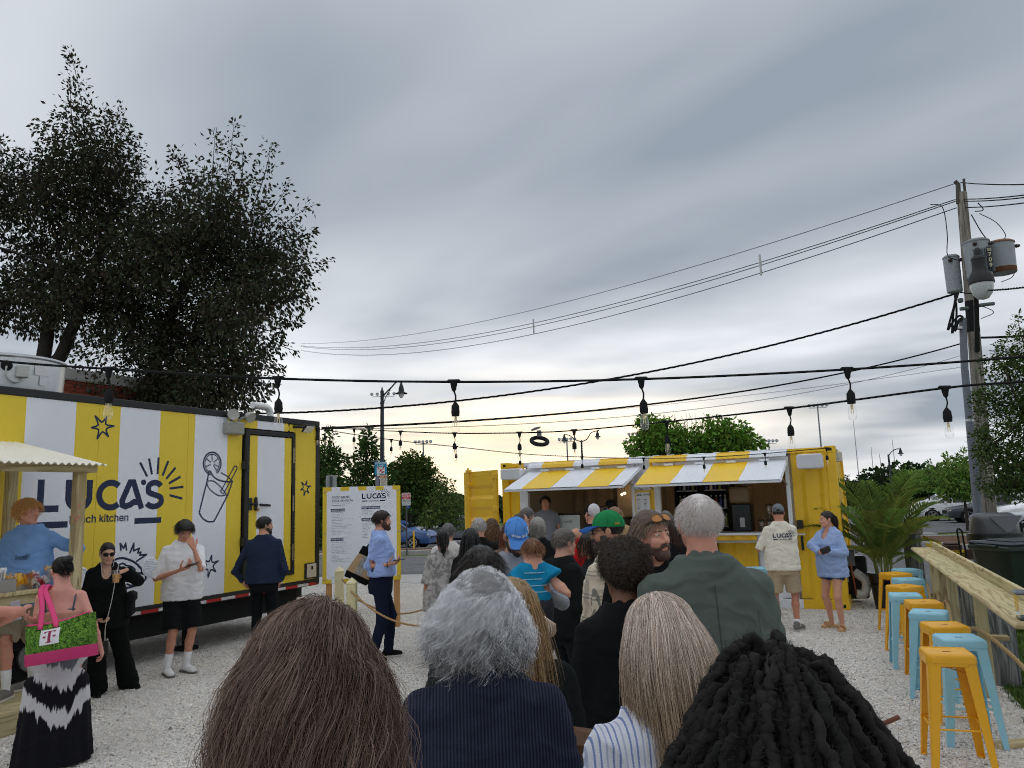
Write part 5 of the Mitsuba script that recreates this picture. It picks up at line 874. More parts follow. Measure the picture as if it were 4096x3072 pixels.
for k,(s_,z_) in enumerate(((4.21,1.93),(4.15,1.95))):
 t = thing('small_lamp',('tiny lit warm bulb inside the left hatch, left one','tiny lit warm bulb inside the left hatch, right one')[k],'lamp'); put('stem',tube([cp(s_,z_ + .03,-1.7),cp(s_,2.5,-1.7)],0.005,5),'matte',col=lin(30,30,30),parent=t)
 kk = num(t + '__bulb'); m = trimesh.creation.icosphere(2,0.022); m.apply_translation(cp(s_,z_,-1.7)); scene[kk] = mikit.ply(m,'matte',smooth=True,uv=packed(np.full((len(m.vertices),3),.8))); scene[kk]['emitter'] = {'type': 'area','radiance': {'type': 'rgb','value': [22,13,6]}}
t = thing('strip_lamp','lit warm strip lamp under the ceiling of the right hatch','lamp'); put('housing',cbox(1.0,1.9,2.46,2.50,-1.1,-0.98,0.004),'satin',col=lin(60,60,60),parent=t)
kk = num(t + '__tube'); m = cbox(1.05,1.85,2.44,2.455,-1.07,-1.01,0); scene[kk] = mikit.ply(m,'matte',uv=packed(np.full((len(m.vertices),3),.8))); scene[kk]['emitter'] = {'type': 'area','radiance': {'type': 'rgb','value': [5.5,3.4,1.7]}}

# ------------------------------------------------------------------ string lights
def bulb(P,key,lb,grp,drop=0.06,lean=0.0):
 """Socket, short lead and clear bulb hanging from a string."""
 t = thing('string_bulb',lb,'light bulb',grp); p = v3(*P); dn_ = nrm([lean,0.02,-1])
 put('clip',cat([box(p + UP * 0.004,[0.075,0.022,0.02],0.008),lathe([(0.004,-0.055),(0.012,-0.045),(0.019,-0.012),(0.019,0.0),(0.0,0.004)],10,p)]),'matte',col=lin(22,22,24),parent=t)
 a = p - UP * 0.05; b = a + dn_ * drop; put('lead',tube(spline([a,(a + b) / 2 + [0.006,0,0],b],4),0.0045,6),'matte',col=lin(24,24,26),parent=t)
 put('socket',lathe([(0.0,0.0),(0.006,0.0),(0.021,-0.022),(0.0225,-0.05),(0.024,-0.054),(0.0225,-0.06),(0.021,-0.078),(0.0,-0.078)],14,b),'matte',col=lin(24,24,26),smooth=35,parent=t)
 g = b - UP * 0.078; put('glass_bulb',lathe([(0.013,0.002),(0.0145,-0.008),(0.0205,-0.038),(0.0235,-0.058),(0.022,-0.074),(0.014,-0.087),(0.0,-0.091)],16,g),'glass',smooth=True,parent=t)
 put('filament',cat([tube([g + [k * 0.005,0,-0.005],g + [k * 0.006,0,-0.055]],0.0018,5) for k in (-1,1)] + [tube([g,g - UP * 0.03],0.004,6)]),'satin',col=lin(230,205,150),parent=t)
def string(key,lb,P,r_,n=6): t = thing('light_string',lb,'cable'); put('cable',tube(spline(P,n),r_,6),'matte',col=lin(22,22,25),smooth=True,parent=t)
S1 = [(-3.6,4.1,2.87),(-2.794,4.1,2.757),(-2.196,4.1,2.694),(-1.273,4.1,2.611),(-0.316,4.1,2.562),(0.701,4.1,2.544),(1.822,4.1,2.561),(2.788,4.1,2.601),(3.6,4.1,2.66)]
S2 = [(3.3,3.7,2.46),(2.702,4.0,2.451),(2.396,4.2,2.455),(1.89,5.2,2.474),(1.328,6.6,2.538),(0.611,7.7,2.581),(0.063,8.2,2.617),(-0.696,9.0,2.703),(-1.483,10.0,2.836),(-2.342,11.2,3.001),(-3.036,12.3,3.136),(-3.2,12.7,3.165)]
S3 = [(-3.235,12.72,3.163),(-2.055,12.8,2.955),(-0.979,12.9,2.81),(0.096,13.0,2.665),(1.145,13.0,2.576),(2.17,12.9,2.515),(3.132,12.7,2.49),(4.066,12.45,2.51),(5.009,12.3,2.557)]
S4 = [(-3.712,11.85,3.26),(-3.52,12.1,3.20),(-3.24,12.6,3.17)]
string('light_string','near string of lights crossing the whole picture above the trailer',S1,0.0065); string('light_string','string of lights sweeping from upper right to the trailer corner',S2,0.0065); string('light_string','far string of lights sagging from the trailer to the kiosk corner',S3,0.0065); string('light_string','short light string along the top of the trailer door',S4,0.0065)
N1 = ['clear bulb hanging over the trailer by the brick building','clear bulb hanging left of the white roof pipe','clear bulb hanging in open sky right of the lamp post','clear bulb hanging left above the green kiosk trees','clear bulb hanging right above the green kiosk trees']
for P,lb in zip(S1[2:7],N1): bulb(P,'string_bulb',lb,'clear bulbs on the strings',lean=0.1)
N2 = ['clear bulb hanging near the utility pole on the right','clear bulb hanging above the right end of the kiosk','clear bulb hanging in front of the green kiosk tree','clear bulb hanging beside the twin-armed street lamp','clear bulb hanging left of the clip-on light','clear bulb hanging left of the container door, upper one','clear bulb hanging right of the lamp post, upper one','clear bulb hanging between the maple trees','clear bulb hanging just right of the trailer corner']
for P,lb in zip(S2[2:11],N2): bulb(P,'string_bulb',lb,'clear bulbs on the strings',lean=-0.05)
N3 = ['small bulb right of the lamp post, lower one','small bulb left of the container door, lower one','small bulb over the white speaker by the door','small bulb over the first awning','small bulb over the gap between the awnings','small bulb over the middle of the second awning','small bulb over the right end of the second awning','small bulb at the kiosk corner']
for P,lb in zip(S3[1:],N3): bulb(P,'string_bulb',lb,'clear bulbs on the strings')
for P,lb in zip(((-3.56,12.06,3.21),(-3.25,12.62,3.165)),('small bulb hanging above the trailer door','small bulb hanging beside the flood lamp')): bulb(P,'string_bulb',lb,'clear bulbs on the strings')
t = thing('clip_light','black clip-on ring light hanging from the string by the twin lamp','light'); q = v3(0.27,8.05,2.61); put('ring',place(trimesh.creation.torus(0.085,0.022,24,10),q + [0,0,-0.10],nrm([1,0,-0.15]),nrm([0.1,0.9,0.5])),'matte',col=lin(30,31,34),smooth=True,parent=t); put('clamp',cat([box(q - UP * 0.02,[0.05,0.04,0.07],0.01),place(lathe([(0,0),(.05,.005),(.055,.02),(0,.03)],16),q + [-0.03,0,.02],v3(1,0,.3),v3(0,1,0))]),'satin',col=lin(120,124,130),parent=t)

# ------------------------------------------------------------------ utility pole, cables
up_ = thing('utility_pole','weathered grey wooden utility pole leaning at the right','utility pole')
PA,PB = v3(12.13,20,0.0),v3(12.50,20,10.1)
def pole_fn(p,n,uv): g = fbm(p.x * 26 + 9,p.y * 26,p.z * 0.9,4); h = fbm(p.x * 70,p.y * 70,p.z * 1.6,2); return mix((0.13,0.115,0.095),(0.33,0.305,0.265),smoothstep(0.3,0.7,g)) * (0.7 + 0.6 * h)
mat('pole_wood',base=mikit.proc(pole_fn),rough=0.9,specular=0.15)
pz = lambda z: PA + (PB - PA) * (z / 10.1)
put('shaft',tube([pz(-0.3),pz(3),pz(6),pz(9.8)],[0.185,0.17,0.15,0.125],20),'pole_wood',smooth=40,parent=up_)
put('pole_top',cat([tube([pz(9.5) + [-0.1,0,0],pz(10.05) + [-0.08,0,0],pz(10.15) + [-0.16,0,0]],[0.07,0.06,0.05],8),tube([pz(9.6) + [0.09,0,0],pz(10.2) + [0.09,0,0]],0.035,8)]),'matte',col=lin(86,82,78),parent=up_); put('tar_band',tube([pz(5.9),pz(6.75)],[0.153,0.149],20),'matte',col=lin(34,34,36),smooth=40,parent=up_)
put('conduit',tube([v3(11.70,19.75,0.0),v3(11.78,19.76,2.4),v3(11.86,19.78,4.9),v3(11.99,19.82,6.25)],[0.105,0.10,0.09,0.088],16),'satin',col=lin(108,114,124),smooth=40,parent=up_)
for z_ in (3.5,5.95): put('band',tube([v3(11.81,19.76,z_),v3(11.815,19.76,z_ + 0.06)],0.1 if z_ < 5 else 0.095,16),'metal',col=lin(190,192,194),parent=up_)
def can(lb,c,r_,h,rust):
 t = thing('transformer',lb,'transformer','transformers on the utility pole'); c = v3(*c); GL = lin(150,156,160); put('tank',lathe([(0.0,0.0),(r_ * 0.93,0.0),(r_ * 0.96,0.03),(r_,h * 0.8),(r_,h)],32,c),'satin',col=GL,smooth=40,parent=t)
 put('lid',lathe([(r_,h - 0.04),(r_ * 1.06,h - 0.035),(r_ * 1.06,h),(r_ * 0.8,h + 0.05),(0.0,h + 0.06)],32,c),'satin',col=lin(128,92,66) if rust else lin(138,142,144),smooth=40,parent=t)
 if rust: put('rust_band',lathe([(r_ * 0.935,0.0),(r_ * 0.972,0.03),(r_ * 0.98,0.14)],32,c),'matte',col=lin(104,68,46),smooth=40,parent=t)
 for a in ((-2.2,-0.9) if not rust else (-2.9,-0.4)):
  d = v3(math.cos(a),math.sin(a),0); put('bushing',place(lathe([(0.035,0.0),(0.055,0.02),(0.04,0.035),(0.06,0.055),(0.04,0.075),(0.05,0.1),(0.025,0.14),(0.0,0.15)],12),c + d * r_ * 0.96 + UP * (h - 0.13),np.cross(UP,d),UP,d),'gloss',col=lin(62,50,46),smooth=30,parent=t)
 return t
tc = can('pale middle transformer with ribs and stacked numbers',(12.52,19.72,7.32),0.31,0.98,False)
for k in range(9): a = -2.35 + k * 0.2; d = v3(math.cos(a),math.sin(a),0); put('fin',box(v3(12.52,19.72,7.72) + d * 0.335,[0.07,0.016,0.62],0.006,ax=[d,np.cross(UP,d),UP]),'satin',col=lin(104,114,120),parent=tc)
for k,s in enumerate(('25','7','0','9')): put('number_plate',box((12.60,19.33,7.98 - k * 0.145),[0.13,0.006,0.13],0),'satin',col=lin(54,56,60),parent=tc); put('numeral',place(text(s,0.10 if k else 0.07,0.002,True,'center'),v3(12.60,19.326,7.93 - k * 0.145),v3(1,0,0),UP),'satin',col=lin(214,204,168),parent=tc)
can('rust-stained transformer hanging right of the pole',(13.27,19.9,7.46),0.335,0.84,True); can('narrow transformer hanging left behind the pole',(12.13,20.25,7.08),0.20,0.98,False)
lp = thing('pole_lamp','black bell street lamp with a clear globe fixed to the utility pole','street lamp'); c = v3(12.02,18.9,6.93)
put('shade',lathe([(0.29,0.0),(0.30,0.03),(0.28,0.16),(0.21,0.30),(0.17,0.36),(0.165,0.60),(0.18,0.64),(0.16,0.70),(0.08,0.76),(0.09,0.86),(0.04,0.95),(0.0,0.96)],28,c),'satin',col=lin(26,26,29),smooth=35,parent=lp); put('globe',lathe([(0.27,0.0),(0.265,-0.10),(0.22,-0.26),(0.13,-0.38),(0.0,-0.42)],28,c),'plastic',col=lin(196,200,200),smooth=True,parent=lp)
put('arm',cat([beam((12.28,19.84,5.35),(12.04,19.12,7.3),0.11,0.08),tube(spline([(12.04,19.12,7.25),(12.02,18.95,7.7),(12.02,18.9,7.85)],4),0.05,8)]),'satin',col=lin(26,26,28),parent=lp)
def cable(lb,P,r_,cl=(30,30,33),twist=0,name='cable'):
 t = thing('overhead_cable',lb,'cable'); P = np.asarray(P,float)
 if twist:
  tt,a,b = frames(P); s = np.concatenate([[0],np.cumsum(np.linalg.norm(np.diff(P,axis=0),axis=1))]); ms = [tube(P + r_ * 0.9 * (np.cos(s / twist + k * 2.1)[:,None] * a + np.sin(s / twist + k * 2.1)[:,None] * b),r_ * 0.7,5) for k in range(3)]; put('conductor',cat(ms),'matte',col=lin(*cl),smooth=True,parent=t)
 else: put('conductor',tube(P,r_,6),'matte',col=lin(*cl),smooth=True,parent=t)
 return t
w1 = cable('topmost overhead wire running left from the pole top',sag((12.35,20,10.08),(-16.81,60,14.70),1.2,40),0.012,(90,94,100)); L1 = [sag((12.3,20,z),(-16.8,60,ze),d,40) for z,ze,d in ((9.62,14.50,1.5),(9.57,14.44,1.62),(9.38,14.12,1.75))]
for P,lb in zip(L1,('upper of three bundled overhead wires','middle of three bundled overhead wires','lowest of three bundled overhead wires')): cable(lb,P,0.014,(60,62,68))
for k,i in enumerate((5,15)): t = thing('wire_spacer',('pale wire spacer nearer the utility pole','pale wire spacer out over the middle of the sky')[k],'spacer'); q = (L1[0][i] + L1[2][i]) / 2; put('clamp',box(q + UP * 0.1,[0.07,0.07,0.75],0.02),'satin',col=lin(190,192,190),parent=t)
for lb,z0,z1,y1 in (('top wire leaving the pole to the right',10.1,7.72,14),('upper cable leaving the pole to the right',9.62,7.55,14),('middle cable leaving the pole to the right',9.56,7.50,14),('lower cable leaving the pole to the right',9.38,7.40,14)): cable(lb,sag((12.5,20,z0),(8.2,8,z1 - (z0 - z1)),0.15,20),0.014,(40,42,46))
cable('twisted service cable rising from behind the trailer to the pole',sag((-7.6,22,4.58),(12.0,20,6.98),0.75,160),0.020,twist=0.12); cable('twisted cable leaving the pole to the right at lamp height',sag((12.5,20,7.05),(8.3,8,4.6),0.2,60),0.018,twist=0.1)
cable('thick black cable from the trailer corner up to the pole',sag((-3.2,12.7,3.18),(11.95,20,5.60),0.42,60),0.018); cable('second thin wire from the trailer corner to the pole',sag((-3.2,12.72,3.17),(12.0,20,5.3),0.5,60),0.006,(90,92,96)); cable('thick cable running right from the pole behind the tree',sag((12.3,20,5.75),(16,20,5.9),0.05,12),0.03)
cable('thin wire crossing low behind the near string',sag((-7.0,30,4.9),(12.1,20.1,5.0),0.3,30),0.006,(100,104,110))
jl = thing('jumper_leads','looped black jumper leads hanging round the pole','cable')
for P,r_ in (([(11.6,20,9.5),(11.92,20,9.4),(11.9,19.9,8.6),(11.78,19.8,8.0),(12.0,19.8,7.85)],.012),([(12.9,20,9.5),(12.95,19.9,9.3),(12.85,19.8,9.2),(12.6,19.7,9.15)],.014),([(12.55,19.8,9.1),(12.65,19.6,8.5),(12.8,19.5,8.15)],.014),([(12.9,20,9.2),(13.25,19.9,8.9),(13.4,19.8,8.5),(13.2,19.7,8.3)],.011),([(13.6,19.9,8.15),(13.62,19.9,7.7),(13.45,19.8,7.35),(13.0,19.6,7.15)],.011),([(12.55,19.5,8.1),(12.6,19.4,7.5),(12.5,19.4,7.1),(12.2,19.5,6.85),(12.0,19.8,6.95)],.016),
     ([(11.95,19.8,6.95),(11.75,19.7,6.6),(11.5,19.7,5.95),(11.62,19.7,6.1),(11.85,19.75,6.3),(11.99,19.8,6.28)],.028),([(11.9,19.8,6.95),(11.72,19.7,6.5),(11.6,19.7,5.85),(11.7,19.7,6.05),(11.88,19.75,6.22),(12.0,19.8,6.25)],.028),([(11.85,19.8,6.9),(11.78,19.7,6.4),(11.68,19.7,5.9),(11.78,19.7,6.1),(11.92,19.75,6.2),(12.02,19.8,6.22)],.028),([(12.3,19.8,6.6),(12.55,19.7,6.5),(12.75,19.7,6.35),(12.4,19.7,6.2)],.01)): put('lead',tube(spline(P,8),r_,7),'matte',col=lin(28,28,31),smooth=True,parent=jl)
put('fixture',cat([tube([(12.4,19.8,6.58),(12.85,19.8,6.62)],0.05,10),tube([(11.95,19.8,6.50),(12.15,19.8,6.52)],0.05,10),box((11.95,19.75,6.72),[0.12,0.1,0.12],0.02)]),'satin',col=lin(96,110,106),parent=jl)

# ------------------------------------------------------------------ street lamps, floodlight masts, boat masts
BKM = lin(46,50,56)
def lantern(t,c,sc=1.0):
 c = v3(*c); put('shade',lathe([(0.17 * sc,0.0),(0.17 * sc,0.012),(0.08 * sc,0.06 * sc),(0.07 * sc,0.16 * sc),(0.045 * sc,0.24 * sc),(0.02 * sc,0.32 * sc),(0.0,0.34 * sc)],18,c),'satin',col=lin(34,36,40),smooth=35,parent=t); put('globe',lathe([(0.075 * sc,0.0),(0.07 * sc,-0.06 * sc),(0.03 * sc,-0.115 * sc),(0.0,-0.12 * sc)],14,c),'plastic',col=lin(226,226,222),smooth=True,parent=t)
s1 = thing('street_lamp','dark street lamp post with one arm behind the menu board','street lamp'); g = float(gz(-4.16,24)); put('post',tube([(-4.2,24,g),(-4.16,24,2.0),(-4.14,24,4.6),(-4.13,24,5.35)],[0.08,0.062,0.055,0.05],14),'satin',col=BKM,smooth=40,parent=s1); put('collar',lathe([(0.0,0),(.07,0),(.07,.04),(.055,.05),(.06,.4),(.03,.45),(.02,.52),(0,.55)],14,(-4.13,24,5.0)),'satin',col=BKM,parent=s1)
put('arm',cat([tube(spline([(-4.12,24,5.2),(-4.0,24,5.36),(-3.85,24,5.5),(-3.7,24,5.66),(-3.6,24,5.70),(-3.52,24,5.66)],5),0.024,8),tube(spline([(-4.1,24,4.95),(-4.02,24,5.2),(-3.85,24,5.48)],4),0.014,6)]),'satin',col=BKM,smooth=True,parent=s1); lantern(s1,(-3.52,24,5.30),1.15)
put('flag_rod',tube([(-4.5,24,3.2),(-4.1,24,3.2)],0.012,6),'satin',col=lin(150,152,150),parent=s1)
def sign(name,lb,x0,x1,z0,z1,y,cl,parts=(),catg='sign',post=None,rad=0.02):
 t = thing(name,lb,catg); put('plate',place(extr(sbox(x0 + rad,z0 + rad,x1 - rad,z1 - rad).buffer(rad),0.012),v3(0,y,0),v3(1,0,0),UP),'satin',col=lin(*cl),parent=t)
 for (a,b,c_,d,col) in parts: put('panel',box(((a + b) / 2,y - 0.0145,(c_ + d) / 2),[b - a,0.004,d - c_],0),'satin',col=lin(*col),parent=t)
 return t
def stext(t,s,x,z,h,y,col): put('lettering',place(text(s,h,0.003,True,'center'),v3(x,y,z),v3(1,0,0),UP),'satin',col=lin(*col),parent=t)
ls = sign('lane_sign','blue lane sign with a red lobster on the lamp post',-4.36,-3.98,2.77,3.17,23.9,(40,146,184),[(-4.29,-4.04,2.795,3.0,(232,234,236))]); stext(ls,'LOBSTER',-4.17,3.10,0.055,23.886,(236,238,240)); stext(ls,'LANE',-4.17,3.02,0.055,23.886,(236,238,240))
lob = shapely.union_all([Point(0,0).buffer(0.028),stroke([(0,0.03),(0.0,-0.02),(0.02,-0.06),(0.07,-0.065),(0.08,-0.03)],0.036,smooth=5),stroke([(-0.02,0.02),(-0.07,0.03),(-0.08,0.06)],0.016),stroke([(0.02,0.02),(0.06,0.03),(0.08,0.06)],0.016),affinity.rotate(affinity.scale(Point(-0.085,0.075).buffer(0.024),0.8,1.3),25),affinity.rotate(affinity.scale(Point(0.085,0.075).buffer(0.024),0.8,1.3),-25)] + [stroke([(0,-0.01 * k),(-0.05,-0.02 - 0.015 * k)],0.006) for k in range(3)])
put('lobster_print',place(extr(affinity.scale(lob,0.95,0.95,origin=(0,0)),0.002),v3(-4.165,23.8825,2.905),v3(1,0,0),UP),'satin',col=lin(196,44,40),parent=ls)
lt_ = sign('lot_sign','white permit sign with a faded orange top under the lane sign',-4.19,-3.97,2.36,2.76,23.88,(214,208,196),[(-4.18,-3.98,2.67,2.745,(206,120,86))]); stext(lt_,'LOT 1',-4.08,2.685,0.045,23.862,(226,206,190))
for k,s in enumerate(('SERVICE','RESIDENT','PERMIT','PARKING','ONLY')): stext(lt_,s,-4.08,2.62 - k * 0.06,0.026,23.866,(150,128,110))
gs_ = sign('grey_sign','bare grey metal sign back left of the permit sign',-4.34,-4.21,2.3,2.75,23.92,(128,132,142)); t = sign('sign_back','back of a road sign on a ribbed post beside the trailer',-5.41,-5.10,2.28,2.73,22,(168,172,172),rad=0.04); put('post',box((-5.25,21.96,1.1),[0.075,0.04,3.2],0.004),'metal',col=lin(96,104,106),parent=t)
rs = sign('parking_sign','red and white resident parking sign before the blue car',-5.29,-4.885,1.73,2.31,35.9,(214,214,210),[(-5.275,-4.90,2.02,2.295,(190,34,44))],rad=0.03)
for s,z in (('RESIDENT',2.225),('PARKING',2.135),('ONLY',2.045)): stext(rs,s,-5.087,z,0.062,35.882,(236,226,226))
for s,z in (('VIOLATORS',1.945),('FINED $100',1.875),('DIRECTLY ENFORCED',1.785)): stext(rs,s,-5.087,z,0.046 if z > 1.8 else 0.026,35.884,(70,76,80))
put('post',box((-5.09,35.93,0.75),[0.06,0.04,3.0],0.004),'metal',col=lin(110,112,116),parent=rs); put('tag',box((-5.0,35.9,1.66),[0.1,0.012,0.13],0),'satin',col=lin(44,92,170),parent=rs)
t = thing('bollard','slim yellow bollard beside the resident parking sign','bollard'); put('post',lathe([(0.0,0),(.045,0),(.045,1.02),(.03,1.05),(0,1.06)],14,(-5.17,39,float(gz(-5.17,39)))),'paint',col=lin(222,178,30),smooth=40,parent=t); t = thing('bollard','slim yellow bollard beside the silver pickup wheel','bollard'); put('post',lathe([(0.0,0),(.045,0),(.045,1.02),(.03,1.05),(0,1.06)],14,(-2.95,46,float(gz(-2.95,46)))),'paint',col=lin(222,178,30),smooth=40,parent=t)
s2 = thing('street_lamp','twin-armed dark street lamp rising behind the kiosk','street lamp'); put('post',tube([(3.98,45,float(gz(4,45))),(3.98,45,5.15)],[0.085,0.05],12),'satin',col=BKM,parent=s2)
put('arm',cat([tube(spline([(3.98,45,5.05),(3.6,45,5.2),(3.3,45,5.45),(2.95,45,5.52)],5),0.028,8),tube(spline([(3.98,45,5.05),(4.3,45,5.2),(4.6,45,5.58),(5.05,45,5.70)],5),0.028,8)]),'satin',col=BKM,parent=s2); lantern(s2,(2.98,45,5.14),1.25); lantern(s2,(4.94,45,5.30),1.25)
s3 = thing('street_lamp','single-armed street lamp among the car park trees','street lamp'); put('post',tube([(29.25,60,-.4),(29.22,60,4.35)],[0.1,0.07],12),'satin',col=BKM,parent=s3); put('arm',tube(spline([(29.22,60,4.2),(29.5,60,4.55),(29.9,60,4.74),(30.22,60,4.74)],5),0.035,8),'satin',col=BKM,parent=s3); lantern(s3,(30.2,60,4.36),1.5)
def mast(lb,x,z1,y=150,w=3.4,two=True):
 t = thing('floodlight_mast',lb,'floodlight mast'); put('pole',tube([(x,y,-1.5),(x,y,z1)],[0.22,0.13],8),'satin',col=lin(120,126,134),parent=t); put('crossbar',box((x,y,z1 - 0.15),[w,0.12,0.1],0),'satin',col=lin(110,116,124),parent=t)
 for k in range(5 if two else 4): u = x - w / 2 + w * k / (4 if two else 3); put('flood_head',place(lathe([(0,0),(.22,.05),(.34,.4),(0,.42)],12),v3(u,y - 0.1,z1 + 0.15),v3(1,0,0),nrm([0,0.6,0.8])),'satin',col=lin(138,146,154),parent=t)
mast('tall floodlight mast left of the utility pole',60.1,17.7); mast('floodlight mast above the round tree',-17.8,13.0,w=3.0); mast('floodlight mast below the twin-armed lamp',10.4,12.6,w=3.0); mast('floodlight mast left of the green kiosk trees',24.1,13.2,w=3.0); mast('floodlight mast right of the green kiosk trees',49.9,11.0,w=3.0); mast('floodlight mast half hidden by the dark lamp post',-25.6,22.7,w=4.4)
for k,(x,z) in enumerate(((56.5,6.0),(58.6,5.0),(60.2,7.2),(63,6.5),(66.5,8.2),(69.5,7.5),(72,9.0),(75.8,16.5),(79,10.5),(81,9.0),(84,12.0))): t = thing('boat_mast',ORD[k] + ' thin bare boat mast from the left beyond the car park','mast','boat masts beyond the car park'); put('spar',tube([(x,170,-2),(x + (k % 3 - 1) * .15,170,z)],[0.13,0.05],6),'satin',col=lin(120,126,132),parent=t)

# ------------------------------------------------------------------ parked cars
KIND = {'suv': (4.6,1.82,[(2.30,.62,.50,.80),(2.27,.80,.70,.92),(2.12,.97,.90,.97),(1.7,1.04,.97,1),(1.25,1.11,1.0,1),(0.98,1.22,1.01,1),(0.35,1.60,1.02,1),(-0.3,1.68,1.03,1),(-1.2,1.67,1.05,1),(-1.75,1.60,1.07,1),(-2.12,1.20,1.09,.97),(-2.24,1.02,.96,.94),(-2.30,.62,.55,.88)]),
  'sedan': (4.7,1.8,[(2.35,.55,.45,.78),(2.30,.70,.62,.92),(2.1,.82,.77,.97),(1.6,.90,.85,1),(1.15,.95,.88,1),(0.95,1.0,.89,1),(0.2,1.38,.90,1),(-0.4,1.45,.91,1),(-1.0,1.40,.93,1),(-1.65,1.05,.95,1),(-2.2,1.0,.94,.96),(-2.32,.85,.8,.92),(-2.35,.55,.5,.88)]),
  'pickup': (5.6,1.95,[(2.8,.7,.55,.85),(2.76,.95,.85,.94),(2.6,1.15,1.08,.98),(2.0,1.2,1.12,1),(1.5,1.24,1.14,1),(1.35,1.32,1.14,1),(0.8,1.84,1.15,1),(0.2,1.9,1.15,1),(-0.7,1.88,1.15,1),(-0.95,1.75,1.15,1),(-1.0,1.17,1.14,1),(-2.7,1.17,1.14,1),(-2.8,.7,.6,.97)])}
def car(kind,lb,x,y,deg,cl,z=None):
 L,W,st = KIND[kind]; t = thing('parked_car',lb,'car','cars parked in the car park'); z = float(gz(x,y)) if z is None else z; cl = lin(*cl); a = math.radians(deg); X,Yv = v3(math.cos(a),math.sin(a),0),v3(-math.sin(a),math.cos(a),0); O = v3(x,y,z)
 def g(p): p = np.asarray(p,float); return O + p[...,:1] * X + p[...,1:2] * Yv + p[...,2:] * UP
 hw = W / 2; rows = []
 for sx,zt,zb,wf in st:
  w = hw * wf; cab = zt - zb > 0.12; wr = w * (1 - 0.26 * min(1,(zt - zb) / 0.55)) if cab else w * 0.86; half = [(0,.28),(w * .9,.28),(w * .98,.42),(w,.62),(w * .985,zb - .04),(w * .955,zb),(wr,zt - .05 if cab else zt - .02),(wr * .86,zt),(0,zt + .015)]
  rows.append([(sx,q,h) for q,h in half] + [(sx,-q,h) for q,h in half[::-1][1:-1]])
 V = np.array(rows); n = V.shape[1]; V = np.concatenate([V,V[:,:1]],1); m = ruled(g(V)); ends = []
 for e,rev in ((0,False),(-1,True)):
  ring = g(V[e][:-1]); ce = ring.mean(0); vv = np.vstack([ring,ce]); k = np.arange(n); f = np.stack([k,(k + 1) % n,k * 0 + n],1); ends.append(trimesh.Trimesh(vv,f[:,::-1] if not rev else f,process=False))
 put('body',cat([m] + ends),'gloss',col=cl,smooth=32,parent=t)
 cabs = [i for i,s in enumerate(st) if s[1] - s[2] > 0.35]; i0,i1 = cabs[0],cabs[-1]
 for sd in (1,-1):
  xs = [(st[i][0]) for i in cabs]; seg = np.array_split(np.arange(len(cabs)),1)[0]; lo,hi = [],[]
  for i in [i0 - 1] + cabs + ([i1 + 1] if kind != 'pickup' else []):
   sx,zt,zb,wf = st[i]; w = hw * wf; f_ = min(1,(zt - zb) / 0.55); wr = w * (1 - 0.26 * f_); zz0,zz1 = zb + .02,max(zb + .03,zt - .10); u = lambda z_: w * .955 + (wr - w * .955) * (z_ - zb) / max(zt - .05 - zb,.05) + 0.012; lo.append((sx,sd * u(zz0),zz0)); hi.append((sx,sd * u(zz1),zz1))
  m = ruled([g(np.array(lo)),g(np.array(hi))]); m2 = trimesh.Trimesh(m.vertices,m.faces[:,::-1],process=False); put('side_window',m if sd > 0 else m2,'tinted',parent=t)
  for px_ in (0.25,-0.75) if kind != 'pickup' else (0.1,): put('pillar',beam(g(np.array([px_,sd * hw * 0.965,1.02 * (1.12 if kind == 'pickup' else 1)])),g(np.array([px_ - .05,sd * hw * 0.80,st[i0 + 1][1] - .07])),0.07,0.02,up=Yv * sd),'gloss',col=cl,parent=t)
  put('mirror',box(g(np.array([st[i0][0] + .25,sd * (hw + .08),st[i0][2] + .06])),[.12,.18,.13],.03,ax=[X,Yv,UP]),'gloss',col=cl,parent=t); put('sill_trim',box(g(np.array([0,sd * hw * .985,.33])),[L * .5,.03,.14],.01,ax=[X,Yv,UP]),'matte',col=lin(30,30,32),parent=t)
  put('headlight',box(g(np.array([st[2][0] + .03,sd * hw * .72,st[2][2] - .12])),[.22,.36,.12],.03,ax=[X,Yv,UP]),'chrome',col=lin(220,224,228),parent=t); put('tail_light',box(g(np.array([st[-2][0] + .04,sd * hw * .80,.95])),[.12,.22,.2],.03,ax=[X,Yv,UP]),'plastic',col=lin(120,20,24),parent=t)
  for wx in (L * 0.29,-L * 0.29):
   put('wheel_arch',place(lathe([(0.0,0),(.42,0),(.42,.006),(0,.008)],24),g(np.array([wx,sd * (hw * .985 + .004),.36])),X,UP,Yv * sd),'matte',col=lin(16,16,17),parent=t)
   wk = put('wheel',place(lathe([(0,-.1),(.33,-.1),(.35,-.05),(.35,.02),(.28,.035),(0,.03)],24),g(np.array([wx,sd * (hw * .985 - .0),.35])),X,UP,Yv * sd),'matte',col=lin(26,26,27),smooth=35,parent=t)
   sp_ = [box(v3(0.13 * math.cos(q),0.13 * math.sin(q),.038),[.2,.05,.016],.004,rot=q) for q in np.arange(5) * 2 * np.pi / 5] + [lathe([(.22,.03),(.255,.03),(.255,.042),(.22,.042)],22),lathe([(0,.046),(.05,.046),(.05,.02)],10)]
   put('rim',place(cat(sp_),g(np.array([wx,sd * hw * .985,.35])),X,UP,Yv * sd),'metal',col=lin(176,178,182),parent=wk)
 f = lambda i,j,e: [(st[i][0],-hw * .74 + e,st[i][1]),(st[i][0],hw * .74 - e,st[i][1])]
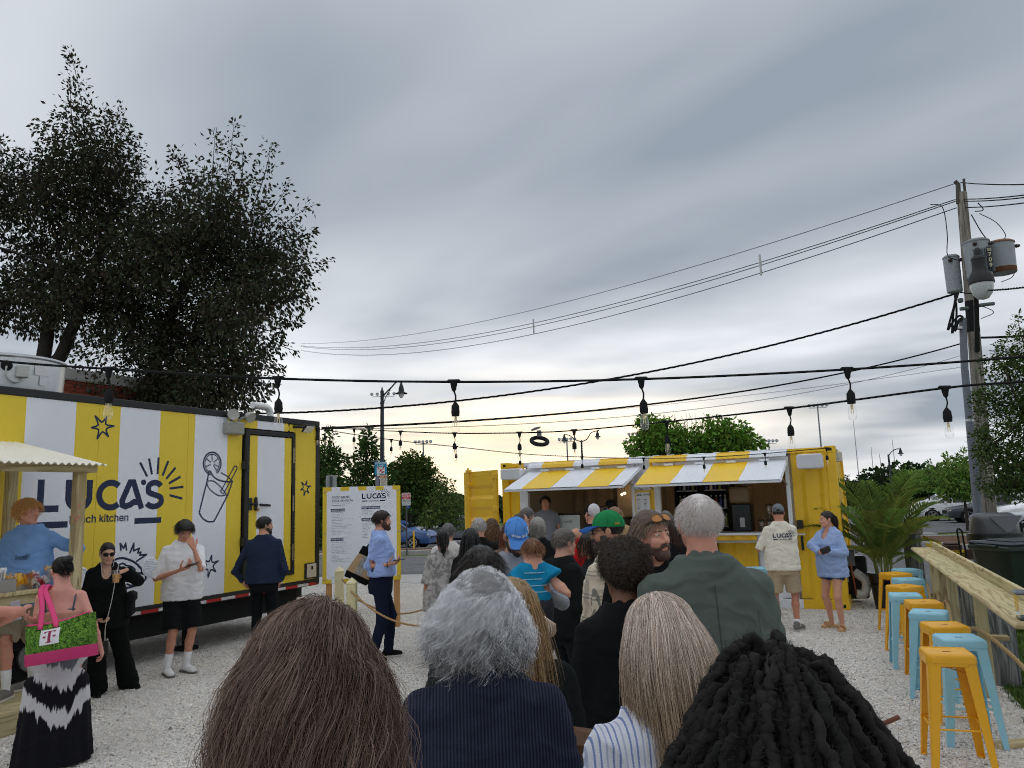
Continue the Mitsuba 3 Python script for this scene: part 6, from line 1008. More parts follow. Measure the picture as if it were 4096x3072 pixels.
 ws = ruled([g(np.array([(st[i0 - 1][0] + .03,-hw * .80,st[i0 - 1][1] + .012),(st[i0 - 1][0] + .03,hw * .80,st[i0 - 1][1] + .012)])),g(np.array([(st[i0][0] + .05,-hw * .66,st[i0][1] - .035),(st[i0][0] + .05,hw * .66,st[i0][1] - .035)]))]); put('windscreen',cat([ws,trimesh.Trimesh(np.asarray(ws.vertices) - [0,0,.003],ws.faces[:,::-1],process=False)]),'tinted',parent=t)
 j0,j1 = i1,i1 + 1; rw = ruled([g(np.array([(st[j0][0] - .06,-hw * .66,st[j0][1] - .05),(st[j0][0] - .06,hw * .66,st[j0][1] - .05)])),g(np.array([(st[j1][0] - .03,-hw * .72,st[j1][1] + .03),(st[j1][0] - .03,hw * .72,st[j1][1] + .03)]))]); put('rear_window',cat([rw,trimesh.Trimesh(np.asarray(rw.vertices) - [0,0,.003],rw.faces[:,::-1],process=False)]),'tinted',parent=t)
 put('grille',box(g(np.array([L / 2 - .03,0,.58])),[.06,W * .62,.22],.02,ax=[X,Yv,UP]),'matte',col=lin(18,18,20),parent=t); put('bumper',cat([box(g(np.array([L / 2 - .08,0,.36])),[.16,W * .84,.16],.05,ax=[X,Yv,UP]),box(g(np.array([-L / 2 + .08,0,.40])),[.16,W * .86,.18],.05,ax=[X,Yv,UP])]),'matte',col=lin(44,45,48),parent=t)
car('suv','blue estate car parked behind the menu board',-7.25,47,-12,(58,92,150)); car('pickup','silver grey pickup parked behind the small airy tree',-4.3,54,-8,(118,126,134)); car('suv','white car parked left of the blue one behind the board',-12.6,50,-8,(196,198,200))
car('suv','white car parked farthest along the lot, seen side on',30.6,55,176,(214,217,220)); car('suv','white boxy car showing its tail lamps beyond the island trees',25.9,46,165,(220,222,224)); car('sedan','dark grey car between the white boxy car and the pole',25.8,42,162,(64,68,74)); car('sedan','black car parked just left of the utility pole',25.6,38.3,160,(28,29,32))
car('suv','white car with a side mirror right of the utility pole',22.0,31.5,158,(222,224,226)); car('sedan','silver car parked nearest at the right edge',18.9,26.5,158,(150,154,160)); car('sedan','pale car in the far row behind the white boxy car',37.5,58,176,(200,203,206)); car('suv','grey car in the far row behind the utility pole',33.5,47,170,(120,124,130)); car('sedan','white car in the far row at the right edge',33.5,41,170,(214,216,218))
# ------------------------------------------------------------------ people: one continuous skin per body, clothes modelled over it
def vc_of(uv): return mi.Color3f(dr.floor(uv.x) / 1023.0,(uv.x - dr.floor(uv.x)) * 1.002 - 0.001,uv.y)
mat('skin',base=mikit.proc(lambda p,n,uv: vc_of(uv) * (0.90 + 0.2 * fbm(p.x * 30,p.y * 30,p.z * 30,3)) * mi.Color3f(1.0,0.97 + 0.06 * noise(p.x * 9,p.y * 9,p.z * 9),1.0)),rough=0.48,specular=0.35)
mat('cloth',base=mikit.proc(lambda p,n,uv: vc_of(uv) * (0.84 + 0.22 * fbm(p.x * 14,p.y * 14,p.z * 14,3) + 0.10 * noise(p.x * 420,p.y * 420,p.z * 420))),rough=0.95,specular=0.12,sheen=0.2)
mat('hair',rough=0.42,specular=0.45)

class Field:
 """A signed distance field on a grid that is finer where it needs to be."""
 def __init__(self,axes): self.X,self.Y,self.Z = axes; self.D = np.full([len(a) for a in axes],1.0,np.float32)
 def sl(self,lo,hi):
  s = []
  for A,l,h in zip((self.X,self.Y,self.Z),lo,hi): s.append(slice(max(0,np.searchsorted(A,l) - 1),np.searchsorted(A,h) + 1))
  return tuple(s),self.X[s[0]][:,None,None],self.Y[s[1]][None,:,None],self.Z[s[2]][None,None,:]
 def join(self,s,d,k,sub=False):
  a = self.D[s]; d = d.astype(np.float32)
  if a.size == 0: return
  if sub: h = np.clip(0.5 - 0.5 * (a + d) / k,0,1); self.D[s] = a + (-d - a) * h + k * h * (1 - h); return
  if k <= 0: self.D[s] = np.minimum(a,d); return
  h = np.clip(0.5 + 0.5 * (a - d) / k,0,1); self.D[s] = a + (d - a) * h - k * h * (1 - h)
 def cone(self,a,b,ra,rb,k=0.02,sub=False):
  a,b = v3(*a),v3(*b); r = max(ra,rb) + 0.03 + k; s,x,y,z = self.sl(np.minimum(a,b) - r,np.maximum(a,b) + r); ab = b - a; L = ab @ ab + 1e-12
  t = np.clip(((x - a[0]) * ab[0] + (y - a[1]) * ab[1] + (z - a[2]) * ab[2]) / L,0,1)
  d = np.sqrt((x - a[0] - t * ab[0]) ** 2 + (y - a[1] - t * ab[1]) ** 2 + (z - a[2] - t * ab[2]) ** 2) - (ra + (rb - ra) * t); self.join(s,d,k,sub)
 def ell(self,c,r,k=0.02,R=None,sub=False,fn=None):
  c,r = v3(*c),np.broadcast_to(np.asarray(r,float),3); m = r.max() + 0.03 + k; s,x,y,z = self.sl(c - m,c + m); q = [x - c[0],y - c[1],z - c[2]]
  if R is not None: q = [q[0] * R[i][0] + q[1] * R[i][1] + q[2] * R[i][2] for i in range(3)]
  k0 = np.sqrt((q[0] / r[0]) ** 2 + (q[1] / r[1]) ** 2 + (q[2] / r[2]) ** 2) + 1e-9; k1 = np.sqrt((q[0] / r[0] ** 2) ** 2 + (q[1] / r[1] ** 2) ** 2 + (q[2] / r[2] ** 2) ** 2) + 1e-9; d = k0 * (k0 - 1) / k1
  if fn is not None: d = fn(d,*q)
  self.join(s,d,k,sub)
 def prof(self,rows,k=0.03,e=2.4):
  """Stacked rounded-oval sections: rows of (z, half width, half depth, centre x, centre y)."""
  P = np.array(sorted(rows),float); w = P[:,1:3].max() + 0.05 + k; lo = [P[:,3].min() - w,P[:,4].min() - w,P[0,0] - 0.04]; hi = [P[:,3].max() + w,P[:,4].max() + w,P[-1,0] + 0.04]
  s,x,y,z = self.sl(lo,hi); f = [np.interp(z[0,0],P[:,0],P[:,i])[None,None,:] for i in range(1,5)]; a,b = f[0],f[1]
  d = ((np.abs((x - f[2]) / a) ** e + np.abs((y - f[3]) / b) ** e) ** (1 / e) - 1) * np.minimum(a,b); zz = np.maximum(P[0,0] - z,z - P[-1,0]); self.join(s,np.maximum(d,zz),k)
 def cut(self,fn,lo=None,hi=None):
  s,x,y,z = self.sl(lo if lo is not None else [-9] * 3,hi if hi is not None else [9] * 3); self.D[s] = np.maximum(self.D[s],fn(x,y,z).astype(np.float32))
 def mesh(self):
  X,Y,Z,D = self.X,self.Y,self.Z,self.D; D = np.where(np.abs(D) < 1e-6,1e-6,D); S = D < 0
  n8 = sum(S[i:S.shape[0] - 1 + i,j:S.shape[1] - 1 + j,k:S.shape[2] - 1 + k].astype(np.int8) for i in (0,1) for j in (0,1) for k in (0,1)); I = np.argwhere((n8 > 0) & (n8 < 8)); num_ = np.full(n8.shape,-1,np.int32); num_[tuple(I.T)] = np.arange(len(I))
  acc,cnt = np.zeros((len(I),3)),np.zeros(len(I)); ax = (X,Y,Z); i0 = I
  for axis in range(3):
   o1,o2 = [q for q in range(3) if q != axis]
   for u in (0,1):
    for w in (0,1):
     a = i0.copy(); a[:,o1] += u; a[:,o2] += w; b = a.copy(); b[:,axis] += 1; da,db = D[tuple(a.T)],D[tuple(b.T)]; c = (da < 0) != (db < 0); t = da / np.where(c,da - db,1); p = np.stack([A[a[:,q]] for q,A in enumerate(ax)],1).astype(float); p[:,axis] += t * (ax[axis][b[:,axis]] - ax[axis][a[:,axis]]); acc += np.where(c[:,None],p,0); cnt += c
  V = acc / np.maximum(cnt,1)[:,None]; F = []
  for axis in range(3):
   o1,o2 = (axis + 1) % 3,(axis + 2) % 3; a = [slice(None)] * 3; b = [slice(None)] * 3; a[axis] = slice(0,-1); b[axis] = slice(1,None); ch = S[tuple(a)] != S[tuple(b)]; E = np.argwhere(ch); E = E[(E[:,o1] > 0) & (E[:,o2] > 0) & (E[:,o1] < D.shape[o1] - 1) & (E[:,o2] < D.shape[o2] - 1)]
   q = []
   for u,w in ((-1,-1),(0,-1),(0,0),(-1,0)): c = E.copy(); c[:,o1] += u; c[:,o2] += w; q.append(num_[tuple(c.T)])
   q = np.stack(q,1); q = q[(q >= 0).all(1)] if len(q) else q; ins = S[tuple(E.T)] if len(q) == len(E) else None
   fl = ~ins if ins is not None else np.zeros(len(q),bool); q = np.where(fl[:,None],q[:,::-1],q); F.append(q)
  Q = np.vstack(F); return V,np.vstack([Q[:,[0,1,2]],Q[:,[0,2,3]]])
def ticks(lo,hi,step,fine=()):
 """Grid lines from lo to hi: step apart, closer inside the fine intervals (a, b, step)."""
 out,x = [lo],lo
 while x < hi:
  st = step
  for a,b,s in fine:
   if a - s <= x <= b: st = min(st,s)
   elif x < a < x + st: st = min(st,a - x + 1e-4)
  x += max(st,0.002); out.append(x)
 return np.array(out)
def vnormals(V,F):
 n = np.zeros_like(V); c = np.cross(V[F[:,1]] - V[F[:,0]],V[F[:,2]] - V[F[:,0]])
 for k in range(3): np.add.at(n,F[:,k],c)
 return n / (np.linalg.norm(n,axis=1,keepdims=True) + 1e-12)
def ridged(p,seed,o=3): return 1 - np.abs(2 * meshkit.fbm(p,o,seed) - 1)
def folds(V,F,amp,seed,fz=(9,9,16)):
 q = V * np.array(fz) * 0.75; w = np.stack([meshkit.fbm(V * 5 + 7.7 * i,2,seed + i) for i in range(3)],1) - 0.5; h = ridged(q + 3.5 * w,seed + 5,2); return V + vnormals(V,F) * (amp * 0.6 * (2.2 * np.clip(h,0,1) ** 2.2 - 1.0))[:,None]
def rotm(yaw=0,pitch=0,roll=0):
 """Columns: local right, forward, up. yaw turns to the left, pitch nods down, roll tips to the right."""
 y,p,r = np.radians([yaw,-pitch,roll]); cy,sy,cp,sp_,cr,sr = math.cos(y),math.sin(y),math.cos(p),math.sin(p),math.cos(r),math.sin(r)
 return np.array([[cy,-sy,0],[sy,cy,0],[0,0,1]]) @ np.array([[1,0,0],[0,cp,-sp_],[0,sp_,cp]]) @ np.array([[cr,0,sr],[0,1,0],[-sr,0,cr]])
def ik(a,c,l1,l2,pole):
 """The middle joint of a two-bone limb from a to c, bent towards the pole."""
 a,c = v3(*a),v3(*c); d = c - a; L = min(np.linalg.norm(d),(l1 + l2) * 0.999); u = nrm(d); x = (l1 * l1 - l2 * l2 + L * L) / (2 * L); h = math.sqrt(max(l1 * l1 - x * x,0)); w = v3(*pole); w = nrm(w - u * (w @ u)); return a + u * x + w * h
ZMIN = ([-0.13,-0.06,-0.02,0.015,0.03,0.05,0.075,0.10,0.13],[-0.085,-0.075,-0.02,-0.015,0.015,0.035,0.065,0.088,0.095])
PEOPLE = {}
def person(label,x,y,yaw,H=1.7,sex='m',fat=1.0,skin=(190,140,115),head=(0,0,0),lean=(0,0),hoff=(0,0),arms={},feet=None,top=None,bottom=None,shoes=None,hair=None,beard=None,face=True,res=1.0,z=0.0,group=None,seed=1,extra=None,hands=True,brow=None,hscale=1.0,socks=None,skinres=None,wfeet=None):
 """Local frame: x to the person's right, y forward, z up; yaw 0 faces away from the camera, positive turns left."""
 t = thing('person',label,'person',group); r = np.random.default_rng(seed); s = H; fem = sex == 'f'
 M = rotm(yaw)[:3,:3]; org = v3(x,y,z); W = lambda p: np.asarray(p,float) @ M.T + org
 sw = (0.098 if fem else 0.112) * s * (0.7 + 0.3 * fat); lx,ly = lean; hipw = 0.050 * s
 sp = lambda z_: (np.clip((z_ / s - 0.52) / 0.33,0,1.3))                     # how far up the spine
 cxz = lambda z_: lx * sp(z_); cyz = lambda z_: ly * sp(z_) ** 1.2
 f1 = fat
 if fem: rows = [(.44,.088,.080,-.01),(.49,.100 * f1,.074 * f1,-.012),(.55,.092 * f1,.066 * f1,-.004),(.61,.074 * f1,.056 * f1,.0),(.67,.082 * f1,.062 * f1,.006),(.72,.090 * f1,.074 * f1,.014),(.77,.094,.060,.0),(.81,.084,.045,-.008),(.835,.052,.036,-.014),(.86,.03,.03,-.012)]
 else: rows = [(.44,.086,.072,-.005),(.49,.092 * f1,.070 * f1,-.006),(.55,.088 * f1,.064 * f1,.002),(.61,.085 * f1,.062 * f1,.004),(.67,.092 * f1,.066 * f1,.003),(.72,.100 * f1,.070 * f1,.004),(.77,.106,.062,-.004),(.81,.098,.048,-.010),(.837,.06,.038,-.014),(.862,.035,.034,-.012)]
 def prof(infl,k=1.0,z0=None,z1=None,hem=None):
  o = []
  for a,b,c,d in rows:
   zz = a * s
   w_,dp = b * s * k + infl,c * s * k + infl
   if hem is not None and a < 0.72: g = hem; t_ = min(1,(0.72 - a) / 0.12); w_ = max(w_,(0.098 * s * f1 + infl) * t_ * (1 + g * 0.3) + w_ * (1 - t_)); dp = max(dp,(0.068 * s * f1 + infl) * t_ * (1 + g * 0.3) + dp * (1 - t_))
   o.append((zz,w_,dp,cxz(zz),d * s + cyz(zz)))
  return o
 NB = v3(cxz(.84 * s),-0.012 * s + cyz(.84 * s),.84 * s); HC = v3(NB[0] + hoff[0],NB[1] + 0.022 * s + hoff[1],.927 * s - 0.25 * abs(hoff[1]) - .15 * abs(hoff[0]) - .15 * math.hypot(lx,ly)); HR = rotm(*head); hs = 0.98 * (s / 1.72) ** 0.35 * (0.95 if fem else 1.0) * hscale; hp = lambda q: HC + HR @ (np.asarray(q,float) * hs)
 la,lf = .172 * s,.15 * s; A = {}
 for sd,sg in (('R',1),('L',-1)):
  S = v3(cxz(.81 * s) + sg * sw * 0.97,-0.010 * s + cyz(.81 * s),.797 * s); g = arms.get(sd,{}); el = v3(*g['el']) if 'el' in g else (S + v3(sg * .028 * s,-.012 * s,-la)); g = {**g,**{k[1:]: M.T @ (v3(*g[k]) - org) for k in ('wel','wwr') if k in g},**{k[1:]: M.T @ v3(*g[k]) for k in ('wdir','wpalm') if k in g}}; el = v3(*g['el']) if 'el' in g else el; wr = v3(*g['wr']) if 'wr' in g else el + v3(sg * 0.0,.035 * s,-lf)
  if 'el' not in g and 'wr' in g: el = ik(S,wr,la,lf,g.get('pole',(sg * .6,-1,-.5)))
  dr_ = nrm(g.get('dir',wr - el)); pn = v3(*g['palm']) if 'palm' in g else v3(-sg,0.1,0); pn = nrm(pn - dr_ * (pn @ dr_)); A[sd] = dict(S=S,E=el,Wr=wr,d=dr_,n=pn,curl=g.get('curl',28),sg=sg,thumb=g.get('thumb',25),hide=g.get('hide',False))
 if feet is None: feet = {'R': (hipw * 1.1,0.0,-8),'L': (-hipw * 1.1,0.0,8)}
 if wfeet: feet = {k: (*(M.T @ (v3(q[0],q[1],z) - org))[:2],q[2]) for k,q in wfeet.items()}
 G = {}
 for sd,sg in (('R',1),('L',-1)):
  hip = v3(sg * hipw,-.004 * s,.50 * s); fx,fy,ty = feet[sd][:3]; an = v3(fx,fy - .02,.048 * s + (feet[sd][3] if len(feet[sd]) > 3 else 0)); to = rotm(ty)[:,1]; kn = ik(hip,an,.232 * s,.232 * s,to + v3(0,.3,0)); G[sd] = dict(hip=hip,kn=kn,an=an,to=to,ty=ty)
 top,bottom = top or {},bottom or {}; lt = top.get('sleeve','long'); cover_legs = bottom.get('kind') in ('trousers','skirt')
 # ---- skin
 def hand_prims(F,a,q=1.0):
  w,d,n,sg = a['Wr'],a['d'],a['n'],a['sg']; c = nrm(np.cross(d,n)) ; hl = .108 * s * q; th = -sg * c * (1 if True else 1)
  th = c * (1 if (c @ np.cross(d,n)) * sg < 0 else 1); side = nrm(np.cross(n,d)) * sg * -1.0                # thumb side
  for k in (-1.5,-.5,.5,1.5): F.cone(w + side * k * .006,w + d * hl * .44 + side * k * .0185 * q,.0155 * q,.0125 * q,.008)
  for k,L in ((1.5,.92),(.5,1.0),(-.5,.96),(-1.5,.80)):
   p = w + d * hl * .44 + side * k * .0195 * q; dd = nrm(d + side * k * .05); ang = 0; r0 = .0092 * q
   for j,ll in enumerate((.25,.17,.13)):
    ang += math.radians(a['curl'] * (1.0,1.15,.8)[j]); e = nrm(dd * math.cos(ang) + n * math.sin(ang)); q2 = p + e * hl * ll * L; F.cone(p,q2,r0,r0 * .9,.003); p,r0 = q2,r0 * .9
  b = w + d * hl * .10 + side * .018 * q; ta = math.radians(a['thumb']); e = nrm(d * .75 + side * .75 + n * math.sin(ta)); m = b + e * hl * .28; F.cone(w + d * .01,b,.016 * q,.0145 * q,.01); F.cone(b,m,.0135 * q,.0105 * q,.006); e2 = nrm(d * .95 + side * .25 + n * math.sin(ta) * 1.2); F.cone(m,m + e2 * hl * .24,.0105 * q,.0085 * q,.004)
 hr = 0.0058 * res if face else 0.008 * res; fx_,fy_,fz_ = [[(HC[i] - (.125,.135,.15)[i],HC[i] + (.125,.14,.145)[i],hr)] for i in range(3)]
 vis_h = [a for a in A.values() if hands and not a['hide']]
 for a in vis_h:
  c = a['Wr'] + a['d'] * .055 * s
  for L_,i in ((fx_,0),(fy_,1),(fz_,2)): L_.append((c[i] - .075,c[i] + .075,0.0065 * res))
 pts = [HC + [.14,.16,.16],HC - [.14,.16,.16],[sw + .1,.2,0],[-sw - .1,-.2,-.02]] + [q for a in A.values() for q in (a['E'] + .07,a['E'] - .07,a['Wr'] + .13,a['Wr'] - .13)] + [q for g in G.values() for q in (g['an'] + [.08,.22,0],g['an'] - [.08,.12,.05],g['kn'] + .1,g['kn'] - .1)]
 lo,hi = np.min(pts,0) - .02,np.max(pts,0) + .02; st = (skinres or 0.013) * res
 F = Field((ticks(lo[0],hi[0],st,fx_),ticks(lo[1],hi[1],st,fy_),ticks(lo[2],hi[2],st,fz_)))
 F.prof(prof(-0.004,0.93 if top else 1.0),0.03)
 bk = 1.0 if fem else 1.12
 for sd,a in A.items():
  ar = (.86 if fem else 1.0) * (0.75 + .25 * fat); F.cone(a['S'] - [a['sg'] * .02,0,.004],a['E'],.036 * s / 1.7 * 1.15 * ar,.030 * ar,.035); F.cone(a['E'],a['E'] + (a['Wr'] - a['E']) * .35,.030 * ar,.031 * ar,.015); F.cone(a['E'] + (a['Wr'] - a['E']) * .35,a['Wr'],.031 * ar,.0205 * ar,.015)
  if not a['hide']: hand_prims(F,a,(.92 if fem else 1.02) * s / 1.72)
 for g in G.values():
  lr = (0.97 if fem else 1.0) * (.7 + .3 * fat) * (.86 if cover_legs else 1.0); F.cone(g['hip'],g['hip'] + (g['kn'] - g['hip']) * .25,.078 * lr,.074 * lr,.03); F.cone(g['hip'] + (g['kn'] - g['hip']) * .2,g['kn'],.074 * lr,.048 * lr,.02); cf = g['kn'] + (g['an'] - g['kn']) * .32 - g['to'] * .012; F.cone(g['kn'],cf,.047 * lr,.050 * lr,.02); F.cone(cf,g['an'],.049 * lr,.031 * lr,.02); F.cone(g['an'] - [0,0,.02],g['an'] + g['to'] * .10 - [0,0,.035],.028,.022,.02)
 fR = lambda q,r_,k=0.012,sub=False,R=None: F.ell(hp(q),np.asarray(r_) * hs,k,HR.T if R is None else R @ HR.T,sub); fc = lambda a,b,ra,rb,k=0.01,sub=False: F.cone(hp(a),hp(b),ra * hs,rb * hs,k,sub)
 F.cone(NB - [0,0,.03],hp((0,-.022,-.05)),(.052 if fem else .062) * (.6 + .4 * fat),(.047 if fem else .057) * (.7 + .3 * fat),.03)
 fR((0,-.012,.036),(.073,.094,.080),.02); fR((0,.030,-.038),(.058,.062,.078),.025)
 jw = .92 if fem else 1.06
 for q in (1,-1): fc((q * .052,-.004,-.045),(q * .018,.068,-.100),.020 * jw,.016 * jw,.02)
 fR((0,.079,-.101),(.020 * jw,.016,.016),.015)
 if fat > 1.15: fR((0,.035,-.095),(.052,.05,.035),.03)
 for q in (1,-1): fR((q * .077,-.008,-.006),(.010,.021,.032),.006,R=rotm(-q * 18)); fR((q * .036,.060,-.028),(.024,.022,.022),.02)
 if face:
  fc((-.030,.080,.026),(.030,.080,.026),.012,.012,.012)
  for q in (1,-1): fR((q * .031,.099,.006),(.017,.013,.012),.010,True)
  for q in (1,-1): fc((q * .019,.0855,.0125),(q * .046,.076,.0115),.0058,.0050,.004); fc((q * .020,.0855,.0005),(q * .045,.076,.0015),.0045,.0045,.004)
  fc((0,.084,.016),(0,.106,-.026),.0085,.0115,.010); 
  for q in (1,-1): fR((q * .0115,.094,-.032),(.009,.010,.008),.006)
  fR((0,.088,-.064),(.022,.009,.011),.010); fc((-.024,.099,-.0645),(.024,.099,-.0645),.0030,.0030,.004,True)
 V,Fc = F.mesh(); sk = lin(*skin); put('body',trimesh.Trimesh(W(V),Fc,process=False),'skin',col=sk,smooth=True,parent=t)
 if face:
  lp = [tube(W([hp((-.023,.088,-.0625)),hp((-.010,.0955,-.0575)),hp((0,.097,-.0590)),hp((.010,.0955,-.0575)),hp((.023,.088,-.0625))]),np.array([.001,.004,.0045,.004,.001]) * hs,6),tube(W([hp((-.022,.088,-.0665)),hp((0,.0955,-.0715)),hp((.022,.088,-.0665))]),np.array([.001,.0052,.001]) * hs,6)]; put('lips',cat(lp),'skin',col=sk * [.86,.62,.62],smooth=True,parent=t)
  for q in (1,-1):
   e = trimesh.creation.icosphere(2,.0115 * hs); e.apply_translation(W(hp((q * .031,.0775,.0065)))); ek = put('eye',e,'plastic',col=lin(186,176,168),smooth=True,parent=t); i_ = trimesh.creation.icosphere(1,.0060 * hs); i_.apply_translation(W(hp((q * .031,.0845,.0065)))); put('iris',i_,'plastic',col=lin(40,30,24),smooth=True,parent=ek)
   put('eyebrow',tube(W([hp((q * .014,.0915,.0235)),hp((q * .031,.0905,.029)),hp((q * .050,.074,.023))]),np.array([.0035,.0045,.0015]) * hs,6),'hair',col=lin(*(brow or (hair or {}).get('col',(60,45,36)))) * .8,smooth=True,parent=t)
 # ---- clothes
 def clothe(name,build,col,amp,seed_,bs='cloth',st_=0.012,fz=(9,9,16),lo_=None,hi_=None,lab=None,uvf=None):
  l,h = (lo if lo_ is None else np.array(lo_)) - .04,(hi if hi_ is None else np.array(hi_)) + .04; Fg = Field((ticks(l[0],h[0],st_ * res),ticks(l[1],h[1],st_ * res),ticks(l[2],h[2],st_ * res))); build(Fg); V_,F_ = Fg.mesh(); 
  if len(V_) == 0: return None
  V_ = folds(V_,F_,amp,seed_,fz); m = trimesh.Trimesh(W(V_),F_,process=False)
  if uvf is not None: return put(name,m,bs,smooth=True,uv=uvf(V_),parent=t,label=lab)
  return put(name,m,bs,col=lin(*col),smooth=True,parent=t,label=lab)
 if bottom:
  bl = bottom.get('len',1.0); ba = bottom.get('w',1.0); kd = bottom['kind']; zt = bottom.get('top',.585) * s
  def pants(Fg):
   Fg.prof([q for q in prof(.010 * ba,1.0) if q[0] < .64 * s],.04)
   for g in G.values():
    kn,an,hip = g['kn'],g['an'],g['hip']; Fg.cone(hip,kn,.088 * ba * (.75 + .25 * fat),.067 * ba,.035)
    if bl >= 1: Fg.cone(kn,an + [0,0,.0],.064 * ba,bottom.get('cuff',.054) * ba,.02)
    elif bl > .5: q = kn + (an - kn) * ((bl - .5) * 2); Fg.cone(kn,q,.066 * ba,.066 * ba,.02)
    else: Fg.cone(hip,hip + (kn - hip) * (bl * 2),.090 * ba,.092 * ba,.03)
    if bl < 1:
     e = hip + (kn - hip) * (bl * 2) if bl <= .5 else kn + (an - kn) * ((bl - .5) * 2); u = nrm(an - kn if bl > .5 else kn - hip); c_ = (hip + kn + an) / 3; sgx = np.sign(hip[0]); Fg.cut(lambda X_,Y_,Z_: np.where((X_ * sgx > -.02) & (Z_ < e[2] + .12),(X_ - e[0]) * u[0] + (Y_ - e[1]) * u[1] + (Z_ - e[2]) * u[2],-1),[-9,-9,-9],[9,9,e[2] + .2])
   Fg.cut(lambda X_,Y_,Z_: np.maximum(Z_ - zt,.012 - Z_) + 0 * X_ + 0 * Y_)
  def skirt(Fg):
   h0 = bottom.get('hem',.06) * s; fl = bottom.get('flare',1.6); q = [(a * s,(b * f1 if a < .5 else b) * s + .012,c * s + .012,0,d * s) for a,b,c,d in rows if .49 <= a < .66]; wb,db = rows[1][1] * s + .02,rows[1][2] * s + .02; mx_ = bottom.get('off',(0,0))
   for z_ in np.linspace(h0,.47 * s,6): k_ = (.47 * s - z_) / (.47 * s - h0); q.append((z_,wb * (1 + (fl - 1) * k_),db * (1 + (fl - 1) * k_),mx_[0] * k_,-.01 * s + mx_[1] * k_))
   Fg.prof(q,.02,2.2)
  if kd == 'skirt': clothe('skirt',skirt,bottom['col'],bottom.get('amp',.012),seed + 20,fz=(16,16,2.2),lo_=[lo[0] - .25,lo[1] - .25,0],hi_=[hi[0] + .25,hi[1] + .25,.7 * s],bs=bottom.get('bsdf','cloth'),uvf=bottom.get('uvf'))
  else: clothe(bottom.get('name','trousers' if bl >= 1 else 'shorts'),pants,bottom['col'],bottom.get('amp',.007),seed + 20,lo_=[lo[0] - .04,lo[1] - .04,0],hi_=[hi[0] + .04,hi[1] + .04,.66 * s],bs=bottom.get('bsdf','cloth'),uvf=bottom.get('uvf'))
 if top:
  lo_t = np.array([lo[0] - .05,lo[1] - .08,top.get('hem',.46) * s - .03]); hi_t = np.array([hi[0] + .05,hi[1] + .05,.90 * s]); hi_t[2] = max(hi_t[2],max(max(a['Wr'][2],a['E'][2]) for a in A.values()) + .08); ti = top.get('loose',.018); sl_ = {'long': 1.0,'elbow': .5,'short': .30,'roll': .58,'none': 0.0}[lt] if isinstance(lt,str) else lt
  def tp_(Fg):
   Fg.prof(prof(ti,1.0,hem=top.get('boxy',.4)),.03)
   for a in A.values():
    ar = top.get('arm',1.0); S = a['S'] - [a['sg'] * .015,0,.002]
    if sl_ <= 0: Fg.cone(S - [a['sg'] * .03,0,0],S,.05,.045,.03); continue
    if sl_ <= .5: e = S + (a['E'] - S) * min(1,sl_ * 2); Fg.cone(S,e,.048 * ar * (s / 1.72),.050 * ar,.03); ax_c,u = e,nrm(a['E'] - S)
    else:
     e = a['E'] + (a['Wr'] - a['E']) * ((sl_ - .5) * 2) * .99; Fg.cone(S,a['E'],.049 * ar * (s / 1.72),.045 * ar,.028); Fg.cone(a['E'],e,.046 * ar,.033 * ar * top.get('cuff',1.0),.014); ax_c,u = e,nrm(a['Wr'] - a['E'])
    rr_ = .09; Fg.cut(lambda X_,Y_,Z_: np.where((X_ - ax_c[0]) ** 2 + (Y_ - ax_c[1]) ** 2 + (Z_ - ax_c[2]) ** 2 < rr_ ** 2,(X_ - ax_c[0]) * u[0] + (Y_ - ax_c[1]) * u[1] + (Z_ - ax_c[2]) * u[2],-1),ax_c - rr_,ax_c + rr_)
   hz = top.get('hem',.46) * s; Fg.cut(lambda X_,Y_,Z_: hz + top.get('hemcurve',0) * np.abs(X_) - Z_ + 0 * Y_)
   nk = top.get('neck',.0); nc_ = NB + [0,.012 * s,.012 + nk]
   if top.get('vneck'): Fg.ell(nc_ + [0,.06,-.05],(.055,.09,.15),.01,sub=True)
   Fg.ell(nc_ + [0,0,.02],(.070 * (.7 + .3 * fat),.066,.045),.012,sub=True)
   if top.get('hood'): Fg.cone(NB + [-.075,.01,-.005],NB + [-.05,-.095,-.03],.034,.042,.03); Fg.cone(NB + [.075,.01,-.005],NB + [.05,-.095,-.03],.034,.042,.03); Fg.cone(NB + [-.05,-.095,-.03],NB + [.05,-.095,-.03],.046,.046,.03); Fg.ell(NB + [0,-.11,-.07],(.10,.045,.075),.03); Fg.ell(NB + [0,-.03,.035],(.055,.065,.035),.012,sub=True)
   if top.get('collar'): h_ = top['collar']; Fg.cone(NB + [-.045,-.03,-.01],NB + [-.042,-.035,h_],.026,.022,.012); Fg.cone(NB + [.045,-.03,-.01],NB + [.042,-.035,h_],.026,.022,.012); Fg.cone(NB + [0,-.052,-.01],NB + [0,-.050,h_],.034,.028,.014); Fg.cone(NB + [-.05,.02,-.02],NB + [-.045,.02,h_ * .8],.022,.018,.012); Fg.cone(NB + [.05,.02,-.02],NB + [.045,.02,h_ * .8],.022,.018,.012); Fg.cone(NB + [0,-.005,.0],NB + [0,.005,.14],.053,.053,.006,sub=True)
   for fn in top.get('more',[]): fn(Fg,dict(NB=NB,A=A,s=s,cx=cxz,cy=cyz))
  clothe(top.get('name','shirt'),tp_,top['col'],top.get('amp',.008),seed + 40,lo_=lo_t,hi_=hi_t,st_=top.get('res',.0115),bs=top.get('bsdf','cloth'),uvf=top.get('uvf'),fz=top.get('fz',(9,9,16)))
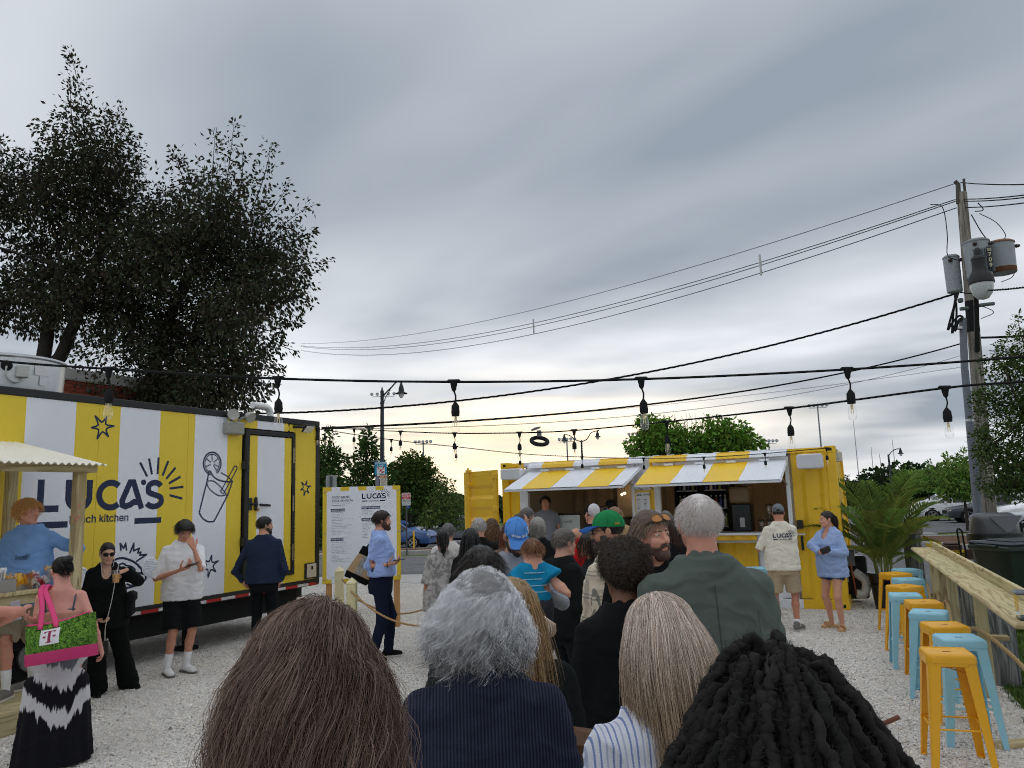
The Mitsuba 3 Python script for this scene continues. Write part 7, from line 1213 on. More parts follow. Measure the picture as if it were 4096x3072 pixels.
 # ---- shoes and socks
 for sd,g in G.items():
  if not shoes: break
  R2 = rotm(g['ty']); an = g['an']; f = lambda q: W(v3(an[0],an[1],an[2] - .048 * s) + R2 @ np.asarray(q,float)); k_ = s / 1.75 * shoes.get('size',1.0)
  Fs = Field((ticks(-.07,.07,.007),ticks(-.10,.22,.008),ticks(-.01,.16,.007))); hh = .030 * shoes.get('lift',1.0)
  if shoes.get('kind') != 'sandal':
   Fs.cone((0,-.045 * k_,hh + .015),(0,.03 * k_,hh + .018),.037 * k_,.040 * k_,.01); Fs.cone((0,.03 * k_,hh + .018),(.004,.135 * k_,hh + .002),.041 * k_,.036 * k_,.01); Fs.cone((0,-.035 * k_,hh + .03),(0,-.02 * k_,hh + .06 * shoes.get('high',1.0)),.036 * k_,.039 * k_,.01); Fs.cut(lambda X_,Y_,Z_: .012 - Z_ + 0 * X_ + 0 * Y_)
   V_,F_ = Fs.mesh(); sk_ = put('shoe',trimesh.Trimesh(f(V_.T.T @ np.eye(3)) if False else np.array([f(q) for q in V_]),F_,process=False),'cloth',col=lin(*shoes['col']),smooth=True,parent=t)
  else:
   sk_ = put('shoe',cat([tube(np.array([f((q * .042,.055 + dy,.05)) if False else f(v3(.048 * math.cos(a_),.07 + dy,.03 + .052 * math.sin(a_))) for a_ in np.linspace(0,np.pi,9)]),.009,6) for dy in (-.02,0,.02)]),'cloth',col=lin(*shoes['col']),smooth=True,parent=t)
  fp = LineString([(0,-.05 * k_),(0,.03 * k_),(.004,.135 * k_)]).buffer(.042 * k_); so = extr(fp,.022 * shoes.get('sole_h',1.0)); put('sole',trimesh.Trimesh(np.array([f(q) for q in np.asarray(so.vertices) + [0,0,.002]]),so.faces,process=False),'matte',col=lin(*shoes.get('sole',(230,228,222))),parent=sk_)
  if shoes.get('stripes'):
   for q in range(3):
    for e in (-1,1): put('stripe',tube(np.array([f((e * (.040 * k_),(.055 - .022 * q) * k_,.026)),f((e * .034 * k_,(.035 - .022 * q) * k_,.058))]),.0048,5),'matte',col=lin(20,20,22),parent=sk_)
  if shoes.get('lace'): put('lace',cat([tube(np.array([f((-.022,(.06 + .014 * q) * k_,.077 - .008 * q)),f((0,(.063 + .014 * q) * k_,.086 - .008 * q)),f((.022,(.06 + .014 * q) * k_,.077 - .008 * q))]),.003,5) for q in range(4)]),'matte',col=lin(*shoes['lace']),parent=sk_)
  if socks:
   u = nrm(g['kn'] - an); sh_ = socks.get('h',.12); Fk = tube(W(np.array([an - u * .02 - [0,0,.01],an + u * .02,an + u * sh_ * .6,an + u * sh_])),np.array([.040,.038,.043,.046]),14); put('sock',Fk,'cloth',col=lin(*socks['col']),smooth=True,parent=t)
 # ---- hair
 if hair: hair_on(t,hair,hp,HR,hs,W,seed,face)
 if beard:
  Fb = Field((ticks(-.09,.09,.006),ticks(-.03,.12,.006),ticks(-.15,.0,.006))); L_ = beard.get('len',.006)
  Fb.ell((0,.030,-.038),(.058 + L_,.062 + L_,.078 + L_),.01); Fb.ell((0,.079,-.101),(.022 + L_,.018 + L_,.018 + L_),.02)
  for q in (1,-1): Fb.cone((q * .053,-.004,-.045),(q * .018,.068,-.100),.021 + L_,.018 + L_,.02)
  if beard.get('mous',True): Fb.cone((-.024,.088,-.058),(0,.097,-.049),.007,.009,.006); Fb.cone((.024,.088,-.058),(0,.097,-.049),.007,.009,.006)
  gt = beard.get('goatee'); top_z = beard.get('top',-.030)
  def bc(X_,Y_,Z_):
   zl = np.where(Y_ > .05,-.055 if not gt else -.052,top_z + 0 * Y_); d = Z_ - (zl + 0 * X_)
   if gt: d = np.maximum(d,np.abs(X_) - .034 + 0 * Z_); d = np.maximum(d,.045 - Y_ + 0 * X_ + 0 * Z_)
   mo = (np.abs(X_) / .024) ** 2 + ((Z_ + .0675) / .0085) ** 2 + 0 * Y_; d = np.where((mo < 1) & (Y_ > .07),.01,d); mu = (Z_ > -.056) & (Z_ < -.040) & (np.abs(X_) < .03) & (Y_ > .078); d = np.where(mu & beard.get('mous',True),-.01,d); return np.maximum(d,-.015 - Y_ + 0 * X_ + 0 * Z_)
  Fb.cut(bc); V_,F_ = Fb.mesh(); V_ = V_ + vnormals(V_,F_) * ((meshkit.fbm(V_ * 160,2,seed) - .5) * .006)[:,None]; put('beard',trimesh.Trimesh(W(np.array([hp(q) for q in V_])),F_,process=False),'hair',col=lin(*beard['col']),smooth=True,parent=t)
 c = dict(tprof=prof(top.get('loose',.018),1.0,hem=top.get('boxy',.4)) if top else prof(0.0),t=t,hp=hp,HR=HR,hs=hs,W=W,NB=NB,A=A,G=G,s=s,M=M,HC=HC,sw=sw,prof=prof,cx=cxz,cy=cyz); PEOPLE[t] = c
 if extra: extra(c)
 return c

# ------------------------------------------------------------------ hair
def ribbons(P,w,col,r,taper=0.3):
 """Strands P (n, m, 3) as thin flat ribbons of width w, one colour each (packed)."""
 n,m,_ = P.shape; T_ = np.gradient(P,axis=1); T_ /= np.linalg.norm(T_,axis=2,keepdims=True) + 1e-9; a = r.normal(size=(n,1,3)); s = np.cross(T_,a); s /= np.linalg.norm(s,axis=2,keepdims=True) + 1e-9
 ww = (np.broadcast_to(w,(n,))[:,None] * np.linspace(1,taper,m)[None])[...,None] * 0.5; V = np.stack([P - s * ww,P + s * ww],2).reshape(n,m * 2,3); i = np.arange(m - 1) * 2; f = np.vstack([np.stack([i,i + 1,i + 3],1),np.stack([i,i + 3,i + 2],1)]); F = (f[None] + (np.arange(n) * 2 * m)[:,None,None]).reshape(-1,3); return V.reshape(-1,3),F,np.repeat(col,2 * m,0)
def strand_cols(n,col,r,var=0.25,col2=None,mixp=None):
 c = np.repeat(lin(*col)[None],n,0)
 if col2 is not None: c = c + (lin(*col2)[None] - c) * (r.random((n,1)) if mixp is None else mixp)
 return np.clip(c * (1 + var * r.normal(size=(n,1))).clip(.35,2.2),0.001,1)
def scalp(n,r,zmin=ZMIN,k=0.0):
 d = np.zeros((0,3))
 while len(d) < n:
  q = r.normal(size=(n * 3,3)); q /= np.linalg.norm(q,axis=1,keepdims=True); p = np.array([0,-.012,.036]) + q * (np.array([.0735,.0945,.0805]) + k); ok = p[:,2] > np.interp(p[:,1],*zmin) + 0.004; d = np.vstack([d,p[ok]])
 p = d[:n]; nn = (p - [0,-.012,.036]) / np.array([.0735,.0945,.0805]) ** 2; return p,nn / np.linalg.norm(nn,axis=1,keepdims=True)
def grow(p,nn,L,m,flow,r,lift=.35,grav=0.0,curl=0.0,wave=.03,clump=0.0,rad=0.0,jitter=.1,inner=None):
 """Strands from the scalp: they start along the normal, bend into the flow and stay outside the skull."""
 n = len(p); P = [p]; d = nn * lift + flow(p); d /= np.linalg.norm(d,axis=1,keepdims=True); L = np.broadcast_to(L,(n,)); st = (L / m)[:,None]; ph = r.uniform(0,6.28,(n,1)); jit = r.normal(size=(n,3)) * jitter; cur = p
 for i in range(m):
  t_ = (i + 1) / m; fl = flow(cur); dd = d * (1 - .55 * t_) + fl * (.55 * t_ + .15) + np.array([0,0,-grav * t_]) + jit; dd /= np.linalg.norm(dd,axis=1,keepdims=True) + 1e-9; cur = cur + dd * st
  q = (cur - [0,-.012,.036]) / (np.array([.0745,.0955,.0815]) + rad); l = np.linalg.norm(q,axis=1,keepdims=True); ins = (l < 1); cur = np.where(ins,np.array([0,-.012,.036]) + (cur - [0,-.012,.036]) / np.maximum(l,1e-6),cur); d = dd
  if inner is not None: cur = inner(cur)
  P.append(cur)
 P = np.stack(P,1)
 if curl > 0:
  T_ = np.gradient(P,axis=1); T_ /= np.linalg.norm(T_,axis=2,keepdims=True) + 1e-9; a = np.cross(T_,[0.3,0.2,1.0]); a /= np.linalg.norm(a,axis=2,keepdims=True) + 1e-9; b = np.cross(T_,a); s = np.linspace(0,1,m + 1)[None,:] * L[:,None]; cl = meshkit.noise(p * 40 + 3,5)[:,None] * 12 if clump > 0 else ph; th = 2 * np.pi * s / wave + cl; env = np.minimum(1,s / (.6 * wave)); P = P + (curl * env * np.cos(th))[...,None] * a + (curl * env * np.sin(th))[...,None] * b
 return P
WHORL = lambda p: np.stack([p[:,0] * 6,(p[:,1] + .07) * 5,-np.abs(p[:,1] + .07) * 2 - .25 + 0 * p[:,0]],1)
DOWN = lambda p: np.stack([p[:,0] * 4 * (p[:,2] > .03),np.where(p[:,2] > .05,(p[:,1] + .02) * 6,-.15),-1 + 0 * p[:,0]],1)
SWEEP = lambda p: np.stack([p[:,0] * 9,np.where(p[:,1] > -.02,-.55,-.1),-1 + 0 * p[:,0]],1)
BACK = lambda p: np.stack([-p[:,0] * 1.5,-1 + 0 * p[:,0],np.where(p[:,1] < -.06,-1.0,.1 - (p[:,1] < 0) * .5)],1)
def hair_on(t,h,hp,HR,hs,W,seed,face=True):
 r = np.random.default_rng(seed + 300); kd,col = h['kind'],h['col']; th = h.get('thick',.010); zm = h.get('zmin',ZMIN); n = h.get('n',900); w = h.get('w',.0022); V,F,C,N = [],[],[],0
 def add(v,f,c): nonlocal N; V.append(v); F.append(f + N); C.append(c); N += len(v)
 tow = lambda P: W(HC_(P)); shp = lambda P: np.asarray(P)
 def HC_(P): P = np.asarray(P); return (P.reshape(-1,3) * hs) @ HR.T + hp((0,0,0))
 if kd != 'none':
  Fh = Field((ticks(-.16,.16,.0075),ticks(-.22,.16,.0075),ticks(h.get('zlo',-.13),.19,.0075))); Fh.ell((0,-.012 - h.get('back',0),.036),(.0735 + th,.0945 + th + h.get('back',0),.0805 + th),.01)
  Fh.cut(lambda X_,Y_,Z_: np.interp(Y_,*zm) - Z_ + 0 * X_)
  for b in h.get('blobs',[]): Fh.ell(b[0],b[1],.02)
  for b in h.get('cones',[]): Fh.cone(b[0],b[1],b[2],b[3],.02)
  V_,F_ = Fh.mesh(); V_ = V_ + vnormals(V_,F_) * ((meshkit.fbm(V_ * h.get('fr',55),3,seed) - .5) * h.get('rough',.010))[:,None]; add(tow(V_),F_,np.repeat((lin(*col) * h.get('base',.6))[None],len(V_),0))
 if n:
  p,nn = scalp(n,r,zm,th * .6); flow = {'short': WHORL,'down': DOWN,'back': BACK,'sweep': SWEEP,'out': lambda p: (p - [0,-.012,.036]) * 9}[h.get('flow','short')]
  P = grow(p,nn,h.get('len',.035) * r.uniform(.7,1.2,n),h.get('m',5),flow,r,lift=h.get('lift',.16),grav=h.get('grav',.3),curl=h.get('curl',0),wave=h.get('wave',.03),rad=th * .8,jitter=h.get('jit',.06)); v,f,c = ribbons(tow(P).reshape(P.shape),w,strand_cols(n,col,r,h.get('var',.28),h.get('col2')),r); add(v,f,c)
 for fn in h.get('more',[]):
  for v,f,c in fn(r): add(tow(v),f,c)
 put('hair',trimesh.Trimesh(np.vstack(V),np.vstack(F),process=False),'hair',col=np.vstack(C),smooth=True,parent=t)
def clumped(P,n,r,w=.75,pw=1.0):
 """Strands drawn together into locks round some of their number."""
 from scipy.spatial import cKDTree
 g = r.choice(len(P),n,replace=False); k = cKDTree(P[g,0]).query(P[:,0])[1]; t_ = np.linspace(0,1,P.shape[1])[None,:,None] ** pw; return P + (P[g][k] - P) * t_ * w * r.uniform(.5,1.0,(len(P),1,1))
def lock(P,r0,n,r,col,w=.0025,m=10,curl=.004,wave=.05,var=.28,col2=None,spread=1.0):
 """A hank of strands along the path P (pony tail, curtain of hair), in head coordinates."""
 Q = spline(P,6); s = np.linspace(0,1,len(Q)); k = np.linspace(0,1,m + 1); B = np.column_stack([np.interp(k,s,Q[:,i]) for i in range(3)]); rr = np.interp(k,np.linspace(0,1,len(np.atleast_1d(r0))),np.atleast_1d(r0)); o = r.normal(size=(n,1,3)); o /= np.linalg.norm(o,axis=2,keepdims=True); o = o * r.random((n,1,1)) ** .45; ph = r.uniform(0,6.28,(n,1,3)); P_ = B[None] + o * rr[None,:,None] * spread + curl * np.sin(ph + (k * np.linalg.norm(Q[-1] - Q[0]) / wave * 6.28)[None,:,None]) * k[None,:,None] * np.array([1,.7,.3]); return ribbons(P_,w,strand_cols(n,col,r,var,col2),r)
# ------------------------------------------------------------------ patterned cloth, things people wear
def uvmat(key,fn,**k): mat(key,base=mikit.proc(fn),rough=0.95,specular=0.12,sheen=0.2,**k)
def _rib(uv): return 0.5 + 0.5 * dr.sin(uv.x * (2 * math.pi / 0.0085))
uvmat('rib_knit',lambda p,n,uv: mi.Color3f(0.027,0.030,0.055) * (0.45 + 0.85 * _rib(uv)) * (0.8 + 0.4 * fbm(p.x * 20,p.y * 20,p.z * 20,2)),bump=lambda p,n,uv: _rib(uv),bscale=0.002)
def _stripe(p,n,uv):
 w = uv.x + 0.004 * fbm(uv.x * 10,uv.y * 6,0.0,2); a = w / 0.0125; f = a - dr.floor(a); s = smoothstep(0.30,0.36,f) * (1 - smoothstep(0.60,0.66,f)); b = dr.floor(a / 3) ; f3 = a / 3 - b; s = s * dr.select(f3 > 0.66,0.55,1.0)
 return mix((0.62,0.64,0.70),(0.13,0.19,0.42),s * 0.9) * (0.85 + 0.3 * fbm(p.x * 26,p.y * 26,p.z * 26,3))
uvmat('striped_cotton',_stripe)
def _plaid(p,n,uv):
 def ln(v,c,w): return smoothstep(w,w * 0.6,dr.abs(v - c))
 fx,fy = uv.x / 0.13,uv.y / 0.14; fx,fy = fx - dr.floor(fx),fy - dr.floor(fy); d = 1.0 - (1.0 - 0.75 * ln(fx,0.22,0.045)) * (1.0 - 0.75 * ln(fx,0.38,0.045)) * (1.0 - 0.6 * ln(fy,0.3,0.04)) * (1.0 - 0.6 * ln(fy,0.46,0.03)) * (1.0 - 0.3 * ln(fx,0.8,0.09))
 return mix((0.60,0.52,0.40),(0.10,0.115,0.11),d) * (0.85 + 0.25 * fbm(p.x * 20,p.y * 20,p.z * 20,3))
uvmat('plaid_flannel',_plaid)
def _tie(p,n,uv):
 x,z = uv.x,uv.y; fr = 0.05 * (fbm(x * 42.0,z * 5.0,0.0,3) - 0.5) + 0.03 * (fbm(x * 130.0,z * 9.0,3.0,2) - 0.5); xo = x - 0.10
 h = z - dr.select(xo > 0,1.35 * xo,-0.50 * xo) + 2.2 * fr
 a = lambda c: smoothstep(c - 0.012,c + 0.012,h); K,Wh,Gy = mi.Color3f(0.010,0.010,0.014),mi.Color3f(0.56,0.55,0.57),mi.Color3f(0.13,0.14,0.165)
 c = mix(K,Wh,a(0.30)); c = mix(c,K,a(0.415)); c = mix(c,Wh,a(0.545)); c = mix(c,Gy * (0.7 + 0.7 * fbm(x * 30,z * 6,7.0,3)),a(0.70)); return c
uvmat('tie_dye',_tie)
uvmat('lace_knit',lambda p,n,uv: mix((0.40,0.38,0.36),(0.22,0.21,0.205),smoothstep(0.45,0.6,fbm(uv.x * 36,uv.y * 30,p.y * 20,3))) * (0.9 + 0.2 * noise(p.x * 60,p.y * 60,p.z * 60)))
def _turf(p,n,uv): b = fbm(uv.x * 330 + 14 * fbm(uv.x * 40,uv.y * 40,0.0,2),uv.y * 90,0.0,3); return mix((0.012,0.05,0.008),(0.20,0.40,0.06),smoothstep(0.35,0.7,b))
uvmat('turf_print',_turf)
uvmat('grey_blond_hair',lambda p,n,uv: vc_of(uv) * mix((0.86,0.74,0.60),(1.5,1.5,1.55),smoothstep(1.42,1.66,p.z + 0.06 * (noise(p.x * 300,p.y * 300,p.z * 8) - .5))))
XY = lambda V: np.stack([V[:,0] + 2,V[:,2]],1); XZ = lambda V: np.stack([V[:,0],V[:,2]],1)
def headput(c,name,m,bs,col,smooth=True,parent=None):
 v = (np.asarray(m.vertices) * c['hs']) @ c['HR'].T + c['hp']((0,0,0)); return put(name,trimesh.Trimesh(c['W'](v),m.faces,process=False),bs,col=None if col is None else lin(*col),smooth=smooth,parent=parent or c['t'])
def cap(c,col,brim=None,turn=0,zc=.028,panel=None,tilt=0,brimlen=.075,mesh_back=None):
 F = Field((ticks(-.13,.13,.005),ticks(-.14,.14,.005),ticks(-.02,.16,.005))); F.ell((0,-.010,.040),(.0835,.1055,.095),.01); F.cut(lambda x,y,z: zc + .10 * y - z + 0 * x); V,Fc = F.mesh(); V = V + vnormals(V,Fc) * ((meshkit.fbm(V * 22,2,3) - .5) * .006)[:,None]; R = rotm(turn,tilt); k = headput(c,'cap',trimesh.Trimesh(V @ R.T,Fc,process=False),'cloth',col)
 a = np.radians(np.linspace(-62,62,15)); inn = np.column_stack([.083 * np.sin(a),-.010 + .1045 * np.cos(a),zc + .012 - .0 * a]); out = np.column_stack([.080 * np.sin(a) * 1.02,.035 + (.085 + brimlen - .02) * np.cos(a) ** .55,zc + .004 - .028 * np.sin(a) ** 2 - .012 * np.cos(a)]); mid = (inn + out) / 2 + [0,0,.006]; m = ruled([inn,mid,out]); m = cat([m,ruled([out - [0,0,.004],mid - [0,0,.004],inn - [0,0,.004]])]); headput(c,'brim',trimesh.Trimesh(np.asarray(m.vertices) @ R.T,m.faces,process=False),'cloth',brim or col,parent=k)
 headput(c,'button',trimesh.creation.icosphere(1,.007).apply_translation([0,-.010,.136]),'cloth',brim or col,parent=k)
 for s_ in range(6): q = math.radians(30 + 60 * s_); headput(c,'seam',tube(np.array([[.0845 * math.cos(t_) * math.sin(q),-.010 + .1065 * math.cos(t_) * math.cos(q),.040 + .096 * math.sin(t_)] for t_ in np.linspace(.05,1.5,9)]) @ R.T,.0012,4),'cloth',tuple(np.array(col) * .72),parent=k)
 return k
def glasses(c,col=(25,22,22),lens=None,dy=0.0,dz=0.0,pitch=0,size=1.0,temples=True):
 R = rotm(0,pitch); o = v3(0,.098 + dy,.006 + dz); k = None; T = lambda q: o + R @ np.asarray(q,float)
 ms = []
 for q in (1,-1): an = np.linspace(0,2 * np.pi,19); P = np.array([T((q * .033 + .026 * size * math.copysign(abs(math.cos(a)) ** .75,math.cos(a)),-.012 * ((math.cos(a) * q + 1) / 2) ** 2,.019 * size * math.copysign(abs(math.sin(a)) ** .8,math.sin(a)))) for a in an]); ms.append(tube(P,.0024,5))
 ms.append(tube([T((-.008,.002,.004)),T((.008,.002,.004))],.0024,5))
 if temples: ms += [tube([T((q * .058,-.012,.008)),T((q * .074,-.04,.006)),T((q * .079,-.105,.002))],.0024,5) for q in (1,-1)]
 k = headput(c,'glasses',cat(ms),'plastic',col)
 if lens is not None:
  for q in (1,-1): an = np.linspace(0,2 * np.pi,16,endpoint=False); P = np.array([T((q * .033 + .025 * size * math.cos(a),-.011 * ((math.cos(a) * q + 1) / 2) ** 2,.018 * size * math.sin(a))) for a in an] + [T((q * .033,-.002,0))]); n = 16; f = [[i,(i + 1) % n,n] for i in range(n)]; headput(c,'lens',trimesh.Trimesh(P,f + [g[::-1] for g in f],process=False),'plastic',lens,False,parent=k)
 return k
def on_torso(c,m,x0,z0,side='back',off=.011):
 """Wraps flat lettering onto the shirt's back or chest."""
 m = m.subdivide() if len(m.faces) < 4000 else m; v = np.array(m.vertices); P = np.array(sorted(c['tprof'])); sg = 1 if side == 'back' else -1; x,z,d = x0 + sg * v[:,0],z0 + v[:,1],v[:,2]; a,b,cx_,cy_ = [np.interp(z,P[:,0],P[:,i]) for i in range(1,5)]; y = b * np.clip(1 - np.abs((x - cx_) / a) ** 2.4,.02,1) ** (1 / 2.4) + off + d; return trimesh.Trimesh(c['W'](np.column_stack([x,cy_ - sg * y,z])),m.faces,process=False)
def seam(c,col,z0=.50,z1=.81,x=0.0,r=.0016): zz = np.linspace(z0,z1,14) * c['s']; m = trimesh.Trimesh(np.column_stack([0 * zz + x,zz,0 * zz]),np.zeros((0,3),int),process=False); P = np.array(sorted(c['tprof'])); b,cy_ = np.interp(zz,P[:,0],P[:,2]),np.interp(zz,P[:,0],P[:,4]); put('seam',tube(c['W'](np.column_stack([0 * zz + x,cy_ - b - .0075,zz])),r,5),'cloth',col=lin(*col),parent=c['t'])
def slab(key,lb,cat_,p,ax,size,col,bs='plastic',b=.008): t = thing(key,lb,cat_); put('body',box(p,size,b,ax=ax),bs,col=lin(*col),parent=t); return t
S1_,S2_,S3_ = (205,156,132),(186,134,108),(120,80,60)
BLKC = (22,22,25)
SNK = dict(col=(60,60,62)); TR = lambda c,**k: dict(kind='trousers',col=c,**k); SH = lambda c,**k: {**dict(kind='shorts',len=.44,w=1.12,col=c),**k}
HS = lambda c,**k: {**dict(kind='short',col=c,n=900,len=.04,thick=.011,w=.0028),**k}
def longhair(col,L=.30,n=1500,**k): return {**dict(kind='long',flow='down',n=n,len=L,m=9,w=.0034,thick=.014,col=col,lift=.05,jit=.03,cones=[((.060,-.035,.03),(.066,-.045,-L * .62),.038,.030),((-.060,-.035,.03),(-.066,-.045,-L * .62),.038,.030),((0,-.075,.0),(0,-.085,-L * .72),.060,.050)],zlo=-L * .95,rough=.014),**k}

# ------------------------------------------------------------------ the line of people waiting, far ones first
person('person in a grey tee behind the register screen in the left hatch',.56,14.6,172,1.79,skin=S2_,top=dict(col=(120,124,132),sleeve='short',boxy=.3),bottom=TR((40,40,46)),shoes=SNK,hair=HS((30,22,18),len=.05,thick=.018,curl=.004,rough=.02),z=.16,res=1.25,hands=False,seed=2)
person('person bending over inside the left hatch, only the dark crown showing',1.755,14.3,20,1.68,skin=S2_,top=dict(col=(40,42,46),sleeve='short'),bottom=TR((30,30,34)),shoes=SNK,hair=HS((26,20,18),thick=.016),z=.16,res=1.4,face=False,hands=False,seed=3)
person('tall person at the left hatch behind the green cap',1.40,11.0,20,1.75,top=dict(col=(70,62,56)),bottom=TR((40,44,58)),shoes=SNK,hair=HS((158,124,92),thick=.022,len=.06,curl=.006,rough=.024),res=1.4,face=False,hands=False,seed=4)
c = person('person in a black racing jersey numbered 586 and a trucker cap',.98,10.0,28,1.82,fat=1.12,skin=(200,140,120),top=dict(col=(22,22,26),sleeve='elbow',loose=.03,boxy=.6),bottom=TR((36,40,52)),shoes=SNK,hair=HS((60,44,36),thick=.004,n=300,len=.01),res=1.2,face=False,hands=False,seed=5); cap(c,(34,28,27),(30,25,25),zc=.03)
put('cap_mesh',trimesh.Trimesh(c['W']((np.asarray(trimesh.creation.icosphere(2,1.0).vertices) * [.0845,.070,.090] + [0.004,-.052,.046]) * c['hs'] @ c['HR'].T + c['hp']((0,0,0))),trimesh.creation.icosphere(2,1.0).faces,process=False),'cloth',col=lin(200,198,200),smooth=True,parent=c['t'])
put('number',on_torso(c,text('586',.135,.002,True,'center'),.0,1.20),'satin',col=lin(226,222,226),parent=c['t']); put('lettering',on_torso(c,text('RACING TEAM',.026,.002,True,'center'),0,1.385),'satin',col=lin(170,40,60),parent=c['t'])
for i in range(14): put('check',on_torso(c,box([(-.15 + .022 * i),1.43 + .022 * (i % 2) - 1.38,0],[.02,.02,.002],0),0,1.38),'satin',col=lin(214,212,214),parent=c['t'])
person('person in a red hooded sweatshirt with the hood up',.685,9.0,-10,1.56,top=dict(col=(190,22,30),loose=.025,hood=1,more=[lambda F,q: (F.ell(q['NB'] + [0,.012,.135],(.098,.118,.135),.03),F.ell(q['NB'] + [0,.12,.12],(.06,.09,.085),.02,sub=True))]),bottom=TR((40,44,60)),shoes=SNK,hair=None,res=1.3,face=False,hands=False,seed=6)
person('person in a grey cap beyond the bearded face',2.12,11.0,0,1.68,top=dict(col=(60,64,70)),bottom=TR((40,40,44)),shoes=SNK,hair=HS((120,116,112)),res=1.4,face=False,hands=False,seed=7)
person('person in black behind the bearded face',1.60,8.0,10,1.69,'f',top=dict(col=BLKC),bottom=TR((40,42,50)),shoes=SNK,hair=longhair((62,42,32),.24,1200),res=1.2,face=False,hands=False,seed=8)
person('person with light fair hair half hidden behind the green cap',.90,6.5,12,1.68,'f',top=dict(col=(52,50,52)),bottom=TR((40,42,50)),shoes=SNK,hair=longhair((178,140,92),.30,1300),res=1.2,face=False,hands=False,seed=9)
person('person looking left, face just showing past the glasses of the green cap wearer',.68,7.2,95,1.60,'f',skin=S2_,top=dict(col=(38,38,42)),bottom=TR((40,42,50)),shoes=SNK,hair=longhair((50,36,30),.28,900),res=1.0,hands=False,seed=10)
person('person in a black coat with a shoulder bob, looking at the left hatch',.265,9.8,0,1.67,'f',1.15,top=dict(col=(26,27,30),loose=.028),bottom=TR((36,36,40)),shoes=SNK,hair=longhair((176,172,164),.17,1600,thick=.030,back=.01,col2=(120,116,112)),res=1.1,face=False,hands=False,seed=11)
c = person('person in sea green with glasses, bald head in right profile',.045,9.5,-62,1.75,skin=(196,144,122),top=dict(col=(98,128,116)),bottom=TR((44,46,52)),shoes=SNK,hair=HS((70,62,56),thick=.003,n=500,len=.012,zmin=([-.13,-.06,.0,.03,.13],[-.08,-.07,-.02,.16,.2]),more=[]),beard=dict(col=(170,164,156),goatee=1),hands=False,seed=12); glasses(c)
person('person looking right past the bald profile, collar up',.148,11.0,-55,1.79,top=dict(col=(44,46,52),collar=.03),bottom=TR((40,42,46)),shoes=SNK,hair=HS((110,106,102),thick=.014),hands=False,seed=13)
c = person('person with sunglasses pushed up behind the bright blue cap',-.09,8.5,10,1.66,'f',top=dict(col=(110,92,80)),bottom=TR((40,42,50)),shoes=SNK,hair=longhair((118,66,44),.26,1300),res=1.1,face=False,hands=False,seed=14); glasses(c,(30,20,18),(24,18,16),dy=-.03,dz=.085,pitch=-35)
person('person in a black jacket beside the container corner post',-.45,9.3,4,1.71,top=dict(col=(26,24,25),collar=.03),bottom=TR((40,42,52)),shoes=SNK,hair=HS((188,184,180),thick=.010,n=1500,len=.03),res=1.1,face=False,hands=False,seed=15)
c = person('person in dark brown with sunglasses pushed up on top',-.325,10.0,-20,1.68,'f',top=dict(col=(48,42,40)),bottom=TR((40,42,50)),shoes=SNK,hair=longhair((96,68,48),.32,1700,curl=.012,wave=.09,col2=(140,104,72)),res=1.1,face=False,hands=False,seed=16); glasses(c,(150,110,50),(60,44,24),dy=-.03,dz=.085,pitch=-35)
c = person('person in a white tee with a dark strap across the neck',-.885,10.0,-8,1.63,skin=S1_,top=dict(col=(206,202,196),sleeve='elbow',loose=.03,boxy=.6),bottom=TR((40,42,50)),shoes=SNK,hair=HS((112,110,108),thick=.013,n=1200),res=1.1,face=False,hands=False,seed=17)
put('strap',tube([c['W'](c['NB'] + q) for q in ((-.075,.0,.0),(-.05,-.06,.015),(.03,-.075,.0),(.12,-.085,-.07),(.16,-.10,-.30))],.010,6),'cloth',col=lin(40,40,44),parent=c['t'])
person('person in black with a long straight curtain over the back',-.475,8.0,5,1.64,'f',top=dict(col=(24,24,27)),bottom=TR((34,34,40)),shoes=SNK,hair=longhair((20,18,19),.44,1500),res=1.1,face=False,hands=False,seed=18)
pony = lambda r: [lock([(0,-.11,.04),(0,-.14,.0),(0,-.125,-.15),(0,-.12,-.32),(.005,-.11,-.44)],[.02,.028,.034,.03,.012],900,r,(22,20,21),w=.004)]
person('person in a pale lace knit coat, seen from behind near the rope',-.853,8.95,6,1.59,'f',top=dict(col=(150,144,140),sleeve='elbow',hem=.24,loose=.035,boxy=.8,bsdf='lace_knit',uvf=XY,arm=1.25),bottom=dict(kind='skirt',col=(30,30,34),hem=.10,flare=1.15),shoes=dict(col=(30,30,32)),hair=dict(kind='long',flow='back',n=900,len=.14,col=(22,20,21),thick=.012,w=.003,lift=.05,jit=.02,more=[pony]),res=1.0,face=False,hands=True,seed=19,skin=S2_)
c = person('person in a black hoodie with wire glasses, profile to the right',.39,6.6,-58,1.66,fat=1.08,skin=(200,150,130),top=dict(col=(24,24,26),hood=1,loose=.03,boxy=.6,hem=.48),bottom=TR((26,28,34)),shoes=SNK,hair=HS((112,104,98),thick=.013,n=1500,len=.035),seed=20); glasses(c,(50,46,44))
put('shirt_tail',lathe([(.19,.70),(.195,.80)],28,(.39,6.6,0)),'plaid_flannel',col=None,parent=c['t']) if False else None
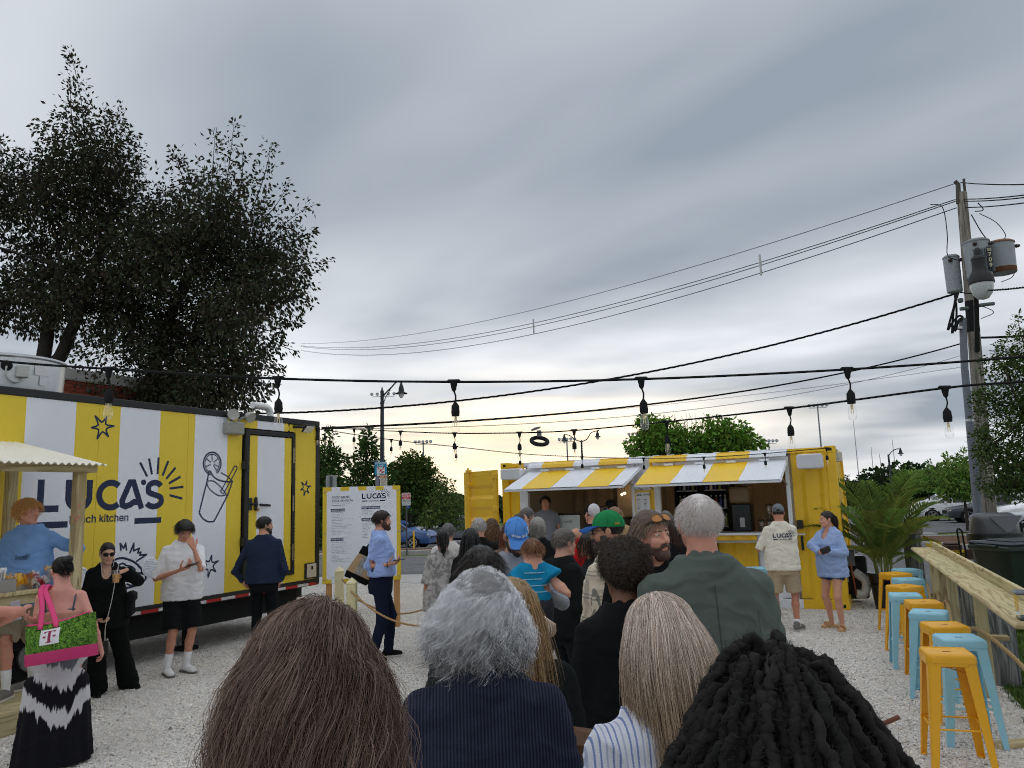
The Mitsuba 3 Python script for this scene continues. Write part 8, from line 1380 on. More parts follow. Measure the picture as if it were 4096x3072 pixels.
# father with a baby
c = person('person in a light blue cap and grey hoodie, head bowed over the baby',-.02,5.55,196,1.80,skin=S2_,head=(0,34,0),hoff=(0,.03),top=dict(col=(140,145,154),hood=1,loose=.03,boxy=.5),bottom=TR((56,54,46),w=1.2),shoes=SNK,hair=HS((40,32,28),thick=.006,n=500),beard=dict(col=(44,34,30)),arms={'L': dict(wel=(.30,5.42,1.20),wwr=(.19,5.12,1.30),wdir=(-.55,-.1,.6),wpalm=(-.2,.9,.1),curl=30),'R': dict(wel=(-.27,5.4,1.16),wwr=(-.02,5.2,1.22),wdir=(.9,-.1,.1),wpalm=(0,.5,.6),hide=False)},seed=21); k = cap(c,(84,138,208),zc=.022)
def capprint(c,P,r_,k,turn=0): 
 for L in P: headput(c,'cap_print',tube(np.array([[.0875 * math.cos(v) * math.sin(u),-.010 + .1095 * math.cos(v) * math.cos(u),.040 + .099 * math.sin(v)] for u,v in L]),r_,5),'satin',(232,234,238),parent=k)
m = text('Jordan Sport',.017,.002,True,'center'); v = np.array(m.vertices); u,w_ = v[:,0] / .10,.16 + v[:,1] / .10; rr_ = 1 + v[:,2] / .1; v = np.column_stack([-.0868 * rr_ * np.cos(w_) * np.sin(u),-.010 + .1085 * rr_ * np.cos(w_) * np.cos(u),.040 + .098 * rr_ * np.sin(w_)]); headput(c,'cap_lettering',trimesh.Trimesh(v,m.faces,process=False),'satin',(232,234,238),parent=k)
capprint(c,[[(-.98,.62),(-1.02,.45),(-.95,.30),(-1.0,.12)],[(-1.02,.45),(-1.12,.25),(-1.18,.2)],[(-1.0,.52),(-.86,.50)],[(-1.02,.5),(-1.14,.52)]],.0018,k)
c = person('baby in a turquoise shirt held against the grey hoodie',.10,5.13,12,.80,skin=(214,160,136),hscale=1.03,z=.83,top=dict(col=(30,134,178),sleeve='short',hem=.52,loose=.02,arm=1.6,boxy=.5),bottom=TR((60,60,70)),shoes=None,hair=HS((118,80,54),thick=.006,n=1400,len=.05,w=.0022,flow='short',col2=(150,104,70)),arms={'R': dict(wel=(.255,5.10,1.36),wwr=(.315,5.04,1.315)),'L': dict(wel=(-.02,5.15,1.36),wwr=(-.04,5.25,1.30))},face=False,seed=22,skinres=.009)
for zz in (.62,.67,.72,.77): put('shirt_stripe',on_torso(c,box([0,0,0],[.15,.006,.002],0).subdivide().subdivide(),0,zz * .8,off=.006),'cloth',col=lin(150,196,214),parent=c['t'])
c = person('person in a beige sleeve with fine white stripes behind the curls',-.06,4.6,-55,1.46,'f',top=dict(col=(176,152,132),loose=.03),bottom=TR((60,62,60)),shoes=SNK,hair=HS((70,52,42)),arms={'R': dict(wel=(.165,4.62,1.17),wwr=(.02,4.50,1.30))},res=1.1,hands=False,seed=23)
A_ = c['A']['R']
for f_ in np.linspace(.1,.9,9):
 for a,b in ((A_['S'],A_['E']),(A_['E'],A_['Wr'])): q = a + (b - a) * f_; d = nrm(b - a); x_ = nrm(np.cross(d,UP)); y_ = np.cross(d,x_); put('sleeve_stripe',tube(c['W'](np.array([q + (.052 - .01 * (a is A_['E'])) * (math.cos(t_) * x_ + math.sin(t_) * y_) for t_ in np.linspace(0,6.283,17)])),.0028,4),'cloth',col=lin(222,212,204),parent=c['t'])
c = person('person in a cream and grey plaid shirt with a green and blue cap, looking left',.60,5.0,52,1.83,skin=(178,128,104),head=(28,4,0),top=dict(col=(190,176,150),loose=.03,boxy=.6,bsdf='plaid_flannel',uvf=XY),bottom=TR((40,42,50)),shoes=SNK,hair=HS((34,26,23),thick=.005,n=500,len=.012),beard=dict(col=(40,30,26),top=-.02),seed=24); k = cap(c,(38,128,76),(44,84,150),zc=.030,brimlen=.085); glasses(c,(18,18,20)); headput(c,'cap_badge',box([-.077,-.065,.046],[.004,.042,.012],.001,ax=[[1,-.5,0],[.5,1,0],[0,0,1]]),'metal',(170,140,60),False,parent=k)
c = person('person in a black top with sunglasses pushed up, face turned towards the right',.70,4.1,196,1.85,fat=1.2,skin=(208,150,128),head=(18,2,4),top=dict(col=(22,22,25),collar=.02),bottom=TR((40,42,50)),shoes=SNK,hair=HS((104,84,70),kind='long',flow='sweep',n=3400,len=.12,m=8,thick=.014,w=.0020,lift=.03,jit=.03,col2=(140,122,108),zmin=([-0.13,-0.06,-0.02,0.0,0.015,0.03,0.05,0.07,0.10,0.13],[-0.12,-0.11,-0.085,-.06,-.01,.03,.05,.07,.088,.09])),beard=dict(col=(74,48,38),len=.009,top=-.035),seed=25,res=.85); glasses(c,(96,66,36),(172,112,40),dy=-.010,dz=.088,pitch=-42,size=1.15)
c = person('person in a washed black cap, seen from behind left of the blue cap',-.175,3.75,14,1.70,'m',1.05,skin=S3_,head=(0,10,0),top=dict(col=(40,40,43)),bottom=TR((40,42,50)),shoes=SNK,hair=HS((34,24,20),kind='bob',thick=.018,len=.08,rough=.02),face=False,hands=False,seed=26); k = cap(c,(78,82,86),zc=.012); headput(c,'cap_opening',trimesh.Trimesh(np.asarray(trimesh.creation.icosphere(2,1).vertices) * [.036,.012,.024] + [0,-.108,.018],trimesh.creation.icosphere(2,1).faces,process=False),'matte',(14,13,14),parent=k); headput(c,'eyelet',trimesh.creation.torus(.004,.0015,10,6).apply_transform(trimesh.transformations.rotation_matrix(1.2,[1,0,0])).apply_translation([.012,-.100,.092]),'metal',(150,150,150),parent=k)
c = person('person in a black quarter zip top behind the striped shirt, looking away',.45,3.3,8,1.725,skin=S3_,head=(8,0,0),top=dict(col=(20,20,23),collar=.035,loose=.03,boxy=.7),bottom=TR((34,36,44)),shoes=SNK,hair=HS((44,34,28),kind='afro',flow='out',thick=.034,n=5200,len=.030,w=.0016,curl=.0055,wave=.016,lift=.6,jit=.25,rough=.020,fr=95,m=7,col2=(72,54,42)),seed=27,res=.9,hands=False); seam(c,(34,34,38),.70,.80); glasses(c,(60,44,36),(52,40,34))
c = person('tall person in an olive grey bomber jacket, seen from behind',.755,3.2,2,1.94,fat=1.12,skin=(196,138,116),top=dict(col=(84,92,87),collar=.045,loose=.035,boxy=.8,hem=.47,amp=.010,arm=1.2),bottom=TR((50,52,58)),shoes=SNK,hair=HS((222,217,214),thick=.004,n=9000,len=.030,w=.0011,m=6,base=.85,lift=.16,jit=.09,var=.13,rough=.006,col2=(196,186,180)),seed=28,res=.85,hands=False,face=False); seam(c,(62,68,65)); seam(c,(66,73,70),.52,.76,.155); seam(c,(66,73,70),.52,.76,-.155)

# ------------------------------------------------------------------ people standing by the kiosk and the trailer
c = person('person in a cream tee with a navy sun logo and khaki shorts, from behind',3.70,10.95,-8,1.72,fat=1.1,skin=(184,126,102),top=dict(col=(222,216,200),sleeve='elbow',loose=.022,boxy=.4,hem=.475,amp=.010),bottom=SH((176,158,130),w=1.15),socks=dict(col=(226,226,226),h=.07),shoes=dict(col=(112,108,104),sole=(170,168,164),size=1.1),hair=HS((40,30,26),thick=.007,n=500,len=.015),arms={'R': dict(wel=(3.87,10.98,1.10),wwr=(3.83,11.2,1.10)),'L': dict(wel=(3.40,11.0,1.10),wwr=(3.5,11.22,1.10))},feet={'R': (.125,-.02,-35),'L': (-.14,.02,10)},head=(-8,8,0),seed=31); k = cap(c,(112,116,122),(30,28,30),zc=.02); headput(c,'cap_opening',trimesh.Trimesh(np.asarray(trimesh.creation.icosphere(2,1).vertices) * [.030,.014,.020] + [0,-.106,.035],trimesh.creation.icosphere(2,1).faces,process=False),'hair',(30,24,22),parent=k)
for m,nm in zip(logo_meshes(.058,.0015,True),LGN): put(nm,on_torso(c,m,-.125,1.265,off=.014),'satin',col=NAVY,parent=c['t'])
pt_ = lambda r: [lock([(0,-.105,.03),(0,-.135,.015),(.0,-.14,-.08),(0.01,-.12,-.20)],[.016,.034,.040,.018],1100,r,(42,30,25),w=.003,curl=.008,wave=.08)]
c = person('person in a pale blue linen shirt, denim shorts and tan slides',4.36,10.9,118,1.61,'f',skin=(205,150,124),head=(-25,2,0),top=dict(col=(150,172,212),loose=.030,boxy=.45,hem=.435,collar=.025,vneck=1,amp=.012,arm=1.2),bottom=SH((48,62,92),len=.18,w=1.0),shoes=dict(kind='sandal',col=(190,152,110),sole=(196,160,118),sole_h=1.7),hair=dict(kind='pony',flow='back',n=1100,len=.11,col=(42,30,25),thick=.010,w=.0026,lift=.05,jit=.02,more=[pt_]),arms={'L': dict(wel=(4.47,10.70,1.04),wwr=(4.23,10.66,1.06),wdir=(-1,.1,0),wpalm=(0,1,0),curl=38),'R': dict(wel=(4.13,10.98,1.14),wwr=(4.16,10.78,1.05),wdir=(.6,-.6,0),wpalm=(0,1,.3),hide=True)},wfeet={'L': (4.38,10.80,30),'R': (4.34,11.05,-15)},seed=32)
put('strap',tube([c['W'](c['NB'] + q) for q in ((.10,.075,-.22),(.085,.07,-.07),(.075,.0,-.012),(.085,-.08,-.08))],.010,6,sy=.4),'cloth',col=lin(70,42,30),parent=c['t']); slab('wallet','black wallet held across the pale blue linen shirt','wallet',(4.19,10.63,1.09),[nrm([1,.1,.35]),nrm([-.1,1,0]),nrm([-.35,0,1])],[.14,.03,.085],(24,20,20))
c = person('person in a light blue rolled shirt and navy trousers reading the menu, profile right',-1.72,9.84,-80,1.83,fat=1.1,skin=(204,150,126),head=(4,0,0),top=dict(col=(150,172,222),sleeve='roll',loose=.022,boxy=.3,hem=.555,collar=.03,amp=.010,cuff=1.35,arm=1.08),bottom=TR((26,32,54),w=1.05,top=.60),shoes=dict(col=(26,24,25),sole=(208,204,196)),hair=HS((48,34,28),thick=.016,n=1600,len=.045),beard=dict(col=(72,46,36),len=.010,top=-.02),arms={'R': dict(wel=(-1.86,9.70,1.145),wwr=(-1.60,9.62,1.165),wdir=(1,-.1,.18),wpalm=(0,.35,1),curl=30,thumb=45),'L': dict(wel=(-1.80,10.05,1.15),wwr=(-1.62,9.98,1.05),hide=True)},wfeet={'L': (-1.64,9.99,12),'R': (-1.78,9.66,-8)},seed=33); put('belt',lathe([(.0,0),(.001,0)],4),'cloth',col=lin(24,22,24),parent=c['t']) if False else None
P = np.array(sorted(c['prof'](.018))); an = np.linspace(0,6.283,33); b_ = [np.interp(.567 * c['s'],P[:,0],P[:,i]) for i in range(1,5)]; put('belt',tube(c['W'](np.column_stack([b_[2] + (b_[0] + .004) * np.cos(an),b_[3] + (b_[1] + .004) * np.sin(an),0 * an + .565 * c['s']])),.018,6,sy=.35),'cloth',col=lin(24,22,24),parent=c['t'])
put('tucked_glasses',tube([c['W'](c['NB'] + q) for q in ((-.01,.115,-.10),(.02,.128,-.13),(.0,.135,-.19))],.012,6,sy=.4),'plastic',col=lin(90,72,54),parent=c['t']); put('bracelet',trimesh.creation.torus(.03,.005,18,6).apply_transform(trimesh.transformations.rotation_matrix(1.57,[0,1,0])).apply_translation([-1.605,9.62,1.165]),'matte',col=lin(40,24,22),parent=c['t'])
slab('phone','dark phone in the hand of the light blue shirt wearer','phone',(-1.45,9.60,1.222),[nrm([1,-.1,.12]),nrm([.1,1,.1]),nrm([-.12,-.1,1])],[.155,.075,.010],(28,29,33),b=.004)
tb = thing('tote_bag','tan woven tote bag with black ends hanging behind the light blue shirt','bag'); bx_ = [nrm([.42,-.1,.9]),nrm([0.1,1,0.05]),nrm([-.9,.05,.42])]; bc = v3(-1.96,9.90,1.15)
def wedge(u0,u1,w0,w1,d0,d1): return trimesh.Trimesh(np.asarray((q := trimesh.convex.convex_hull(np.array([[u,s_ * w,e * d] for u,w,d in ((u0,w0,d0),(u1,w1,d1)) for s_ in (-1,1) for e in (-1,1)]))).vertices)[:,[0,2,1]] @ np.array(bx_) + bc,q.faces,process=False)
put('panel',wedge(-.13,.12,.155,.105,.055,.03),'cloth',col=lin(176,150,116),parent=tb); put('top_band',wedge(.12,.22,.104,.095,.031,.02),'cloth',col=lin(22,20,21),parent=tb); put('base',wedge(-.21,-.13,.15,.156,.06,.056),'cloth',col=lin(22,20,21),parent=tb); put('woven_strip',wedge(-.128,.118,.045,.03,.058,.034),'lace_knit',uv=np.random.default_rng(1).random((8,2)),parent=tb); put('strap',tube(spline([bc + bx_[0] * .2 + bx_[2] * .05,v3(-1.83,9.95,1.46),v3(-1.74,9.98,1.53)],5),.012,6),'cloth',col=lin(24,22,23),parent=tb)
person('person in a dark navy jumper with hands in pockets facing the trailer door',-3.45,10.62,4,1.79,fat=1.12,skin=(198,146,122),head=(-58,0,0),top=dict(col=(38,48,70),loose=.022,boxy=.3,hem=.50,sleeve=.82,amp=.008),bottom=TR((22,23,28)),shoes=dict(col=(30,30,32)),hair=HS((26,22,21),thick=.013,n=1400,len=.03),beard=dict(col=(46,36,32),len=.004),arms={'L': dict(wel=(-3.83,10.58,1.06),wwr=(-3.68,10.66,.84),hide=True),'R': dict(wel=(-3.15,10.58,1.06),wwr=(-3.27,10.66,.84),hide=True)},seed=34)
c = person('person in a white tee and black shorts, one hand over the face, holding a phone',-4.03,9.40,212,1.80,skin=(196,138,114),head=(8,36,0),hoff=(0,.035),top=dict(col=(224,224,226),sleeve='elbow',loose=.024,boxy=.5,hem=.475,amp=.012,arm=1.1),bottom=SH((22,22,25),len=.46,w=1.25),socks=dict(col=(230,230,232),h=.17),shoes=dict(col=(222,222,222),stripes=1,lace=(236,236,238),sole=(104,98,92),size=1.05),hair=HS((24,20,19),thick=.020,n=2200,len=.055,w=.0024,rough=.016),arms={'R': dict(wel=(-4.28,9.24,1.115),wwr=(-3.90,9.02,1.225),wdir=(.85,-.1,.30),wpalm=(0,.3,1),curl=34,thumb=50),'L': dict(wel=(-3.70,9.12,1.225),wwr=(-3.78,9.10,1.46),wdir=(-.45,.1,.85),wpalm=(-.35,.95,0),curl=30)},wfeet={'R': (-4.13,9.30,10),'L': (-3.98,9.46,26)},seed=35)
slab('phone','dark phone held low by the white tee wearer','phone',(-3.74,8.97,1.285),[nrm([.95,-.15,.25]),nrm([.2,.9,.35]),nrm([-.25,-.3,.9])],[.15,.075,.010],(26,26,30),b=.004)
def cool(c):
 ms = [];
bunf = dict(kind='bun',flow='back',n=1400,len=.10,col=(24,20,20),thick=.006,w=.0024,lift=.02,jit=.015,rough=.003,blobs=[((0,-.125,-.01),(.035,.03,.035))])
c = person('person all in black with oval sunglasses, holding up an iced drink',-4.43,8.42,205,1.60,'f',1.05,skin=(206,160,136),head=(14,14,0),hoff=(0,.012),top=dict(col=(20,20,22),loose=.028,boxy=.8,hem=.44,vneck=1,collar=.02,amp=.010,arm=1.15),bottom=TR((18,18,20),w=1.25,cuff=.085),shoes=dict(col=(20,20,21),sole=(30,28,28)),hair=bunf,arms={'R': dict(wel=(-4.63,8.36,.985),wwr=(-4.42,8.26,.80),wdir=(.8,-.1,-.25),wpalm=(0,.2,1),curl=30),'L': dict(wel=(-4.02,8.28,1.185),wwr=(-4.05,8.10,1.315),wdir=(-.75,-.15,-.2),wpalm=(-.1,.4,-.9),curl=42)},wfeet={'R': (-4.50,8.45,10),'L': (-4.30,8.72,48)},seed=36); glasses(c,(16,15,16),(14,13,14),size=1.1)
put('necklace',tube([c['W'](c['NB'] + q) for q in ((-.06,.03,-.015),(-.04,.075,-.05),(0,.085,-.075),(.04,.075,-.05),(.06,.03,-.015))],.004,5),'metal',col=lin(200,186,150),parent=c['t']); put('earphone_wire',tube(spline([c['hp']((.076,.01,-.01)),c['hp']((.07,.05,-.10)),c['NB'] + [.03,.11,-.12],c['NB'] + [-.03,.11,-.12],c['hp']((-.07,.05,-.10)),c['hp']((-.076,.01,-.01))],5) @ c['M'].T + v3(-4.43,8.42,0),.0022,5),'plastic',col=lin(230,230,232),parent=c['t'])
dk_ = thing('iced_drink','clear cup of amber iced drink with a straw held up by the person in black','cup'); dq = v3(-4.135,8.05,1.195); put('cup',lathe([(0.0,0.0),(.030,0.0),(.040,.115),(.041,.118),(.036,.125),(0,.13)],20,dq),'glass',smooth=40,parent=dk_); put('drink',lathe([(0,.003),(.028,.003),(.036,.088),(0,.088)],18,dq),'plastic',col=lin(196,146,84),smooth=40,parent=dk_); put('straw',tube([dq + [0,0,.02],dq + [.02,0,.20]],.0035,6),'plastic',col=lin(225,225,228),parent=dk_)
t = thing('hanging_phone','dark phone dangling on a white cord below the person in black','phone'); put('body',box((-4.29,8.18,.53),[.075,.014,.15],.006),'plastic',col=lin(26,26,28),parent=t); put('cord',tube(spline([(-4.29,8.18,.60),(-4.285,8.17,.75),(-4.20,8.10,1.0),(-4.14,8.04,1.22),(-4.16,8.06,1.30)],6),.0035,5),'plastic',col=lin(222,218,210),smooth=True,parent=t)
t = thing('shoulder_bag','small black shoulder bag at the hip of the person in black','bag'); put('body',box((-4.20,8.50,.93),[.07,.22,.26],.02,rot=.3),'cloth',col=lin(24,24,26),parent=t); put('flap',box((-4.18,8.49,1.0),[.08,.23,.10],.02,rot=.3),'cloth',col=lin(30,30,32),parent=t)
# person with the turf tote
c = person('person in a black and white tie-dyed maxi dress carrying the grass print tote',-3.68,6.32,24,1.585,'f',1.28,skin=(212,150,136),head=(22,22,0),hoff=(-.015,.03),top=None,bottom=None,shoes=dict(col=(30,30,32)),hair={**bunf,'blobs': [((.012,-.118,.052),(.043,.036,.040)),((.03,-.135,.062),(.028,.026,.026))]},arms={'L': dict(wel=(-3.86,6.30,1.06),wwr=(-3.80,6.08,1.13),wdir=(-.1,-.5,.75),wpalm=(.6,.6,.1),curl=40),'R': dict(wel=(-3.40,6.30,1.03),wwr=(-3.40,6.42,.83))},seed=37)
def dress(c):
 s = c['s']; F = Field((ticks(-.45,.45,.011),ticks(-.40,.40,.011),ticks(0.0,1.2,.012))); rows = [(.02,.27,.235,.0,-.03),(.2 * s,.245,.21,0,-.02),(.40 * s,.215,.178,0,-.015)] + [(a,b + .006,d,e,f) for a,b,d,e,f in c['prof'](.006) if .43 * s < a < .715 * s]; F.prof(rows,.02,2.2); V,Fc = F.mesh(); fl = np.clip((.62 * s - V[:,2]) / (.6 * s),0,1); V = folds(V,Fc,.006,71); th = np.arctan2(V[:,1],V[:,0]); V[:,:2] *= (1 + (.045 * np.sin(th * 13 + 2 * meshkit.fbm(V * 2,2,5)) * fl ** 1.3))[:,None]; k = put('dress',trimesh.Trimesh(c['W'](V),Fc,process=False),'tie_dye',smooth=True,uv=XZ(V),parent=c['t'])
 for x0,x1 in ((-.09,-.105),(.09,.105)): P = [(x0,-.09,.70 * s),(x0 * 1.05,-.105,.74 * s),(x1,-.075,.79 * s),(x1 * .93,-.015,.822 * s),(x1 * .9,.05,.78 * s),(x0,.10,.71 * s)]; put('strap',tube(c['W'](spline(P,6)),.0075,6,sy=.45),'cloth',col=lin(86,92,104),smooth=True,parent=k)
 put('strap',tube(c['W'](np.array([(x_,-.108 + .3 * x_ * x_,.735 * s) for x_ in np.linspace(-.11,.11,9)])),.006,6,sy=.5),'cloth',col=lin(86,92,104),parent=k)
dress(c); headput(c,'glasses',cat([tube([(-.076,.06,.045),(-.082,-.02,.02),(-.08,-.045,-.02)],.003,5),tube([(.076,.06,.045),(.082,-.02,.02),(.08,-.045,-.02)],.003,5),tube([(-.076,.06,.045),(0,.09,.062),(.076,.06,.045)],.003,5)]),'plastic',(70,66,62)); headput(c,'tattoo',box([.012,-.068,-.093],[.02,.004,.028],.001),'skin',(60,44,44),False)
slab('phone','phone held in front by the tie-dyed dress wearer','phone',(-3.83,5.99,1.20),[nrm([.3,.8,.1]),nrm([-.3,.2,.9]),nrm([.9,-.3,.2])],[.075,.15,.009],(150,146,150),b=.004)
tg = thing('tote_bag','big grass print tote with pink base, handles and a T logo','bag'); BA,BB_,BC_,BD = v3(-3.755,6.02,1.075),v3(-3.265,5.98,1.17),v3(-3.235,5.97,.935),v3(-3.735,6.0,.865); bn = nrm(np.cross(BB_ - BA,BD - BA)); bn = bn if bn[1] < 0 else -bn
def bagpt(u,v,o): q = (BA * (1 - u) + BB_ * u) * (1 - v) + (BD * (1 - u) + BC_ * u) * v; b_ = math.sin(math.pi * u) ** .6 * math.sin(math.pi * min(1,v * .62 + .05)); return q + bn * (o + .055 * b_) + UP * (-.022 * math.sin(math.pi * u) * (1 - v))
g_ = np.linspace(0,1,22); fr_ = np.array([[bagpt(u,v,.02) for u in g_] for v in g_]); bk_ = np.array([[bagpt(u,v,.02) * 1.0 - bn * (.10 + 2 * (.055 * math.sin(math.pi * u) ** .6 * math.sin(math.pi * min(1,v * .62 + .05)))) for u in g_] for v in g_]); sides = [ruled([fr_[:,0],bk_[:,0]]),ruled([bk_[:,-1],fr_[:,-1]]),ruled([bk_[0],fr_[0]])]; mfb = cat([ruled(fr_),ruled(bk_[:,::-1])] + sides); q_ = np.asarray(mfb.vertices) - BA; bx2 = nrm(BB_ - BA); put('panel',mfb,'turf_print',smooth=True,uv=np.stack([q_ @ bx2 + q_ @ bn,q_[:,2] - .2 * (q_ @ bx2)],1),parent=tg)
PK = lin(214,56,116); dn2 = nrm((BD - BA) + (BC_ - BB_)); bot = [[bagpt(u,1,o) + dn2 * d + bn * 0 for u in g_] for o,d in ((.024,-.004),(.026,.04),(.02,.082))]; botb = [[bagpt(u,1,.024) - bn * .11 + dn2 * d for u in g_[::-1]] for d in (-.004,.04,.082)]; put('base',cat([ruled(bot),ruled(botb),ruled([bot[-1],botb[-1][::-1]]),ruled([[b_[0] for b_ in botb],[a_[-1] for a_ in bot]]),ruled([[a_[0] for a_ in bot],[b_[-1] for b_ in botb]])]),'satin',col=PK * [.8,.7,.85],smooth=40,parent=tg)
put('zip',tube([bagpt(u,0,-.0) for u in g_],.012,6),'satin',col=PK,parent=tg); SHp = c['W'](v3(-.10,-.03,.835 * 1.585))
for u in (.27,.52): put('handle',tube(spline([bagpt(u,.16,.026),bagpt(u,0.0,.03),bagpt(u,0,.02) * .5 + SHp * .5 + v3(0,-.03,.02),SHp + v3((u - .4) * .15,-.055,.0),SHp + v3((u - .4) * .15,.0,.035),SHp + v3((u - .4) * .1,.06,-.02)],6),.019,8,sy=.22),'satin',col=PK,smooth=True,parent=tg)
gp = np.linspace(0,1,6); put('patch',ruled([[bagpt(.30 + .31 * u,.20 + .54 * v,.0235) for u in gp] for v in gp]),'satin',col=lin(226,226,230),smooth=True,parent=tg)
TL = [[(-.10,.125),(-.095,.165),(.095,.165),(.10,.125),(.075,.125),(.06,.148),(.022,.148),(.022,-.13),(.05,-.145),(.05,-.16),(-.05,-.16),(-.05,-.145),(-.022,-.13),(-.022,.148),(-.06,.148),(-.075,.125)],[(-.105,-.01),(-.06,-.01),(-.06,.035),(-.105,.035)],[(.06,-.01),(.105,-.01),(.105,.035),(.06,.035)]]
for i,P in enumerate(TL): m = trimesh.creation.extrude_polygon(shapely.segmentize(Polygon(P),.03),.0012,engine='earcut'); v = np.array(m.vertices); put('logo',trimesh.Trimesh(np.array([bagpt(.455 + .95 * a_,.47 - 1.25 * b_,.025 + d_) for a_,b_,d_ in v]),m.faces,process=False),'satin',col=lin(150,30,72),parent=tg)
c = person('person in a sky blue sweatshirt inside the booth, arm against the post',-4.80,7.62,176,1.87,skin=(204,142,122),z=.205,head=(84,2,0),top=dict(col=(118,156,206),loose=.04,boxy=.9,hem=.46,arm=1.25,amp=.012),bottom=SH((150,138,118),len=.44),socks=dict(col=(226,226,228),h=.18),shoes=dict(col=(120,116,112),sole=(206,200,190),lace=(230,228,224),size=1.1),hair=HS((196,144,84),kind='curly',thick=.026,n=3200,len=.06,w=.0026,curl=.007,wave=.035,m=8,lift=.3,col2=(222,176,112),rough=.022,base=.75),arms={'L': dict(wel=(-4.36,7.72,1.56),wwr=(-4.335,7.60,1.80),wdir=(.12,-.1,1),wpalm=(.9,.3,0),curl=10),'R': dict(wel=(-5.14,7.45,1.42),wwr=(-4.98,7.22,1.30),hide=False)},wfeet={'R': (-4.86,7.50,10),'L': (-4.86,7.90,-40)},seed=38)
put('undershirt',tube(c['W'](np.array([c['NB'] + [.06 * math.cos(a),.006 + .06 * math.sin(a),.015] for a in np.linspace(0,6.283,25)])),.016,8),'cloth',col=lin(226,220,206),smooth=True,parent=c['t'])
for m,nm in zip(logo_meshes(.024,.0015,True),LGN): put(nm,on_torso(c,m,.02 - .05,1.30,'front',off=.014),'satin',col=NAVY,parent=c['t'])
person('person in a navy tee at the left edge, only a bent elbow in view',-3.62,4.9,-20,1.70,fat=1.1,skin=(196,132,112),top=dict(col=(28,32,46),sleeve='short'),bottom=TR((40,42,50)),shoes=SNK,hair=HS((50,40,34)),arms={'R': dict(wel=(-3.09,4.86,1.33),wwr=(-3.36,5.02,1.22))},seed=39,face=False)

# ------------------------------------------------------------------ the nearest heads in the foreground
c = person('person in a black coat with a shoulder strap, just in front of the navy jumper',-.02,2.68,14,1.66,'f',1.1,head=(0,16,0),top=dict(col=(20,21,24),loose=.035,boxy=.8,collar=.03,arm=1.15),bottom=TR((40,42,48)),shoes=SNK,hair=longhair((168,136,92),.30,2200,w=.0022,col2=(120,92,62)),face=False,hands=False,seed=41)
put('strap',tube(spline([c['W'](c['NB'] + q) for q in ((.10,.09,-.16),(.105,.02,-.028),(.11,-.075,-.07),(.10,-.125,-.25))],5),.022,8,sy=.25),'cloth',col=lin(48,50,54),smooth=True,parent=c['t'])
slab('handbag','brown leather handbag between the black coat and striped shirt','bag',(.22,2.45,1.12),[nrm([.5,.8,0]),nrm([-.8,.5,0]),UP],[.10,.25,.20],(92,62,40),'satin',.03)
def curls(r):
 zm = ([-0.13,-0.06,-0.02,0.02,0.05,0.08,0.13],[-0.085,-0.08,-0.05,-.03,.0,.05,.07]); p,nn = scalp(15000,r,zm); n = len(p); rad = .004 + r.random((n,1)) ** .8 * .027 * np.clip(1.25 - p[:,2:3] * 4,.35,1)
 fl = lambda q: np.stack([(q[:,0] - .02) * 6,np.where(q[:,2] > .05,-.55 + (q[:,1] + .02) * 2.5,-.12),-.85 + 0 * q[:,0]],1)
 P = grow(p + nn * rad,nn,r.uniform(.08,.155,n),14,fl,r,lift=.35,grav=.4,curl=.012,wave=.058,clump=1,rad=rad * .95,jitter=.05); P = clumped(P,420,r,.62,.8)
 top_ = np.clip((p[:,2:3] + .035) / .10 + .30 * r.normal(size=(n,1)),.04,1); return [ribbons(P,.0012,strand_cols(n,(92,90,90),r,.26,(226,226,228),top_),r,.5)]
c = person('person in a navy ribbed jumper, seen from behind in the foreground',-.10,2.13,4,1.735,'f',1.22,skin=(210,150,130),head=(-6,6,3),top=dict(col=(30,34,56),loose=.03,boxy=.6,bsdf='rib_knit',uvf=XY,amp=.007,res=.010,arm=1.15),bottom=TR((44,46,54)),shoes=SNK,hair=dict(kind='curly',col=(150,148,148),base=.55,thick=.022,back=.012,n=0,rough=.03,fr=38,zmin=([-0.16,-0.06,-0.02,0.02,0.05,0.08,0.13],[-0.115,-0.11,-0.06,-.04,.0,.05,.07]),more=[curls]),face=False,hands=False,seed=42,res=.85)
def straight(r):
 zm = ([-0.13,-0.06,-0.02,0.02,0.05,0.075,0.13],[-0.085,-0.075,-0.05,-.04,.0,.055,.08]); p,nn = scalp(13000,r,zm); rad = r.random((len(p),1)) * .016; n = len(p)
 def inner(q):
  b = np.where(q[:,2] < -.02,1.0,0)[:,None]; k = np.interp(q[:,2],[-.45,-.22,-.10,-.02],[.125,.085,.072,.07])[:,None]; xy = q[:,:2] - [0,-.035]; l = np.linalg.norm(xy,axis=1,keepdims=True); xy = np.where((b > 0) & (l < k + rad),xy / np.maximum(l,1e-6) * (k + rad),xy); return np.column_stack([xy + [0,-.035],q[:,2]])
 fl = lambda q: np.stack([q[:,0] * 5 * (q[:,2] > .03) - q[:,0] * 1.0 * (q[:,2] < -.05),np.where(q[:,2] > .05,-.3 + (q[:,1] + .0) * 3,-.12),-1 + 0 * q[:,0]],1)
 P = grow(p + nn * rad,nn,r.uniform(.36,.52,n),18,fl,r,lift=.12,grav=.5,rad=rad,jitter=.018,curl=.0025,wave=.16,inner=inner); P = clumped(P,700,r,.45); return [ribbons(P,.0011,strand_cols(n,(176,164,152),r,.30),r,.5)]
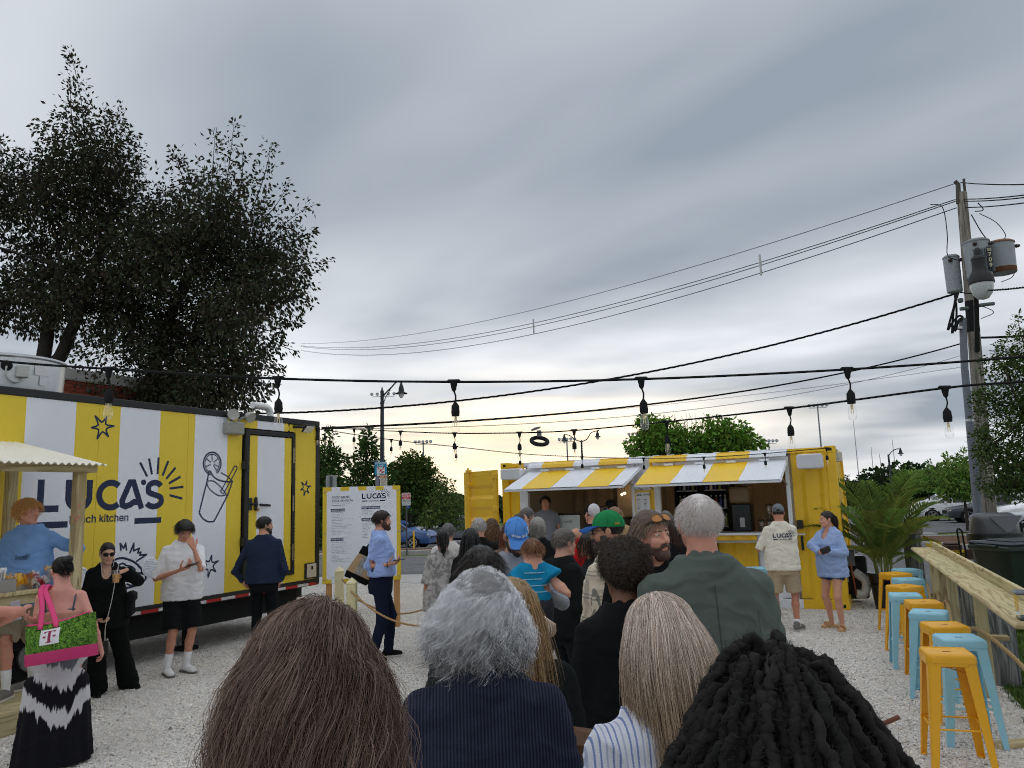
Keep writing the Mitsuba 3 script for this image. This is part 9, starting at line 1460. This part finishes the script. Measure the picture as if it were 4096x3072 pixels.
c = person('person in a blue and white striped shirt, seen from behind in the foreground',.345,1.93,10,1.69,'f',1.05,head=(12,6,0),skin=(206,150,130),top=dict(col=(200,204,214),loose=.03,boxy=.6,bsdf='striped_cotton',uvf=XY,amp=.010,res=.010,arm=1.1),bottom=TR((44,46,54)),shoes=SNK,hair=None,face=False,hands=False,seed=43,res=.85)
def hair_mesh(c,lists,bs,base=None,th=.008,zm=ZMIN,cones=()):
 V,F,C,N = [],[],[],0
 if base is not None:
  Fh = Field((ticks(-.16,.16,.006),ticks(-.2,.16,.006),ticks(-.30,.19,.006))); Fh.ell((0,-.012,.036),(.0735 + th,.0945 + th,.0805 + th),.01); Fh.cut(lambda X_,Y_,Z_: np.interp(Y_,*zm) - Z_ + 0 * X_)
  for a,b,r0,r1 in cones: Fh.cone(a,b,r0,r1,.03)
  v,f = Fh.mesh(); lists = [(v,f,np.repeat(lin(*base)[None],len(v),0))] + lists
 for v,f,q in lists: V.append(v); F.append(f + N); C.append(q); N += len(v)
 v = (np.vstack(V) * c['hs']) @ c['HR'].T + c['hp']((0,0,0)); put('hair',trimesh.Trimesh(c['W'](v),np.vstack(F),process=False),bs,col=np.vstack(C),smooth=True,parent=c['t'])
hair_mesh(c,straight(np.random.default_rng(431)),'grey_blond_hair',(120,108,98),.003,([-0.13,-0.06,-0.02,0.02,0.05,0.075,0.13],[-0.085,-0.075,-0.05,-.04,.0,.055,.08]),cones=[((0,-.06,0),(0,-.075,-.24),.055,.06)]); glasses(c,(34,30,30),(50,46,46),size=1.1)
def wavy(r):
 zm = ([-0.13,-0.06,-0.02,0.02,0.05,0.075,0.13],[-0.085,-0.075,-0.05,-.04,.0,.055,.08]); p,nn = scalp(30000,r,zm); cr = np.linalg.norm((p - [-.030,-.080,.085]) / [.018,.03,.032],axis=1); keep = (cr > 1) | (r.random(len(p)) < .35 + .3 * cr); p,nn = p[keep],nn[keep]; n = len(p); rad = (r.random((n,1)) ** 1.2) * .011
 def inner(q):
  k = np.interp(q[:,2],[-.42,-.34,-.27,-.20,-.12,-.02],[.27,.225,.14,.093,.078,.074])[:,None]; xy = q[:,:2] - [0,-.03]; l = np.linalg.norm(xy * [1,1.25],axis=1,keepdims=True); xy = np.where((q[:,2:] < -.02) & (l < k + rad),xy / np.maximum(l,1e-6) * (k + rad),xy); return np.column_stack([xy + [0,-.03],q[:,2]])
 fl = lambda q: np.stack([(q[:,0] + .015) * 7 * (q[:,2] > .03),np.where(q[:,2] > .05,-.35 + (q[:,1]) * 2,-.10),-1 + 0 * q[:,0]],1)
 P = grow(p + nn * rad,nn,r.uniform(.30,.54,n),22,fl,r,lift=.12,grav=.4,rad=rad,jitter=.035,curl=.012,wave=.15,clump=1,inner=inner); P = clumped(P,620,r,.58,.9); t_ = np.linspace(0,1,P.shape[1])[None,:,None] ** 1.3; P = P + t_ * .030 * (np.stack([meshkit.fbm(P * 13 + 9 * i,2,60 + i) for i in range(3)],-1) - .5) * 2
 fly = P[r.random(n) < .02]; fl2 = fly + np.linspace(0,1,fly.shape[1])[None,:,None] ** 1.5 * r.normal(size=(len(fly),1,3)) * [.06,.04,.03]
 bn_ = np.clip((meshkit.fbm(p * 38,2,4)[:,None] - .30) * 1.8,0,1); return [ribbons(P,.0008,strand_cols(n,(60,45,40),r,.22,(150,122,106),bn_ * .75 + .25 * r.random((n,1)) ** 2),r,.6),ribbons(fl2,.0006,strand_cols(len(fly),(120,92,76),r,.3),r)]
c = person('person nearest at the left of centre, only the back of the head in frame',-.305,1.15,-4,1.80,'f',1.1,head=(0,10,0),skin=(206,154,134),top=dict(col=(52,44,46),loose=.03),bottom=TR((44,46,54)),shoes=SNK,hair=None,face=False,hands=False,seed=44,res=.9)
hair_mesh(c,wavy(np.random.default_rng(441)),'hair',(48,34,30),.001,([-0.13,-0.06,-0.02,0.02,0.05,0.075,0.13],[-0.085,-0.075,-0.05,-.04,.0,.055,.08]),cones=[((0,-.05,0),(0,-.06,-.26),.06,.09)])
def locs(c,r):
 n = 190; p,nn = scalp(n * 3,r,([-0.13,-0.06,-0.02,0.02,0.05,0.075,0.13],[-0.08,-0.07,-0.03,.0,.03,.06,.08])); ok = [0]
 for i in range(1,len(p)):
  if np.min(np.linalg.norm(p[ok] - p[i],axis=1)) > .0125: ok.append(i)
 p,nn = p[ok],nn[ok]; n = len(p); rad = .012 + r.random((n,1)) * .026
 fl = lambda q: np.stack([q[:,0] * 7,np.where(q[:,2] > .05,(q[:,1] + .01) * 6,-.05),-1 + 0 * q[:,0]],1)
 P = grow(p,nn,r.uniform(.18,.27,n),16,fl,r,lift=.55,grav=.55,rad=rad,jitter=.07,curl=.003,wave=.06); hd = c['hp']((0,0,0)); tw = lambda q: c['W']((np.asarray(q) * c['hs']) @ c['HR'].T + hd); V,F,C,N = [],[],[],0
 for i in range(n):
  L_ = spline(P[i],3); L_ = L_ + .0012 * r.normal(size=L_.shape); m = tube(L_,.0074 * r.uniform(.8,1.2) * (1 + .10 * r.normal(size=len(L_))).clip(.6,1.5),11); mv = np.asarray(m.vertices); v = mv + vnormals(mv,m.faces) * (.0060 * (meshkit.fbm(mv * 300,3,i) - .5))[:,None]; cc = lin(27,24,25) * r.uniform(.6,1.5); V.append(v); F.append(m.faces + N); C.append(np.repeat(cc[None],len(v),0)); N += len(v)
  f = r.integers(0,len(L_) - 3,220); d = r.normal(size=(220,3)); d /= np.linalg.norm(d,axis=1,keepdims=True); q = L_[f]; S = np.stack([q + d * .007,q + d * .012 + .003 * r.normal(size=(220,3)),q + d * .0125 + .007 * r.normal(size=(220,3))],1); v,g,c3 = ribbons(S,.0008,strand_cols(220,(46,41,40),r),r); V.append(v); F.append(g + N); C.append(c3); N += len(v)
 put('hair',trimesh.Trimesh(tw(np.vstack(V)),np.vstack(F),process=False),'matte',col=np.vstack(C),smooth=True,parent=c['t'],label='black dreadlocks')
 left = [i for i in range(n) if P[i,-1,0] < -.06 and P[i,-1,1] < .03]
 for j,i in enumerate(left[:9]):
  s0 = (8,11,13,12,9,14,13,10,12)[j]; a,b = P[i,s0],P[i,min(16,s0 + 2)]
  if j % 3 == 0:
   for k in range(4): q = a + (b - a) * k * .3; d = nrm(b - a); x_ = nrm(np.cross(d,[0,0.3,1])); y_ = np.cross(d,x_); ring = np.array([q + .0105 * (math.cos(t_) * x_ + math.sin(t_) * y_) + d * .001 * t_ for t_ in np.linspace(0,6.283,15)]); put('hair_cuff',tube(tw(ring),.0016,5),'metal',col=lin(200,170,90),smooth=True,parent=c['t'])
  else: put('bleached_tip',tube(tw(np.array([P[i,13],P[i,14],P[i,15],P[i,16]])),np.array([.0095,.0108,.0108,.006]),8),'matte',col=lin(120,96,60) * r.uniform(.5,1.1),smooth=True,parent=c['t'])
c = person('person nearest at the right of centre, head with many hanging locks',.368,1.16,-2,1.70,'f',1.05,head=(0,8,0),skin=(110,74,58),top=dict(col=(40,40,44)),bottom=TR((44,46,54)),shoes=SNK,hair=dict(kind='short',col=(20,18,20),thick=.006,n=0,base=.8,rough=.004),face=False,hands=False,seed=45,res=.9); locs(c,np.random.default_rng(451))
t = thing('hair_stick','thin wooden stick poking out beside the hanging locks','hair stick'); put('stick',tube([c['hp']((.10,-.02,.0)) + v3(.385,1.16,0),c['hp']((.165,-.03,.025)) + v3(.385,1.16,0)],.0035,6),'matte',col=lin(120,76,60),parent=t)
